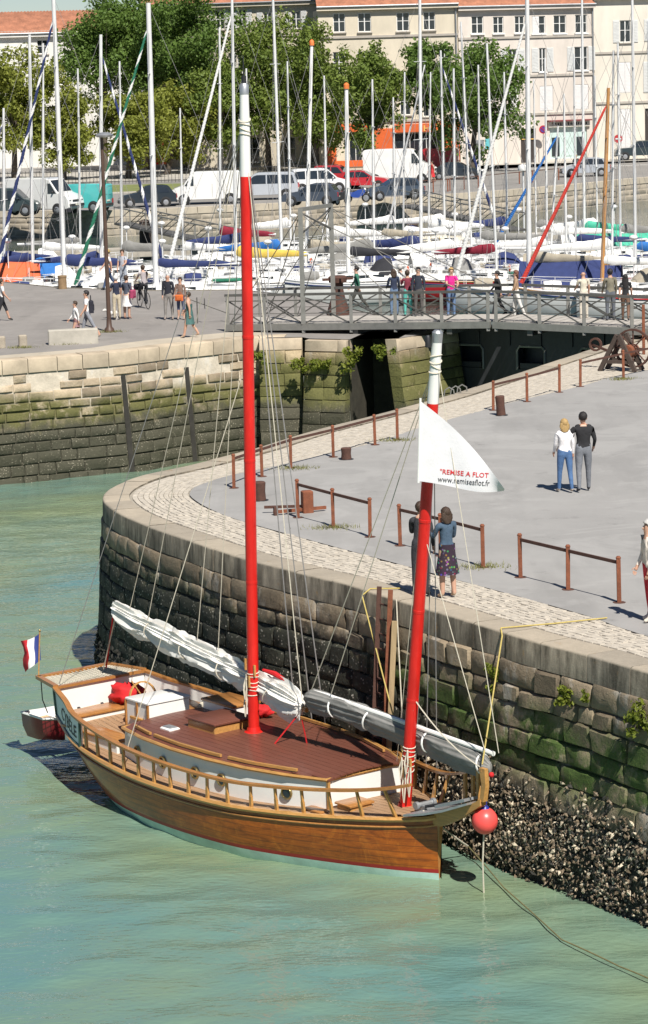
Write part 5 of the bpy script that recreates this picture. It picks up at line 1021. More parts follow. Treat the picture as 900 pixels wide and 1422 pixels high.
class Bld:
    def __init__(s, name, a, b, zt, depth, wallm, label, ops, bands, roofm=M_tile, roofh=2.6):
        s.a, s.b = Vector((a.x, a.y, 0)), Vector((b.x, b.y, 0)); s.d = (s.b-s.a).normalized(); s.n = Vector((s.d.y, -s.d.x, 0)); s.W = (s.b-s.a).length
        if s.n.y > 0: s.n = -s.n
        s.root = empty(name, s.a, math.atan2(s.d.y, s.d.x), label, 'building'); s.zt = zt
        O = [(*s.fp(x0, y1), *s.fp(x1, y0)) for x0, y0, x1, y1 in ops]; s.O = O = [(u0, max(z0, .0), u1, z1) for u0, z0, u1, z1 in O]
        us = sorted({0, s.W}|{min(max(v, 0), s.W) for o in O for v in (o[0], o[2])}); zs = sorted({0, zt}|{v for o in O for v in (o[1], o[3])}); m = MB(); rv = .22
        for i in range(len(us)-1):
            for j in range(len(zs)-1):
                uc, zc = (us[i]+us[i+1])/2, (zs[j]+zs[j+1])/2
                if any(o[0] < uc < o[2] and o[1] < zc < o[3] for o in O): continue
                m.add([(us[i], 0, zs[j]), (us[i+1], 0, zs[j]), (us[i+1], 0, zs[j+1]), (us[i], 0, zs[j+1])], [(0, 1, 2, 3)])
        for u0, z0, u1, z1 in O: m.loft([[(u0, 0, z0), (u1, 0, z0), (u1, 0, z1), (u0, 0, z1)], [(u0, rv, z0), (u1, rv, z0), (u1, rv, z1), (u0, rv, z1)]], True, False)
        m.add([(0, 0, 0), (0, depth, 0), (s.W, depth, 0), (s.W, 0, 0), (0, 0, zt), (0, depth, zt), (s.W, depth, zt), (s.W, 0, zt)], [(0, 4, 5, 1), (1, 5, 6, 2), (2, 6, 7, 3)]); m.build('wall', wallm, s.root, smooth=False)
        MB().box((s.W/2, .6, zt/2), (s.W-.4, .5, zt-.3)).build('interior', M_dkint, s.root)
        for yb in bands:
            z = s.fp(*yb)[1]; MB().beam((-.02, -.04, z), (s.W+.02, -.04, z), .16, .2).build('string_course', M_band, s.root)
        MB().beam((-.1, -.18, zt+.05), (s.W+.1, -.18, zt+.05), .5, .32).build('cornice', wallm, s.root); MB().tube([(-.1, -.5, zt+.22), (s.W+.1, -.5, zt+.22)], .09, 6).build('gutter', M_gut, s.root)
        if roofm:
            rr = []; n = int(s.W/.16); hh = roofh
            for i in range(n+1):
                u = -.1+(s.W+.2)*i/n; dz = .05*math.cos(math.pi*i); rr.append([(u, -.5, zt+.26+dz), (u, depth*.5, zt+.26+hh+dz), (u, depth+.4, zt+.26+dz)])
            MB().loft(rr, False, False).build('roof', roofm, s.root, ang=80)
    def fp(s, px, py):
        d = fw+rt*((px-CX)/F)+up*((CY-py)/F); o = Vector((0, 0, HC)); t = (s.a-o).dot(s.n)/d.dot(s.n); p = o+d*t; return ((p-s.a).dot(s.d), p.z)
    def window(s, k, kind='open', shut=None, half=False):
        u0, z0, u1, z1 = s.O[k]; w = MB(); f = .07; y = .12
        for a, b in (((u0, z0+f/2), (u1, z0+f/2)), ((u0, z1-f/2), (u1, z1-f/2))): w.beam((a[0], y, a[1]), (b[0], y, b[1]), .06, f)
        for u in (u0+f/2, (u0+u1)/2, u1-f/2): w.beam((u, y, z0+f), (u, y, z1-f), .06 if u != (u0+u1)/2 else .09, f, 0, (0, 1, 0))
        fr = w.build('window', M_frame, s.root)
        for a, b in ((u0+f, (u0+u1)/2-.04), ((u0+u1)/2+.04, u1-f)): MB().box(((a+b)/2, y+.03, (z0+z1)/2), (b-a, .015, z1-z0-2*f)).build('pane', M_glass, fr)
        mid = z0+(z1-z0)*.55
        MB().beam((u0+f, y-.002, mid), (u1-f, y-.002, mid), .05, .05).build('glazing_bar', M_frame, fr)
        if random.random() < .6: MB().box(((u0+u1)/2, y+.10, (z0+z1)/2), (u1-u0-.2, .01, z1-z0-.2)).build('curtain', M_curt, fr)
        MB().beam((u0-.1, -.05, z0-.06), (u1+.1, -.05, z0-.06), .22, .1).build('sill', s.sill if hasattr(s, 'sill') else M_band, fr)
    def shutters(s, u0, z0, u1, z1, m, name='shutter', y=-.04):
        o = MB().bbox(((u0+u1)/2, y, (z0+z1)/2), (u1-u0, .05, z1-z0), 0, .01).build(name, m, s.root)
        n = int((z1-z0)/.16); me = MB()
        for half in ((z0+.1, (z0+z1)/2-.05), ((z0+z1)/2+.05, z1-.1)):
            zz = half[0]
            while zz < half[1]: me.beam((u0+.08, y-.028, zz), (u1-.08, y-.028, zz+.05), .03, .05); zz += .13
        tag(me.build('louvres', m, o), kind='stuff')
def gp(px, py, y): p = UY(px, py, y); return p
# right hand rendered house
a = U(640, 230); b = U(826, 222.5)
ops = [(655, 22, 671, 47), (685, 23, 699, 46.5), (715, 22, 728, 46), (739, 22, 757, 47), (769, 21, 786, 46.5), (799, 20, 815, 46), (706, 68, 718, 101), (749, 66.5, 758, 100), (798, 64.5, 816, 98), (750, 119, 768, 154), (797, 117, 817, 152), (707, 121, 720, 156), (724, 178, 744, 240), (764, 175, 815, 221), (658, 194, 672, 216)]
B1 = Bld('rendered_house', a, b, 13.9, 10, M_bpink, 'pinkish four storey rendered house with white shutters behind the right hand masts', ops, [(730, 51.5), (740, 105), (740, 158.5)]); B1.sill = M_frame
for k in (0, 1, 2, 4, 5, 6, 7, 8): B1.window(k)
B1.window(3); u0, z0, u1, z1 = B1.O[3]; B1.shutters(u0+.05, z0, (u0+u1)/2+.05, z1, M_shutw, y=.05)
for k, w in ((6, .62), (7, .62), (8, .62)):
    u0, z0, u1, z1 = B1.O[k]; B1.shutters(u0-w-.1, z0, u0-.06, z1, M_shut); B1.shutters(u1+.06, z0, u1+w+.1, z1, M_shut)
for k in (9, 10, 11):
    u0, z0, u1, z1 = B1.O[k]; um = (u0+u1)/2; B1.shutters(u0+.02, z0+.02, um-.01, z1-.02, M_shutw, y=.05); B1.shutters(um+.01, z0+.02, u1-.02, z1-.02, M_shutw, y=.05)
u0, z0, u1, z1 = B1.O[12]; MB().box(((u0+u1)/2, .18, 1.05), ((u1-u0)*.9, .05, 2.1)).build('door', mat('dark_door', (.05, .04, .035), .5, .2), B1.root); MB().beam((u0, .1, 2.15), (u1, .1, 2.15), .08, .08).build('door_bar', M_gold, B1.root)
u0, z0, u1, z1 = B1.O[13]; sh = MB().box(((u0+u1)/2, .16, (z0+z1)/2), (u1-u0, .04, z1-z0)).build('shop_window', M_tealp, B1.root); n = 3
for i in range(n):
    c = u0+(u1-u0)*(i+.5)/n; MB().box((c, .11, 1.35), ((u1-u0)/n*.62, .04, 1.7)).build('pane', M_glass if i != 1 else M_tealp, sh)
MB().beam((u0-.2, -.12, z1+.25), (u1+.2, -.12, z1+.25), .25, .5).build('shop_fascia', M_bwhite, B1.root); MB().beam((u0-.3, -.3, z1+.58), (u1+.3, -.3, z1+.58), .6, .12).build('shop_awning', mat('maroon_awning', (.2, .05, .05), .8, .2), B1.root)
for i in range(14): MB().box((u0+.25+(u1-u0-.4)*i/13, -.26, z1+.27), (.12, .03, .2 if i % 3 else .26)).build('fascia_letter', M_dkint, B1.root)
u0, z0, u1, z1 = B1.O[14]; cm = MB().box(((u0+u1)/2, .05, (z0+z1)/2), (u1-u0, .2, z1-z0)).build('cash_machine', M_gut, B1.root); MB().box(((u0+u1)/2, -.06, (z0+z1)/2+.15), ((u1-u0)*.6, .04, .35)).build('screen', M_glass, cm)
for x0, y0, x1, y1, mm in ((674, 192, 681, 208, mat('teal_poster', (.12, .45, .5), .6, .1)), (758, 190, 763, 209, M_shutw)):
    q0, q1 = B1.fp(x0, y1), B1.fp(x1, y0); MB().box(((q0[0]+q1[0])/2, -.03, (q0[1]+q1[1])/2), (q1[0]-q0[0], .04, q1[1]-q0[1])).build('poster', mm, B1.root)
MB().tube([(B1.W-.1, -.12, 0), (B1.W-.1, -.12, 14)], .07, 6).build('drain_pipe', M_gut, B1.root)
# far right house
a = U(826.5, 222.4); b = U(990, 216)
ops = [(861, 28, 876, 59), (904, 26, 919, 57), (860, 86, 876, 129), (904, 85, 920, 128), (862, 151, 876, 217), (896, 150, 918, 215)]
B2 = Bld('limestone_house', a, b, 14.6, 10, M_bwhite, 'pale limestone house with grey shutters at the right edge', ops, [(860, 73), (860, 142.5)]); B2.window(0); B2.window(1)
for k in (0, 1):
    u0, z0, u1, z1 = B2.O[k]; B2.shutters(u0-.68, z0, u0-.06, z1, M_shut); B2.shutters(u1+.06, z0, u1+.68, z1, M_shut)
for k in (2, 3, 4):
    u0, z0, u1, z1 = B2.O[k]; um = (u0+u1)/2; B2.shutters(u0+.02, z0+.02, um-.01, z1-.02, M_shutw, y=.05); B2.shutters(um+.01, z0+.02, u1-.02, z1-.02, M_shutw, y=.05)
u0, z0, u1, z1 = B2.O[3]; B2.shutters(u0-.75, z0, u0-.06, z1, M_shut); u0, z0, u1, z1 = B2.O[5]; MB().box(((u0+u1)/2, .18, z1/2), (u1-u0, .05, z1)).build('door', mat('dark_door', (.05, .04, .035)), B2.root)
a = U(990.5, 216); b = U(1330, 203)
ops = [(x, 26-.035*(x-1000), x+16, 58-.035*(x-1000)) for x in (1010, 1065, 1120, 1175, 1230, 1285)]+[(x, 88-.035*(x-1000), x+16, 128-.035*(x-1000)) for x in (1010, 1065, 1120, 1175, 1230, 1285)]
B6 = Bld('corner_house', a, b, 14.0, 10, M_bcream, 'long cream house beyond the limestone one, outside the right edge', ops, [(1100, 70), (1100, 138)])
for k in range(12): B6.window(k)
# middle house with the orange cafe
a = U(447, 236); b = U(639, 230.3)
ops = [(463, 18, 479, 45), (497.5, 17.5, 515, 44.5), (551, 17, 568, 43.5), (588, 16, 604, 42), (463, 72, 479, 105), (497.5, 71, 515, 104), (569, 66, 582, 102), (610, 64, 625, 100), (463, 128, 479, 162), (500, 127, 515, 161), (556, 125, 570, 160), (588, 124, 604, 162), (486, 186, 511, 226), (547, 184, 615, 226)]
B3 = Bld('cafe_house', a, b, 14.2, 11, M_bcream, 'cream stone house with the orange cafe front behind the middle trees', ops, [(545, 50), (545, 108), (545, 168)])
for k in range(12): B3.window(k)
u0, z0, u1, z1 = B3.O[6]; bal = MB()
bal.beam((u0-.5, -.4, z0-.12), (u1+.5, -.4, z0-.12), .8, .14); bl = bal.build('balcony', M_bcream, B3.root)
MB().tube([(u0-.5, -.75, z0+.95), (u1+.5, -.75, z0+.95)], .025, 4).build('balcony_rail', M_dark, bl)
for i in range(12): MB().tube([(u0-.5+(u1-u0+1)*i/11, -.75, z0-.05), (u0-.5+(u1-u0+1)*i/11, -.75, z0+.95)], .012, 4).build('baluster', M_dark, bl)
def opanel(x0, y0, x1, y1, nm='shop_panel', y=-.06, mm=M_osh, t=.12):
    q0, q1 = B3.fp(x0, y1), B3.fp(x1, y0); return MB().bbox(((q0[0]+q1[0])/2, y, (max(q0[1], 0)+q1[1])/2), (q1[0]-q0[0], t, q1[1]-max(q0[1], 0)), 0, .03).build(nm, mm, B3.root)
for p in ((453, 204, 467, 232), (514, 178, 546, 231), (617, 186, 638, 231), (466, 222, 516, 232)): opanel(*p)
fa = opanel(453, 171, 515, 184, 'shop_fascia', -.2, M_osh, .4); fb_ = opanel(546, 170, 638, 184, 'shop_fascia', -.2, M_osh, .4)
q0, q1 = B3.fp(588, 182), B3.fp(612, 173); put_text('fascia_lettering', 'HO', lambda x, y: (q0[0]+(q1[0]-q0[0])*x, -.42, q0[1]+(q1[1]-q0[1])*y), M_gold, B3.root, True, .01)
q2, q3 = B3.fp(456, 182), B3.fp(482, 175); put_text('fascia_lettering', 'CAFE', lambda x, y: (q2[0]+(q3[0]-q2[0])*x, -.42, q2[1]+(q3[1]-q2[1])*y), M_gold, B3.root, True, .01) if False else None
for k in (12, 13):
    u0, z0, u1, z1 = B3.O[k]; sh = MB().box(((u0+u1)/2, .2, (z0+z1)/2), (u1-u0, .03, z1-z0)).build('shop_window', M_glass, B3.root)
    for i in range(4): MB().beam((u0+(u1-u0)*i/3, .14, z0), (u0+(u1-u0)*i/3, .14, z1), .07, .06).build('mullion', M_frame, sh)
MB().tube([(B3.W-.15, -.12, 0), (B3.W-.15, -.12, 14.2)], .07, 6).build('drain_pipe', M_gut, B3.root)
# house left of it, behind the trees
a = UY(205, 236, 262); a.z = 0; b = UY(446.5, 232, 258); b.z = 0
ops = [(331, 13, 341, 39), (366, 17, 377, 42), (405, 15, 417, 40), (300, 15, 311, 41), (255, 18, 267, 44), (330, 72, 342, 106), (366, 71, 378, 105), (405, 70, 417, 104), (270, 74, 282, 108), (228, 76, 240, 110), (395, 190, 410, 226), (420, 188, 440, 226), (340, 190, 360, 226)]
B4 = Bld('shuttered_house', a, b, 15.0, 11, M_bcream, 'cream house with grey shutters half hidden by the trees left of the cafe', ops, [(340, 50), (340, 112)])
for k in range(13): B4.window(k)
for k in range(10):
    u0, z0, u1, z1 = B4.O[k]; B4.shutters(u1+.05, z0, u1+.6, z1, M_shut); B4.shutters(u0-.6, z0, u0-.05, z1, M_shut)
# tiled house at far left
a = UY(-90, 250, 272); a.z = 0; b = UY(200, 240, 276); b.z = 0
ops = [(52, 55, 66, 75), (100, 55, 116, 68), (150, 95, 165, 120), (85, 110, 98, 118), (20, 100, 34, 125), (170, 140, 185, 165)]
B5 = Bld('tiled_house', a, b, 12.9, 9, M_bleft, 'white house with weathered terracotta roof at the far left behind the trees', ops, [(50, 44)], M_tile, 2.2)
for k in range(6): B5.window(k)
# pavements and lawn
def strip(name, P, z, m, kind='structure'): return tag(poly_sheet(name, P, z, m), kind=kind)
strip('lawn', [(-45, 212), (-4.5, 216), (-3, 228), (-45, 232)], .012, M_grass); strip('house_pavement', [(-60, 236), (0, 234), (13, 247.5), (40, 250), (40, 256), (-60, 262)], .02, M_side)
MB().loft([[(x, y, 0), (x, y, .12), (x+.05, y+.2, .12)] for x, y in ((-45, 211.7), (-20, 213.6), (-4.4, 215.7))], False, False).build('lawn_kerb', M_conc); tag(bpy.data.objects['lawn_kerb'], kind='structure')
for i, (x0, y0, x1, y1) in enumerate(((836, 231, 900, 229), (700, 236, 760, 234))):
    p, q = U(x0, y0), U(x1, y1); o = poly_sheet('road_marking', [(p.x, p.y), (q.x, q.y), (q.x, q.y+.5), (p.x, p.y+.5)], .005, M_white); tag(o, kind='structure')
# park railing behind the lawn
pf = empty('park_fence', (-15, 232, 0), 0, 'long black iron park railing behind the lawn at left', 'fence')
for z in (.2, 1.1): MB().beam((-42, 232.4, z), (2, 231, z), .05, .06).build('rail', M_dark, pf, False)
me = MB().beam((0, 0, 0), (0, 0, 1.25), .035, .035).mesh(M_dark, 'bar')
for i in range(147): x = -42+.3*i; inst('bar', me, pf, False, (x, 232.4-1.4*(x+42)/44, 0))
# street railing on the town quay
def street_rail(px0, py0, px1, py1, n, label):
    a, b = U(px0, py0), U(px1, py1); r = empty('street_railing', a, 0, label, 'railing', 'railings along the town quay'); 
    for i in range(n): p = a.lerp(b, i/(n-1)); MB().beam(p, p+Vector((0, 0, .95)), .09, .09).build('post', M_rust, r, False)
    MB().beam(a+Vector((0, 0, .9)), b+Vector((0, 0, .9)), .05, .06).build('rail', M_rustd, r, False)
street_rail(625, 265, 776, 250, 9, 'brown post and rail fence in front of the pink house'); street_rail(520, 272, 622, 266, 6, 'brown post and rail fence in front of the white van')
# signs
def sign(px, py, h, m, r, label, m2=None):
    p = U(px, py); o = empty('road_sign', p, 0, label, 'sign'); MB().tube([(0, 0, 0), (0, 0, h)], .04, 6).build('pole', M_gut, o); MB().lathe([(.001, -.03), (r, -.03), (r, .0), (.001, .0)], (0, -.05, h), 16, 0, (0, 1, 0)).build('disc', m, o)
    if m2: MB().box((0, -.11, h), (r*1.3, .02, r*.32)).build('bar', m2, o)
    return o
M_sgr = mat('sign_red', (.5, .02, .02), .4, .05); M_sgb = mat('sign_blue', (.12, .05, .25), .4, .05)
sign(755, 226, 3.0, M_sgr, .38, 'round red and blue no parking sign on a pole before the pink house'); o = bpy.data.objects['road_sign']; MB().lathe([(.001, -.06), (.27, -.06), (.27, -.055)], (0, -.05, 3.0), 16, 0, (0, 1, 0)).build('disc_face', M_sgb, o)
MB().beam((-.18, -.13, 3.18), (.18, -.13, 2.82), .02, .06).build('slash', M_sgr, o)
sign(859, 236, 2.6, M_sgr, .36, 'round red no entry sign near the black car at right', M_white)
# red banners in the park
for k, (x, h) in enumerate(((209, 2.9), (224, 2.6))):
    p = U(x, 236); o = empty('feather_banner', p, 0, ('taller' if k == 0 else 'shorter')+' red feather banner among the trees left of the white van', 'banner', 'red banners in the park'); MB().tube([(0, 0, 0), (0, 0, h+.2)], .03, 6).build('pole', M_steel, o); rg = []
    for i in range(8): t = i/7; rg.append([(.03, 0, .5+(h-.5)*t), (.45+.25*math.sin(2.6*t), .1*math.sin(t*5), .5+(h-.5)*t), (.95-.5*t*t, .18*math.sin(t*4+1), .5+(h-.6)*t)])
    MB().loft(rg, False, False).build('cloth', M_redjib if k else M_redc, o)
# --- trees
def leafmat(name, c1, c2):
    N = NT(name); co = N.coord(True); n1 = N.noise(co, .55, 3); n2 = N.noise(co, 3.1, 2); c = N.mix(N.ramp(n1, .35, .65), c1, c2); c = N.mix(.45, c, N.mix(n2, mul(c1, .6), mul(c2, 1.35))); N.base(c)
    N.b.inputs['Roughness'].default_value = .55; N.b.inputs['Specular IOR Level'].default_value = .3; tr = N.new('BsdfTranslucent'); N.l(c, tr.inputs[0]); mx = N.new('MixShader'); mx.inputs[0].default_value = .4; N.l(N.b.outputs[0], mx.inputs[1]); N.l(tr.outputs[0], mx.inputs[2]); N.l(mx.outputs[0], N.n['Material Output'].inputs[0]); MATS[name] = N.mat; return N.mat
M_lf = [leafmat('leaf_deep', (.075, .145, .026), (.165, .25, .052)), leafmat('leaf_yellow', (.16, .195, .03), (.31, .33, .06)), leafmat('leaf_mid', (.11, .175, .034), (.22, .28, .055))]; M_bark = mat('bark', (.10, .08, .06), .95, .3, 3, .7)
def leaves(centers, radii, n, size, seed):
    g = np.random.default_rng(seed); k = len(centers); pr = np.array([r[0]*r[1]*r[2] for r in radii])**.67; pr /= pr.sum(); idx = g.choice(k, n, p=pr); C = np.array(centers)[idx]; Rr = np.array(radii)[idx]
    d = g.normal(size=(n, 3)); d /= np.linalg.norm(d, axis=1)[:, None]; rad = g.uniform(.35, 1.12, n)[:, None]**1.0; P = C+d*Rr*rad
    nrm = d+g.normal(scale=.7, size=(n, 3)); nrm /= np.linalg.norm(nrm, axis=1)[:, None]; t = np.cross(nrm, g.normal(size=(n, 3))); t /= np.linalg.norm(t, axis=1)[:, None]; b = np.cross(nrm, t); s = g.uniform(.6, 1.3, n)[:, None]*size
    V = np.stack([P-t*s*.5, P+b*s*.32+nrm*s*.08, P+t*s*.5, P-b*s*.32+nrm*s*.08], 1).reshape(-1, 3); return V, np.arange(n*4).reshape(n, 4)
def tree(px, py, rx, ry, bx, by, kind, label, n=5200, size=.42, seed=1):
    base = U(bx, by); c = UY(px, py, base.y); k = (base.y/F); RX, RZ = rx*k, ry*k; g = np.random.default_rng(seed); root = empty('tree', base, 0, label, 'tree', 'trees along the town quay')
    c = c-base; cs_, rs_ = [], []
    for i in range(70):
        d = g.normal(size=3); d /= np.linalg.norm(d); d *= g.uniform(.3, .95); r = g.uniform(.14, .34); cs_.append((c.x+d[0]*RX, d[1]*RX, c.z+d[2]*RZ)); rs_.append((RX*r, RX*r, RZ*r*.75))
    V_, F_ = leaves(cs_, rs_, n, size, seed); inst('crown', grid_mesh('crown', V_, F_, M_lf[kind], False), root)
    h = c.z-RZ*.35; tr = MB().tube([(0, 0, -.1), (c.x*.3, .05, h*.5), (c.x*.75, 0, h)], [.30, .22, .16], 9); tr.build('trunk', M_bark, root)
    for i in range(7):
        a = g.integers(0, 70); e = Vector(cs_[a]); s = Vector((c.x*.6, 0, h*g.uniform(.6, .98))); MB().tube([s, s.lerp(e, .5)+Vector((0, 0, .3)), e], [.12, .08, .04], 6).build('limb', M_bark, root)
for i, t_ in enumerate([
 (22, 140, 66, 76, 20, 252, 1, 'yellow green tree at the far left edge'), (92, 178, 50, 62, 88, 250, 1, 'low yellow green tree behind the white minibus'), (146, 62, 84, 92, 146, 238, 0, 'tall deep green tree behind the left masts'), (186, 172, 56, 60, 178, 248, 1, 'yellow green tree on the lawn above the black hatchback'), (262, 62, 84, 92, 258, 237, 0, 'tall deep green tree above the long white van'), (250, 165, 60, 60, 232, 242, 1, 'broad yellow green tree over the red banners'), (308, 150, 54, 68, 306, 240, 2, 'mid green tree left of the red mast head'),
 (366, 96, 68, 96, 374, 237, 2, 'tall leafy tree just right of the red mast head'), (438, 122, 54, 92, 440, 239, 2, 'round leafy tree left of the orange cafe'), (514, 128, 54, 80, 512, 243, 2, 'round topped tree in front of the orange cafe'), (664, 126, 72, 92, 655, 240, 0, 'large spreading tree with leaning trunk before the pink house'), (600, 112, 48, 56, 604, 238, 0, 'smaller deep green tree beside the large spreading one'), (204, 52, 60, 64, 204, 236, 0, 'deep green tree between the two tallest ones at left')]): tree(*t_, seed=20+i, n=5200+int(t_[2]*t_[3]*1.5), size=.33)
# weeds and shrubs on the walls
M_weedlf = leafmat('wall_weed_leaf', (.10, .15, .02), (.26, .28, .04))
def shrub(c, r, n, label, size=.09):
    g = random.randint(0, 9999); cs_ = [(random.gauss(0, .45)*r, random.gauss(0, .3)*r, random.gauss(0, .5)*r) for _ in range(9)]; root = empty('wall_plant', c, 0, label, 'plant', 'plants rooted in the quay walls'); V_, F_ = leaves(cs_, [(r*.45, r*.4, r*.45)]*9, n, size, g); inst('foliage', grid_mesh('foliage', V_, F_, M_weedlf, False), root)
    mm = MB()
    for q in cs_[:6]: MB().tube([(0, .12, 0), (q[0]*.5, q[1]*.5-.02, q[2]*.6+.05), q], .008, 4).build('stem', M_bark, root)
def wallp(px, py, z): p = U(px, py, z); s = NQ.near(p.x, p.y); return Vector((*NQ.at(s, .08+BAT*(-z)), z))
shrub(wallp(893, 985, -.62), .26, 420, 'bushy yellow green plant on the near wall at the right edge'); shrub(wallp(786, 968, -.75), .17, 220, 'leafy plant on the near wall below the second railing'); shrub(wallp(695, 933, -.72), .16, 200, 'small plant beside the yellow bow rope'); shrub(wallp(822, 968, -.7), .09, 70, 'tiny sprout on the near wall between two larger plants'); shrub(wallp(705, 953, -1.0), .08, 60, 'tiny sprout under the plant beside the yellow rope')
for px, py, y_, r, lb in ((442, 505, 98.2, .36, 'round clump hanging left of centre on the lock pier'), (487, 498, 97.6, .42, 'larger clump hanging at the corner of the lock pier'), (417, 505, 98.4, .3, 'thin clump in the dark groove of the lock pier'), (357, 497, 98.9, .28, 'clump on the quay wall just right of the red mast'), (530, 490, 96.8, .32, 'small clump at the edge of the dark gate recess')): shrub(UY(px, py, y_-.55), r, int(500*r+120), 'yellow green '+lb, .14)
# --- vehicles
M_tyre = mat('tyre_rubber', (.02, .02, .02), .85, .2, 8); M_rim = mat('alloy_rim', (.42, .42, .43), .4, .1, 5, metal=.6); M_hl = mat('headlight_lens', (.7, .7, .68), .15, .05); M_tl = mat('tail_light_lens', (.4, .02, .02), .2, .1); M_plate = mat('number_plate', (.7, .68, .55), .5, .05); M_trim = mat('black_plastic', (.03, .03, .032), .6, .15)
PROF = {   # (x/L from rear 0 to front 1, z/H) body outline, greenhouse outline, side windows
 'hatch': dict(body=[(.0, .22), (.0, .55), (.02, .62), (.05, .66), (.13, .95), (.22, 1.0), (.45, 1.0), (.52, .96), (.70, .66), (.93, .56), (.985, .46), (1.0, .25), (.98, .2)], win=[[(.12, .66), (.17, .92), (.34, .95), (.34, .65)], [(.36, .65), (.36, .95), (.46, .95), (.53, .91), (.66, .65)]], wheels=(.19, .81)),
 'sedan': dict(body=[(.0, .25), (.0, .6), (.03, .68), (.17, .72), (.28, .96), (.36, 1.0), (.52, 1.0), (.58, .96), (.73, .69), (.94, .58), (.99, .46), (1.0, .26), (.98, .2)], win=[[(.22, .72), (.31, .93), (.42, .95), (.42, .69)], [(.44, .69), (.44, .95), (.54, .95), (.58, .92), (.70, .69)]], wheels=(.2, .81)),
 'mpv': dict(body=[(.0, .2), (.0, .55), (.015, .6), (.05, .95), (.1, 1.0), (.58, 1.0), (.64, .96), (.80, .62), (.95, .52), (.99, .42), (1.0, .22), (.98, .17)], win=[[(.05, .6), (.08, .9), (.24, .92), (.24, .6)], [(.26, .6), (.26, .92), (.45, .92), (.45, .6)], [(.47, .6), (.47, .92), (.6, .92), (.65, .88), (.77, .6)]], wheels=(.18, .82)),
 'van': dict(body=[(.0, .16), (.0, .94), (.02, .98), (.06, 1.0), (.64, 1.0), (.70, .97), (.83, .60), (.96, .50), (.99, .4), (1.0, .2), (.98, .15)], win=[[(.68, .58), (.68, .86), (.72, .86), (.81, .58)]], wheels=(.17, .82)),
 'suv': dict(body=[(.0, .26), (.0, .62), (.015, .66), (.05, .95), (.09, 1.0), (.52, 1.0), (.57, .96), (.68, .66), (.95, .62), (.99, .55), (1.0, .3), (.98, .24)], win=[[(.04, .67), (.07, .93), (.22, .94), (.22, .67)], [(.24, .67), (.24, .94), (.39, .94), (.39, .67)], [(.41, .67), (.41, .94), (.51, .94), (.55, .91), (.64, .67)]], wheels=(.19, .81))}
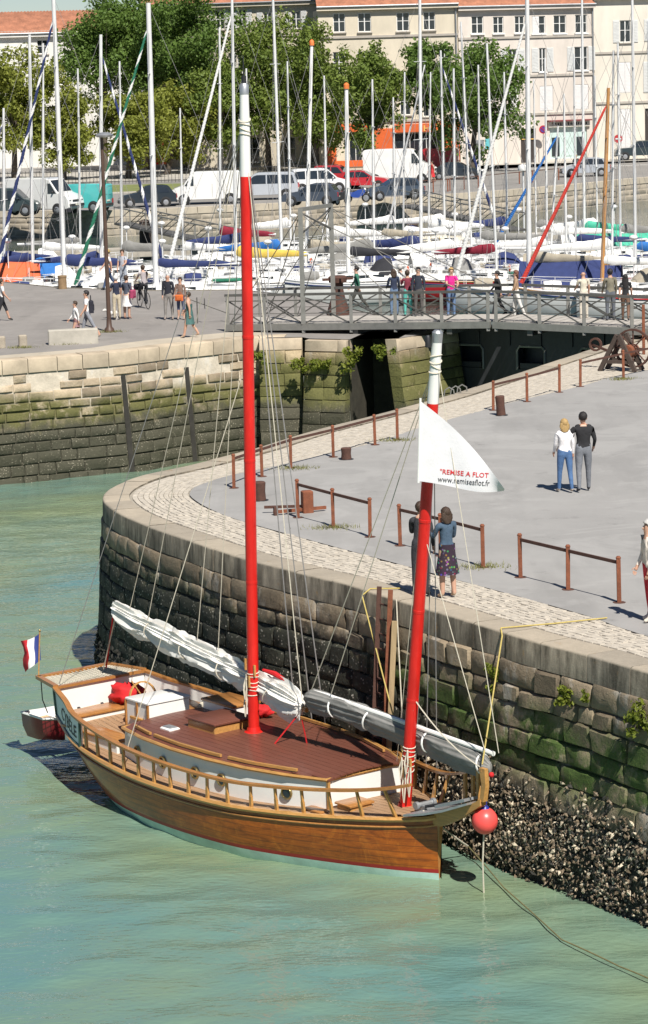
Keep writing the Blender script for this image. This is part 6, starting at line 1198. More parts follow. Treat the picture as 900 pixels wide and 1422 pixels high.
def vehicle(px, py, head, L, H, W, kind, c, label, cat='car', front=None):
    loc = U(px, py); r = empty('parked_van' if kind == 'van' else 'parked_car', loc, R(head), label, cat, 'vehicles parked along the town quay'); P = PROF[kind]; cm = mat('car_paint_%d_%d_%d' % tuple(int(x*255) for x in c), c, .28, .05, 2, coat=.6)
    def hw(z): return W/2*(1.0-.0*z if z < .6 else 1-.34*(z-.6)) if kind != 'van' else W/2*(1 if z < .6 else 1-.12*(z-.6))
    pts = [((x-.5)*L, z*H, hw(z)) for x, z in P['body']]; m = MB(); n = len(pts); V_ = []
    for inset, k in ((1.0, -1), (.93, -1), (.93, 1), (1.0, 1)):
        pass
    rings = []
    for yk, sc in ((-1, .97), (-1, 1), (1, 1), (1, .97)):
        ring = []
        for i, (x, z, w) in enumerate(pts):
            cz = .5*H; e = 1.0 if sc == 1 else .985
            yy = yk*(w-(.05 if sc == 1 else 0)) if sc == 1 else yk*w
            if sc == 1: ring.append((x, yy, z))
            else: ring.append((x*.985, yy, z+(cz-z)*.03))
        rings.append(ring)
    m.loft([rings[0], rings[1], rings[2], rings[3]], True, True); body = m.build('body', cm, r, ang=35, fix=True)
    for poly in P['win']:
        for sg in (-1, 1):
            q = [((x-.5)*L, z*H, hw(z)) for x, z in poly]; o = [(x, sg*(w+.008), z) for x, z, w in q]; i_ = [(x, sg*(w-.03), z) for x, z, w in q]; MB().loft([i_, o], True, True).build('side_window', M_glass, r, fix=True)
    # windscreen and rear window: follow the roof line
    bt = P['body']; k = max(i for i, p in enumerate(bt) if p[1] >= .95); a, b = bt[k], bt[k+1]
    def pane(a, b, nm, t0, t1):
        A_ = [((a[0]+(b[0]-a[0])*t-.5)*L, (a[1]+(b[1]-a[1])*t)*H) for t in (t0, t1)]; dx, dz = A_[1][0]-A_[0][0], A_[1][1]-A_[0][1]; l = math.hypot(dx, dz); sg = 1 if nm == 'windscreen' else -1; nx_, nz_ = -dz/l*(-1 if dz*1 > 0 else 1), abs(dx)/l
        nx_ = abs(nx_)*sg; o = .012; ws = [hw(z/H)-.1 for x, z in A_]
        MB().hexa([(A_[1][0], -ws[1], A_[1][1]-.02), (A_[1][0], ws[1], A_[1][1]-.02), (A_[0][0], ws[0], A_[0][1]-.02), (A_[0][0], -ws[0], A_[0][1]-.02), (A_[1][0]+nx_*o, -ws[1], A_[1][1]+nz_*o), (A_[1][0]+nx_*o, ws[1], A_[1][1]+nz_*o), (A_[0][0]+nx_*o, ws[0], A_[0][1]+nz_*o), (A_[0][0]+nx_*o, -ws[0], A_[0][1]+nz_*o)]).build(nm, M_glass, r, fix=True)
    pane(a, b, 'windscreen', .08, .92)
    if kind != 'van':
        j = [i for i, p in enumerate(bt) if p[1] >= .95][0]; pane(bt[j], bt[j-1], 'rear_window', .1, .9)
    else:
        for sg in (-1, 1): MB().box((-.5*L-.005, sg*W*.22, H*.75), (.02, W*.3, H*.26)).build('rear_window', M_glass if front else cm, r)
    wr_ = min(.36, .2*H+.02) if kind != 'van' else .35
    tb = MB().lathe([(wr_*.55, -.1), (wr_*.92, -.11), (wr_, -.07), (wr_, .07), (wr_*.92, .11), (wr_*.55, .1)], (0, 0, 0), 16, 0, (0, 1, 0)).mesh(M_tyre, 'wheel'); rm_ = MB().lathe([(.001, -.09), (wr_*.3, -.1), (wr_*.58, -.08), (wr_*.58, .08), (wr_*.3, .1), (.001, .09)], (0, 0, 0), 12, 0, (0, 1, 0)).mesh(M_rim, 'rim')
    for f in P['wheels']:
        for sg in (-1, 1):
            x, y = (f-.5)*L, sg*(W/2-.08); ar = MB().lathe([(.001, 0), (wr_*1.18, 0), (wr_*1.18, .02), (.001, .02)], (x, sg*(W/2-.012), wr_*1.05), 16, 0, (0, sg, 0)).build('wheel_arch', M_trim, r); wo = inst('wheel', tb, r, True, (x, y+sg*.05, wr_)); inst('rim', rm_, wo, True, (0, sg*.03, 0))
    fz = [p for p in bt if p[0] > .93][0][1]*H*.82
    for sg in (-1, 1): MB().ell((L/2-.1, sg*(W/2-.24), fz), (.12, .17, .085)).build('headlight', M_hl, r); MB().box((-L/2+.0, sg*(W/2-.13), (.5 if kind != 'van' else .38)*H), (.07, .16, .3)).build('tail_light', M_tl, r); MB().ell((L*.5*(2*a[0]-1)+.35+.0, sg*(W/2+.06), .62*H), (.07, .12, .08)).build('mirror', M_trim if kind == 'van' else cm, r)
    MB().bbox((L/2-.0, 0, .26*H), (.12, W*.9, .16), 0, .02).build('front_bumper', M_trim, r); MB().bbox((-L/2+.01, 0, .26*H), (.12, W*.92, .18), 0, .02).build('rear_bumper', M_trim, r); MB().box((-L/2-.03, 0, .4*H), (.03, .5, .11)).build('number_plate', M_plate, r); MB().box((L/2+.05, 0, .27*H), (.03, .5, .1)).build('number_plate', M_plate, r); MB().box((L/2-.03, 0, .38*H), (.05, W*.45, .12)).build('grille', M_trim, r)
    for x in ((.43, .66) if kind != 'van' else (.42, .66)): MB().box(((x-.5)*L, 0, .42*H), (.012, W*1.004, .4*H)).build('door_seam', M_trim, r); 
    return r
vehicle(12, 299, -12, 4.7, 1.85, 1.85, 'mpv', (.035, .05, .05), 'dark grey green people carrier cut by the left edge')
vehicle(62, 297, -28, 5.3, 2.45, 1.95, 'van', (.72, .71, .68), 'white high roof minibus beside the teal van', 'van', True); vehicle(112, 294, 160, 4.2, 1.9, 1.75, 'van', (.09, .48, .46), 'small turquoise delivery van seen from its rear corner', 'van')
vehicle(205, 287, 186, 4.05, 1.5, 1.75, 'hatch', (.02, .025, .03), 'black hatchback parked by the lawn'); vehicle(288, 283, 181, 5.0, 2.3, 1.95, 'van', (.75, .74, .71), 'long white panel van parked facing left', 'van', True)
vehicle(368, 277, 178, 4.9, 1.95, 1.9, 'mpv', (.42, .44, .47), 'silver people carrier with dark windows right of the red mast'); vehicle(433, 285, 168, 4.0, 1.5, 1.72, 'hatch', (.055, .065, .085), 'dark slate hatchback nearest the basin wall'); vehicle(442, 268, 12, 4.4, 1.85, 1.8, 'mpv', (.74, .74, .73), 'white small van with dark windscreen behind the slate hatchback', 'car')
vehicle(470, 261, -14, 3.8, 1.75, 1.75, 'suv', (.42, .03, .035), 'boxy red off road car behind the motorbike'); vehicle(506, 262, -10, 3.9, 1.4, 1.7, 'hatch', (.45, .02, .025), 'low bright red car beside the boxy red one'); vehicle(547, 277, 194, 4.1, 1.5, 1.75, 'hatch', (.05, .065, .09), 'dark blue hatchback in front of the high white van')
vehicle(556, 254, -8, 5.7, 2.7, 2.0, 'van', (.76, .75, .72), 'high roof white van in front of the cafe', 'van'); vehicle(602, 238, 172, 4.4, 2.0, 1.8, 'van', (.52, .03, .04), 'red van parked at the cafe corner', 'van'); vehicle(634, 249, -8, 4.4, 1.4, 1.75, 'sedan', (.025, .03, .035), 'black saloon under the leaning tree'); vehicle(812, 245, 184, 3.9, 1.5, 1.7, 'hatch', (.36, .38, .41), 'silver grey hatchback in front of the pink house'); vehicle(888, 222, 180, 4.5, 1.75, 1.8, 'suv', (.03, .04, .04), 'black estate car at the right edge of the street')
def torus(c, Rr, r, ax, n=18, k=6):
    c = Vector(c); u, w = perp(ax); P = [c+(u*math.cos(2*math.pi*i/n)+w*math.sin(2*math.pi*i/n))*Rr for i in range(n+1)]; return MB().tube(P, r, k)
def motorbike(px, py, head, label, m):
    r = empty('motorbike', U(px, py), R(head), label, 'motorbike', 'motorbikes on the town quay')
    for x in (-.65, .65): w = torus((x, 0, .3), .26, .06, (0, 1, 0), 16).build('wheel', M_tyre, r); MB().lathe([(.001, -.03), (.2, -.02), (.2, .02), (.001, .03)], (x, 0, .3), 10, 0, (0, 1, 0)).build('rim', M_rim, w)
    MB().loft([[(x, -w_, z0), (x, w_, z0), (x, w_, z1), (x, -w_, z1)] for x, w_, z0, z1 in ((-.75, .08, .6, .75), (-.3, .15, .35, .72), (.05, .16, .32, .85), (.4, .12, .5, .9), (.6, .05, .7, .95))], True, True).build('body', m, r); MB().bbox((-.35, 0, .8), (.7, .26, .1), 0, .03).build('seat', M_trim, r)
    MB().tube([(.62, 0, .3), (.42, 0, 1.0)], .04, 6).build('fork', M_steel, r); MB().tube([(.38, -.35, 1.05), (.45, 0, 1.02), (.38, .35, 1.05)], .02, 6).build('handlebar', M_trim, r); MB().ell((.58, 0, .88), (.1, .1, .1)).build('headlight', M_hl, r)
motorbike(496, 281, 15, 'blue and black motorbike parked by the red cars', mat('blue_fairing', (.03, .07, .3), .3, .1)); motorbike(475, 284, 60, 'dark motorbike seen end on beside the white mast', M_trim)
def bicycle(loc, head, label, m=M_dark):
    r = empty('bicycle', loc, head, label, 'bicycle', 'bicycles'); 
    for x in (-.52, .52):
        w = torus((x, 0, .34), .33, .016, (0, 1, 0), 22, 5).build('wheel', M_tyre, r)
        mm = MB()
        for k in range(8): MB().tube([(x, 0, .34), (x+.32*math.cos(k*.785), 0, .34+.32*math.sin(k*.785))], .004, 3).build('spoke', M_steel, w)
    for a, b in (((-.52, 0, .34), (-.1, 0, .3)), ((-.52, 0, .34), (-.2, 0, .85)), ((-.1, 0, .3), (-.22, 0, .95)), ((-.1, 0, .3), (.4, 0, .8)), ((-.2, 0, .82), (.38, 0, .9)), ((.52, 0, .34), (.36, 0, 1.05))): MB().tube([a, b], .018, 6).build('frame_tube', m, r)
    MB().tube([(.2, -.28, 1.08), (.36, -.1, 1.1), (.36, .1, 1.1), (.2, .28, 1.08)], .014, 6).build('handlebar', M_steel, r); MB().ell((-.24, 0, .98), (.14, .08, .04)).build('saddle', M_trim, r); torus((-.1, 0, .3), .09, .012, (0, 1, 0), 12, 4).build('chainring', M_steel, r)
    MB().tube([(-.1, -.1, .3), (-.02, -.12, .16)], .012, 5).build('crank', M_steel, r); MB().tube([(-.1, .1, .3), (-.18, .12, .44)], .012, 5).build('crank', M_steel, r)
    bk_ = MB().bbox((.62, 0, .85), (.3, .34, .24), 0, .03).build('basket', M_black_c, r); return r
bicycle(U(83, 311), R(8), 'parked bicycle on the street in front of the white minibus')
# ------------------------------------------------------------------ people
M_skin = mat('skin', (.50, .29, .20), .55, .10, 8); SK2 = mat('tanned_skin', (.40, .22, .14), .55, .1, 8)
def cl(c, nm=None): return mat('cloth_%d_%d_%d' % tuple(int(x*255) for x in c), c, .9, .28, 7, .9, bsc=11)
def hairm(c): return mat('hair_%d_%d_%d' % tuple(int(x*255) for x in c), c, .6, .3, 25, .5)
BR, BL, BK, GY = (.05, .028, .016), (.40, .26, .10), (.015, .012, .012), (.5, .48, .45)
PEOPLE = []
def skel(pose):
    g = lambda k, d: pose.get(k, d); ln = g('lean', .03)
    def rotl(x, z, z0=.95): return (x*math.cos(ln)+(z-z0)*math.sin(ln), z0+(z-z0)*math.cos(ln)-x*math.sin(ln))
    J = {}; r = {}
    def put(n, x, y, z, rad): J[n] = Vector((x, y, z)); r[n] = rad
    k = g('fat', 1.)
    for n, x, z, rad in (('pelvis', 0, .95, .135*k), ('belly', .015, 1.08, .125*k), ('chest', .01, 1.27, .145*k), ('upchest', 0, 1.40, .10), ('neck', .005, 1.49, .055), ('jaw', .03, 1.565, .066), ('skull', .005, 1.645, .088), ('crown', -.005, 1.70, .06)):
        X, Z_ = rotl(x, z); put(n, X, 0, Z_, rad)
    hd = g('head', 0)
    for s, sg in (('l', 1), ('r', -1)):
        a, kb = g('thigh_'+s, 0), g('knee_'+s, .05); o = g('splay', .03); hip = Vector((0, sg*.095, .90)); kn = hip+Vector((.44*math.sin(a), sg*.44*o, -.44*math.cos(a))); an = kn+Vector((.41*math.sin(a-kb), sg*.41*o*.5, -.41*math.cos(a-kb)))
        put('hip'+s, *hip, .10*k); put('knee'+s, *kn, .066); put('calf'+s, *(kn.lerp(an, .35)), .062); put('ank'+s, *an, .042); put('heel'+s, an.x-.02, an.y, an.z-.045, .038); put('toe'+s, an.x+.15*math.cos(g('foot_'+s, 0)), an.y+sg*.02, an.z-.055, .032)
        X, Z_ = rotl(0, 1.41); sh = Vector((X, sg*.175, Z_)); sa, so_, eb, inw = g('arm_'+s, .08), g('out_'+s, .14), g('elbow_'+s, .25), g('in_'+s, 0.)
        el = sh+Vector((.28*math.sin(sa)*math.cos(so_), sg*.28*math.sin(so_), -.28*math.cos(sa)*math.cos(so_))); wr = el+Vector((.25*math.sin(sa+eb)*math.cos(inw), -sg*.25*math.sin(inw), -.25*math.cos(sa+eb)*math.cos(inw))); hn = wr+(wr-el).normalized()*.08
        put('sho'+s, *sh, .068*k); put('elb'+s, *el, .046); put('wri'+s, *wr, .031); put('hand'+s, *hn, .033)
    low = min(J['heell'].z, J['heelr'].z, J['toel'].z, J['toer'].z)-.035
    for n in J: J[n].z -= low
    return J, r
BONES = [('pelvis', 'belly'), ('belly', 'chest'), ('chest', 'upchest'), ('upchest', 'neck'), ('neck', 'jaw'), ('jaw', 'skull'), ('skull', 'crown')]
for s in 'lr': BONES += [('pelvis', 'hip'+s), ('hip'+s, 'knee'+s), ('knee'+s, 'calf'+s), ('calf'+s, 'ank'+s), ('ank'+s, 'heel'+s), ('ank'+s, 'toe'+s), ('upchest', 'sho'+s), ('sho'+s, 'elb'+s), ('elb'+s, 'wri'+s), ('wri'+s, 'hand'+s)]
def person(px, py, head, H, label, top=(.5, .5, .5), bot=(.1, .1, .15), shoe=(.05, .04, .04), hair=BR, longhair=0, sleeve=2, legs=2, skirt=None, pose=None, bald=False, skin=None, z=0., loc=None, hat=None, coat=None, group='people by the harbour', sub=1):
    pose = pose or {}; J, r = skel(pose); names = list(J); me = bpy.data.meshes.new('sk'); me.from_pydata([J[n] for n in names], [(names.index(a), names.index(b)) for a, b in BONES], []); ob = bpy.data.objects.new('sk', me); COL.objects.link(ob)
    ob.modifiers.new('s', 'SKIN').use_smooth_shade = True; ob.modifiers.new('u', 'SUBSURF').levels = sub
    for i, n in enumerate(names): sv = me.skin_vertices[0].data[i]; sv.radius = (r[n], r[n]); sv.use_root = n == 'pelvis'
    PEOPLE.append(dict(ob=ob, J=J, loc=loc if loc is not None else U(px, py, z), head=R(head), H=H, label=label, top=cl(top), bot=cl(bot), shoe=cl(shoe), hair=hairm(hair), long=longhair, sleeve=sleeve, legs=legs, skirt=skirt, bald=bald, skin=skin or M_skin, hat=hat, coat=coat, group=group))
walk = lambda f=1, a=.35: dict(thigh_l=a*f, knee_l=.12, thigh_r=-a*.8*f, knee_r=.35, arm_l=-.3*f, arm_r=.3*f, elbow_l=.3, elbow_r=.4)
G1, G2, G3, G4 = 'people strolling on the near quay', 'people on the left quay', 'people crossing the footbridge', 'people on the street'
# near quay
person(785, 684, 100, 1.66, 'blonde woman in white sweater and blue jeans walking arm in arm', (.74, .72, .72), (.07, .14, .28), (.5, .42, .35), BL, 1, 2, 2, None, dict(thigh_l=.12, thigh_r=-.1, knee_r=.2, arm_l=.15, elbow_l=.5, arm_r=-.1, fat=1.15, splay=.05), group=G1, sub=2)
person(811, 683, 95, 1.80, 'man in black top and grey jeans with his arm round the blonde woman', (.018, .018, .02), (.17, .18, .2), (.04, .04, .05), BK, 0, 2, 2, None, dict(thigh_l=-.08, knee_l=.15, thigh_r=.14, arm_l=.15, out_l=.75, elbow_l=.2, in_l=-.6, arm_r=-.15, out_r=.3, elbow_r=.9, fat=1.2, splay=.05), group=G1, sub=2)
person(622, 830, 115, 1.66, 'woman in denim jacket and dark floral dress standing by the quay edge', (.06, .10, .15), (.5, .3, .2), (.5, .36, .25), BR, 1, 2, 0, dict(c=(.035, .03, .05), z0=1.1, z1=.5, r0=.17, r1=.24), dict(thigh_l=.03, thigh_r=-.04, arm_l=.5, elbow_l=1.5, arm_r=.35, elbow_r=1.2), group=G1, sub=2)
person(585, 828, 70, 1.74, 'man in dark clothes half hidden behind the red fore mast', (.035, .035, .04), (.03, .03, .035), (.03, .03, .03), BR, 0, 2, 2, None, dict(arm_l=.4, elbow_l=1.3, lean=.1), group=G1, sub=2)
person(903, 863, 195, 1.78, 'man in cream sweater and red trousers at the right edge', (.70, .62, .54), (.50, .025, .04), (.55, .5, .42), GY, 0, 2, 2, None, dict(thigh_l=.05, thigh_r=-.05, arm_l=.05, arm_r=.1, elbow_r=.35), group=G1, sub=2)
# left quay
person(4, 446, 10, 1.68, 'woman in white top and black capri trousers at the left edge', (.72, .70, .68), (.02, .02, .025), (.03, .03, .03), BR, 0, 1, 1, None, walk(1, .4), group=G2)
person(107, 474, 195, 1.48, 'girl in white cardigan and patterned shorts walking beside the stone block', (.72, .70, .68), (.22, .12, .12), (.45, .3, .25), BR, 0, 2, 0, dict(c=(.28, .16, .17), z0=.95, z1=.66, r0=.15, r1=.2), walk(1, .4), group=G2)
person(123, 472, 190, 1.80, 'man in white T shirt and grey shorts carrying a backpack', (.74, .73, .72), (.26, .27, .30), (.3, .25, .2), BK, 0, 1, 1, None, walk(-1, .45), group=G2)
person(163, 444, 110, 1.70, 'white haired man in navy top and beige trousers', (.02, .025, .05), (.50, .43, .31), (.1, .08, .07), (.65, .63, .6), 0, 1, 2, None, dict(arm_l=.3, elbow_l=1.0, fat=1.1), group=G2)
person(177, 443, 60, 1.68, 'woman in dark top and white skirt with a pink bag', (.07, .08, .11), (.6, .4, .3), (.4, .25, .2), BR, 0, 2, 0, dict(c=(.72, .70, .68), z0=1.0, z1=.55, r0=.16, r1=.23), dict(arm_l=.3, elbow_l=.9), group=G2)
person(152, 402, 200, 1.78, 'man in white shirt and jeans stepping at the quay edge', (.74, .73, .71), (.05, .08, .16), (.03, .03, .03), BL, 0, 1, 2, None, walk(1, .4), group=G2, hat=(.5, .35, .12))
person(172, 402, 250, 1.74, 'person in pale grey shirt and light trousers facing the yachts', (.40, .41, .45), (.34, .37, .42), (.2, .2, .2), BR, 0, 1, 2, None, dict(arm_l=.5, elbow_l=.8), group=G2)
person(235, 444, 265, 1.76, 'bald man in open black jacket and grey trousers', (.018, .02, .03), (.26, .24, .22), (.25, .2, .17), BR, 0, 2, 2, None, dict(splay=.08, arm_l=.05, arm_r=.05, fat=1.08), True, group=G2)
person(252, 444, 262, 1.62, 'woman in brown cardigan and rolled jeans with an orange shoulder bag', (.20, .13, .10), (.07, .09, .16), (.35, .25, .2), BR, 0, 2, 1, None, dict(arm_r=.2, elbow_r=.9), group=G2)
person(264, 469, 170, 1.66, 'woman in dark green dress walking along the quay wall', (.5, .32, .24), (.5, .3, .2), (.4, .3, .22), BR, 0, 0, 0, dict(c=(.06, .14, .13), z0=1.32, z1=.55, r0=.16, r1=.23), walk(1, .3), group=G2)
cyc = U(200, 428); bicycle(cyc, R(112), 'black bicycle ridden by the woman in grey')
person(0, 0, 112, 1.66, 'woman in grey top riding the bicycle on the left quay', (.36, .32, .32), (.03, .03, .035), (.03, .03, .03), BR, 0, 1, 2, None, dict(thigh_l=1.0, knee_l=1.2, thigh_r=.45, knee_r=.75, arm_l=.75, arm_r=.75, elbow_l=.3, elbow_r=.3, lean=.15), loc=cyc+Vector((.05, -.12, .14)), group=G2)
# bridge
ZB = .42
def onb(px, py, half=1): return U(px, py, ZB)
def bp(px, py, *a, **k): person(px, py, *a, z=ZB, group=G3, **k)
bp(497, 432, 180, 1.74, 'man in green sweater walking left over the footbridge', (.035, .15, .10), (.06, .06, .05), (.04, .04, .04), BK, 0, 2, 2, None, walk(1, .45))
bp(548, 439, 100, 1.70, 'woman in navy jacket and jeans looking over the far rail', (.025, .035, .07), (.12, .18, .28), (.1, .1, .1), BR, 1, 2, 2, None, dict(arm_l=.4, elbow_l=.8))
bp(557, 436, 90, 1.80, 'grey haired man in white shirt behind the woman in navy', (.74, .73, .71), (.2, .2, .22), (.1, .1, .1), GY, 0, 1, 2, None, dict(arm_l=.3))
bp(567, 440, 95, 1.68, 'woman in burgundy jacket and mint green trousers', (.20, .03, .05), (.10, .42, .36), (.1, .1, .1), BR, 0, 2, 2, None, dict(arm_l=.7, elbow_l=1.6))
bp(582, 441, 268, 1.82, 'man in open dark jacket facing the boats with sunglasses', (.025, .03, .045), (.10, .09, .085), (.05, .05, .05), BK, 0, 2, 2, None, dict(arm_l=.1, fat=1.05))
bp(627, 441, 285, 1.80, 'man in bright magenta T shirt leaning on the bridge rail', (.66, .02, .24), (.12, .19, .32), (.1, .1, .1), BL, 0, 1, 2, None, dict(arm_l=.5, elbow_l=.9, in_l=.4, arm_r=.5, elbow_r=.9, in_r=.4, lean=.1, fat=1.08))
bp(692, 440, 190, 1.68, 'person dressed in black at the joint of the bridge halves', (.02, .02, .022), (.025, .025, .03), (.03, .03, .03), BK, 0, 2, 2, None, walk(1, .35))
bp(718, 442, 180, 1.72, 'brown haired woman in tan jacket and white trousers', (.33, .21, .13), (.66, .64, .60), (.3, .2, .15), (.14, .05, .025), 1, 2, 2, None, walk(-1, .3))
bp(811, 445, 100, 1.74, 'balding man in cream shirt seen from behind on the bridge', (.62, .57, .45), (.55, .5, .42), (.2, .2, .2), GY, 0, 1, 2, None, dict(arm_l=.5, elbow_l=.7), bald=True)
bp(848, 447, 95, 1.84, 'tall man in olive jacket seen from behind on the bridge', (.20, .18, .13), (.11, .12, .14), (.05, .05, .05), BK, 0, 2, 2, None, dict(arm_l=.35, elbow_l=.5, fat=1.1))
bp(869, 447, 80, 1.66, 'woman in black top with long black hair on the bridge', (.018, .018, .02), (.16, .09, .06), (.05, .05, .05), BK, 2, 1, 2, None, walk(1, .25))
# street
person(601, 254, 200, 1.7, 'woman in red dress on the street by the white van', (.5, .03, .03), (.5, .3, .2), (.2, .1, .1), BR, 0, 0, 0, dict(c=(.55, .03, .035), z0=1.35, z1=.5, r0=.16, r1=.25), walk(1, .3), group=G4)
person(800, 247, 90, 1.78, 'person in black jacket standing by the silver car', (.02, .02, .02), (.12, .03, .03), (.03, .03, .03), BL, 0, 2, 2, None, dict(arm_l=.3), group=G4); person(668, 231, 350, 1.72, 'person in dark clothes walking past the cash machine', (.05, .05, .07), (.03, .03, .04), (.03, .03, .03), BK, 0, 2, 2, None, walk(1, .35), group=G4)
dg_ = bpy.context.evaluated_depsgraph_get(); dg_.update()
GOT = [(p, bpy.data.meshes.new_from_object(p['ob'].evaluated_get(dg_))) for p in PEOPLE]
def seg_t(P, a, b): ab = b-a; t = np.clip(((P-a)@ab)/max(ab@ab, 1e-9), 0, 1); return np.linalg.norm(P-(a+t[:, None]*ab), axis=1), t
for p, me in GOT:
    J = {k: np.array(v) for k, v in p['J'].items()}; nv = len(me.vertices); co = np.empty(nv*3); me.vertices.foreach_get('co', co); co = co.reshape(-1, 3)
    D = []; 
    for a, b in BONES: d, t = seg_t(co, J[a], J[b]); D.append(d)
    nb = np.argmin(np.stack(D), 0); tors = np.isin(nb, [0, 1, 2]); cx = np.interp(co[:, 2], [J['pelvis'][2], J['upchest'][2]], [J['pelvis'][0], J['upchest'][0]]); co[tors, 0] = cx[tors]+(co[tors, 0]-cx[tors])*.80
    fc = [tuple(q.vertices) for q in me.polygons]; m = MB(); mats = [p['skin'], p['top'], p['bot'], p['shoe'], M_dark]; mi = []
    cen = np.array([co[list(f)].mean(0) for f in fc]); D = []; T_ = []
    for a, b in BONES: d, t = seg_t(cen, J[a], J[b]); D.append(d); T_.append(t)
    nb = np.argmin(np.stack(D), 0)
    for i, k in enumerate(nb):
        a, b = BONES[k]; t = T_[k][i]
        if a in ('neck', 'jaw', 'skull') or (a == 'upchest' and b == 'neck' and t > .55): s = 0
        elif b in ('belly',): s = 1 if t > .25 else 2
        elif b in ('chest', 'upchest', 'neck') or b[:3] == 'sho': s = 1
        elif b[:3] == 'elb': s = 1 if p['sleeve'] == 2 or (p['sleeve'] == 1 and t < .62) or (p['sleeve'] == 0 and t < .02) else 0
        elif b[:3] == 'wri': s = 1 if p['sleeve'] == 2 and t < .9 else 0
        elif b[:3] == 'han': s = 0
        elif b[:3] == 'hip': s = 2
        elif b[:3] == 'kne': s = 2 if p['legs'] >= 1 or t < .2 else 0
        elif b[:3] in ('cal', 'ank') and a[:3] in ('kne', 'cal'): s = 2 if p['legs'] == 2 or (p['legs'] == 1 and a[:3] == 'kne' and t < .4) else 0
        else: s = 3
        mi.append(s)
    m.add([tuple(c) for c in co], fc, mi)
    # nose, ears and fingers belong to the same body mesh
    sk = Vector(J['skull']); m.ell(sk+Vector((.092, 0, -.035)), (.022, .014, .022), 6, 4, 0)
    for sg in (-1, 1): m.ell(sk+Vector((-.005, sg*.085, -.03)), (.02, .012, .032), 6, 4, 0); m.ell(sk+Vector((.078, sg*.032, .0)), (.010, .012, .008), 6, 4, 4)
    m.ell(sk+Vector((.076, 0, -.08)), (.010, .022, .006), 6, 3, 0)
    for s, sg in (('l', 1), ('r', -1)):
        w, hn = Vector(J['wri'+s]), Vector(J['hand'+s]); d = (hn-w).normalized(); side = d.cross(Vector((0, sg, 0))); side = side.normalized() if side.length > .2 else Vector((1, 0, 0)); crl = d.cross(side)
        for q, ln_ in ((-.03, .055), (-.01, .07), (.01, .075), (.03, .065)): b0 = hn+side*q+d*.012; m.tube([b0, b0+d*ln_*.5+crl*.006, b0+d*ln_*.9+crl*.022], [.0095, .0088, .006], 5, 0)
        b0 = w.lerp(hn, .45)-side*.028; m.tube([b0, b0-side*.03+d*.03, b0-side*.035+d*.06], [.011, .010, .007], 5, 0)
    k = p['H']/1.75; root = empty('person', p['loc'], p['head'], p['label'], 'person', p['group']); root.scale = (k, k, k)
    m.build('body', mats, root, ang=80); bpy.data.meshes.remove(me)
    # hair
    if not p['bald']:
        h = MB(); ct = sk+Vector((-.012, 0, .022)); R3 = (.112, .10, .108); nu, nvv = 14, 10; rings = []
        for j in range(nvv+1):
            t = -math.pi*.33+math.pi*.83*j/nvv; ring = []
            for q in range(nu):
                a = 2*math.pi*q/nu; x, y, z = math.cos(t)*math.cos(a), math.cos(t)*math.sin(a), math.sin(t)
                if x > .35 and z < .42: z = .42+(z-.42)*.05; x = min(x, .80)
                f = 1+.06*h1(x*4, y*4, z*4+k); ring.append(ct+Vector((R3[0]*x*f, R3[1]*y*f, R3[2]*z*f)))
            rings.append(ring)
        h.loft(rings, True, True).build('hair', p['hair'], root, ang=80)
        if p['long']:
            h = MB(); ln_ = .22 if p['long'] == 1 else .42; rings = []
            for j in range(8):
                t = j/7; wv = .10+.03*math.sin(t*3)-.035*t*t; c0 = sk+Vector((-.05-.03*t, 0, .03-ln_*t)); rings.append([c0+Vector((.055*(1-.3*t)*math.cos(a), wv*(1+.12*h1(t*5, a, k))*math.sin(a), .01*math.sin(5*a+t*9))) for a in np.linspace(0, 2*math.pi, 13)[:-1]])
            h.loft(rings, True, True).build('long_hair', p['hair'], root, ang=80)
    if p['hat']: MB().lathe([(.15, .03), (.15, .045), (.1, .05), (.095, .11), (.05, .13), (.001, .13)], sk+Vector((0, 0, .01)), 14).build('hat', cl(p['hat']), root)
    if p['skirt']:
        s = p['skirt']; h = MB(); rings = []; pl = J['pelvis']
        for j in range(9):
            t = j/8; z = s['z0']+(s['z1']-s['z0'])*t-.02; rr = s['r0']*(1 if t < .3 else 1+(s['r1']/s['r0']-1)*(t-.3)/.7); wst = .85 if abs(z-1.1) < .06 and s['z0'] > 1.2 else 1; rings.append([Vector((pl[0]*(1-t), 0, z))+Vector((rr*.82*wst*(1+.07*t*math.sin(a*6))*math.cos(a), rr*wst*(1+.07*t*math.sin(a*6+1))*math.sin(a), 0)) for a in np.linspace(0, 2*math.pi, 19)[:-1]])
        h.loft(rings, True, False)
        if 'denim' not in p['label']: h.build('dress', cl(s['c']), root, ang=80)
        if 'denim' in p['label']:
            N = NT('floral_print'); v = N.new('TexVoronoi'); v.inputs['Scale'].default_value = 16; N.l(N.coord(), v.inputs['Vector']); c = N.mix(N.ramp(v.outputs['Distance'], .25, .42, (1, 1, 1), (0, 0, 0)), (.022, .022, .035), v.outputs['Color']); c = N.mix(.72, c, (.03, .012, .025)); N.base(c); N.b.inputs['Roughness'].default_value = .9; h.build('dress', N.mat, root, ang=80)
for p, me in GOT: o = p['ob']; d = o.data; bpy.data.objects.remove(o); bpy.data.meshes.remove(d)
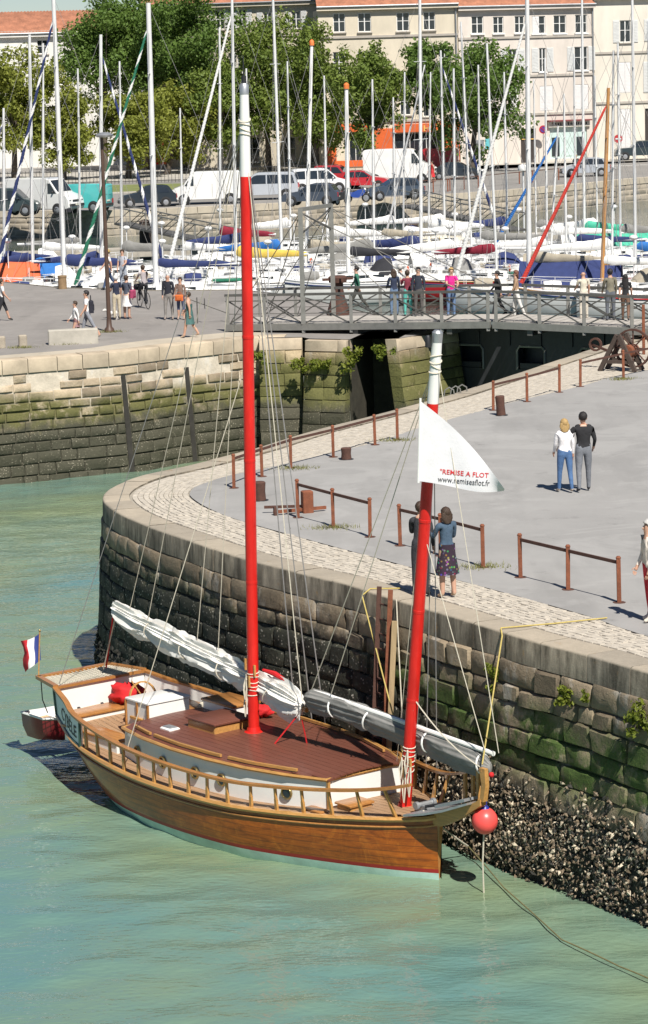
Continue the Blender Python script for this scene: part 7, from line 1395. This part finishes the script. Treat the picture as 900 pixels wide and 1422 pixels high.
def bag(px, py, z, head, sz, c, label, name='handbag', off=(0, 0)):
    b = U(px, py); r = empty(name, b+Vector((off[0], off[1], z)), R(head), label, 'bag'); MB().bbox((0, 0, 0), sz, 0, .03).build('body', cl(c), r); MB().tube([(-sz[0]*.35, 0, sz[2]*.45), (-sz[0]*.2, 0, sz[2]*.9), (sz[0]*.2, 0, sz[2]*.9), (sz[0]*.35, 0, sz[2]*.45)], .012, 5).build('strap', cl(mul(c, .6)), r); MB().bbox((0, -sz[1]*.5, -.02), (sz[0]*.7, .05, sz[2]*.5), 0, .02).build('pocket', cl(mul(c, .8)), r)
bag(252, 444, .88, -8, (.32, .12, .24), (.62, .14, .03), 'orange shoulder bag carried by the woman in the brown cardigan', off=(-.05, -.2)); bag(179, 443, 1.0, 60, (.3, .14, .32), (.36, .05, .12), 'pink bag on the shoulder of the woman in the white skirt', off=(.2, -.12)); bag(123, 472, 1.22, 190-90, (.3, .18, .46), (.02, .02, .03), 'black backpack worn by the man in grey shorts', 'backpack', off=(.14, .0))
# small white dog
dgp = U(156, 444); d_ = empty('dog', dgp, R(200), 'small white dog beside the man in beige trousers', 'dog'); M_fur = mat('white_fur', (.68, .65, .60), .95, .12, 30, .8)
sk_ = MB(); sk_.loft([[Vector((x, 0, z))+Vector((0, w*math.cos(a), h*math.sin(a))) for a in np.linspace(0, 2*math.pi, 11)[:-1]] for x, z, w, h in ((-.22, .27, .03, .04), (-.2, .27, .075, .08), (-.05, .26, .08, .085), (.1, .26, .085, .10), (.18, .31, .065, .08), (.23, .38, .055, .06), (.3, .40, .06, .06), (.36, .38, .035, .035), (.40, .375, .015, .02))], True, True)
for x, bk in ((-.17, 1), (.12, 0)):
    for y in (-.055, .055): sk_.tube([(x, y, .26), (x+(.03 if bk else 0), y, .17), (x-(.035 if bk else -.005), y, .09), (x-.005, y, .02), (x+.03, y, .012)], [.05, .035, .022, .02, .02], 7)
sk_.tube([(-.21, 0, .29), (-.28, 0, .36), (-.27, 0, .42)], [.025, .02, .01], 6)
for y in (-.04, .04): sk_.tube([(.27, y, .43), (.25, y*1.6, .40), (.26, y*1.7, .35)], [.02, .02, .008], 5)
sk_.build('body', M_fur, d_, ang=80); MB().ell((.405, 0, .38), (.012, .014, .01), 6, 4).build('nose', M_dark, d_)
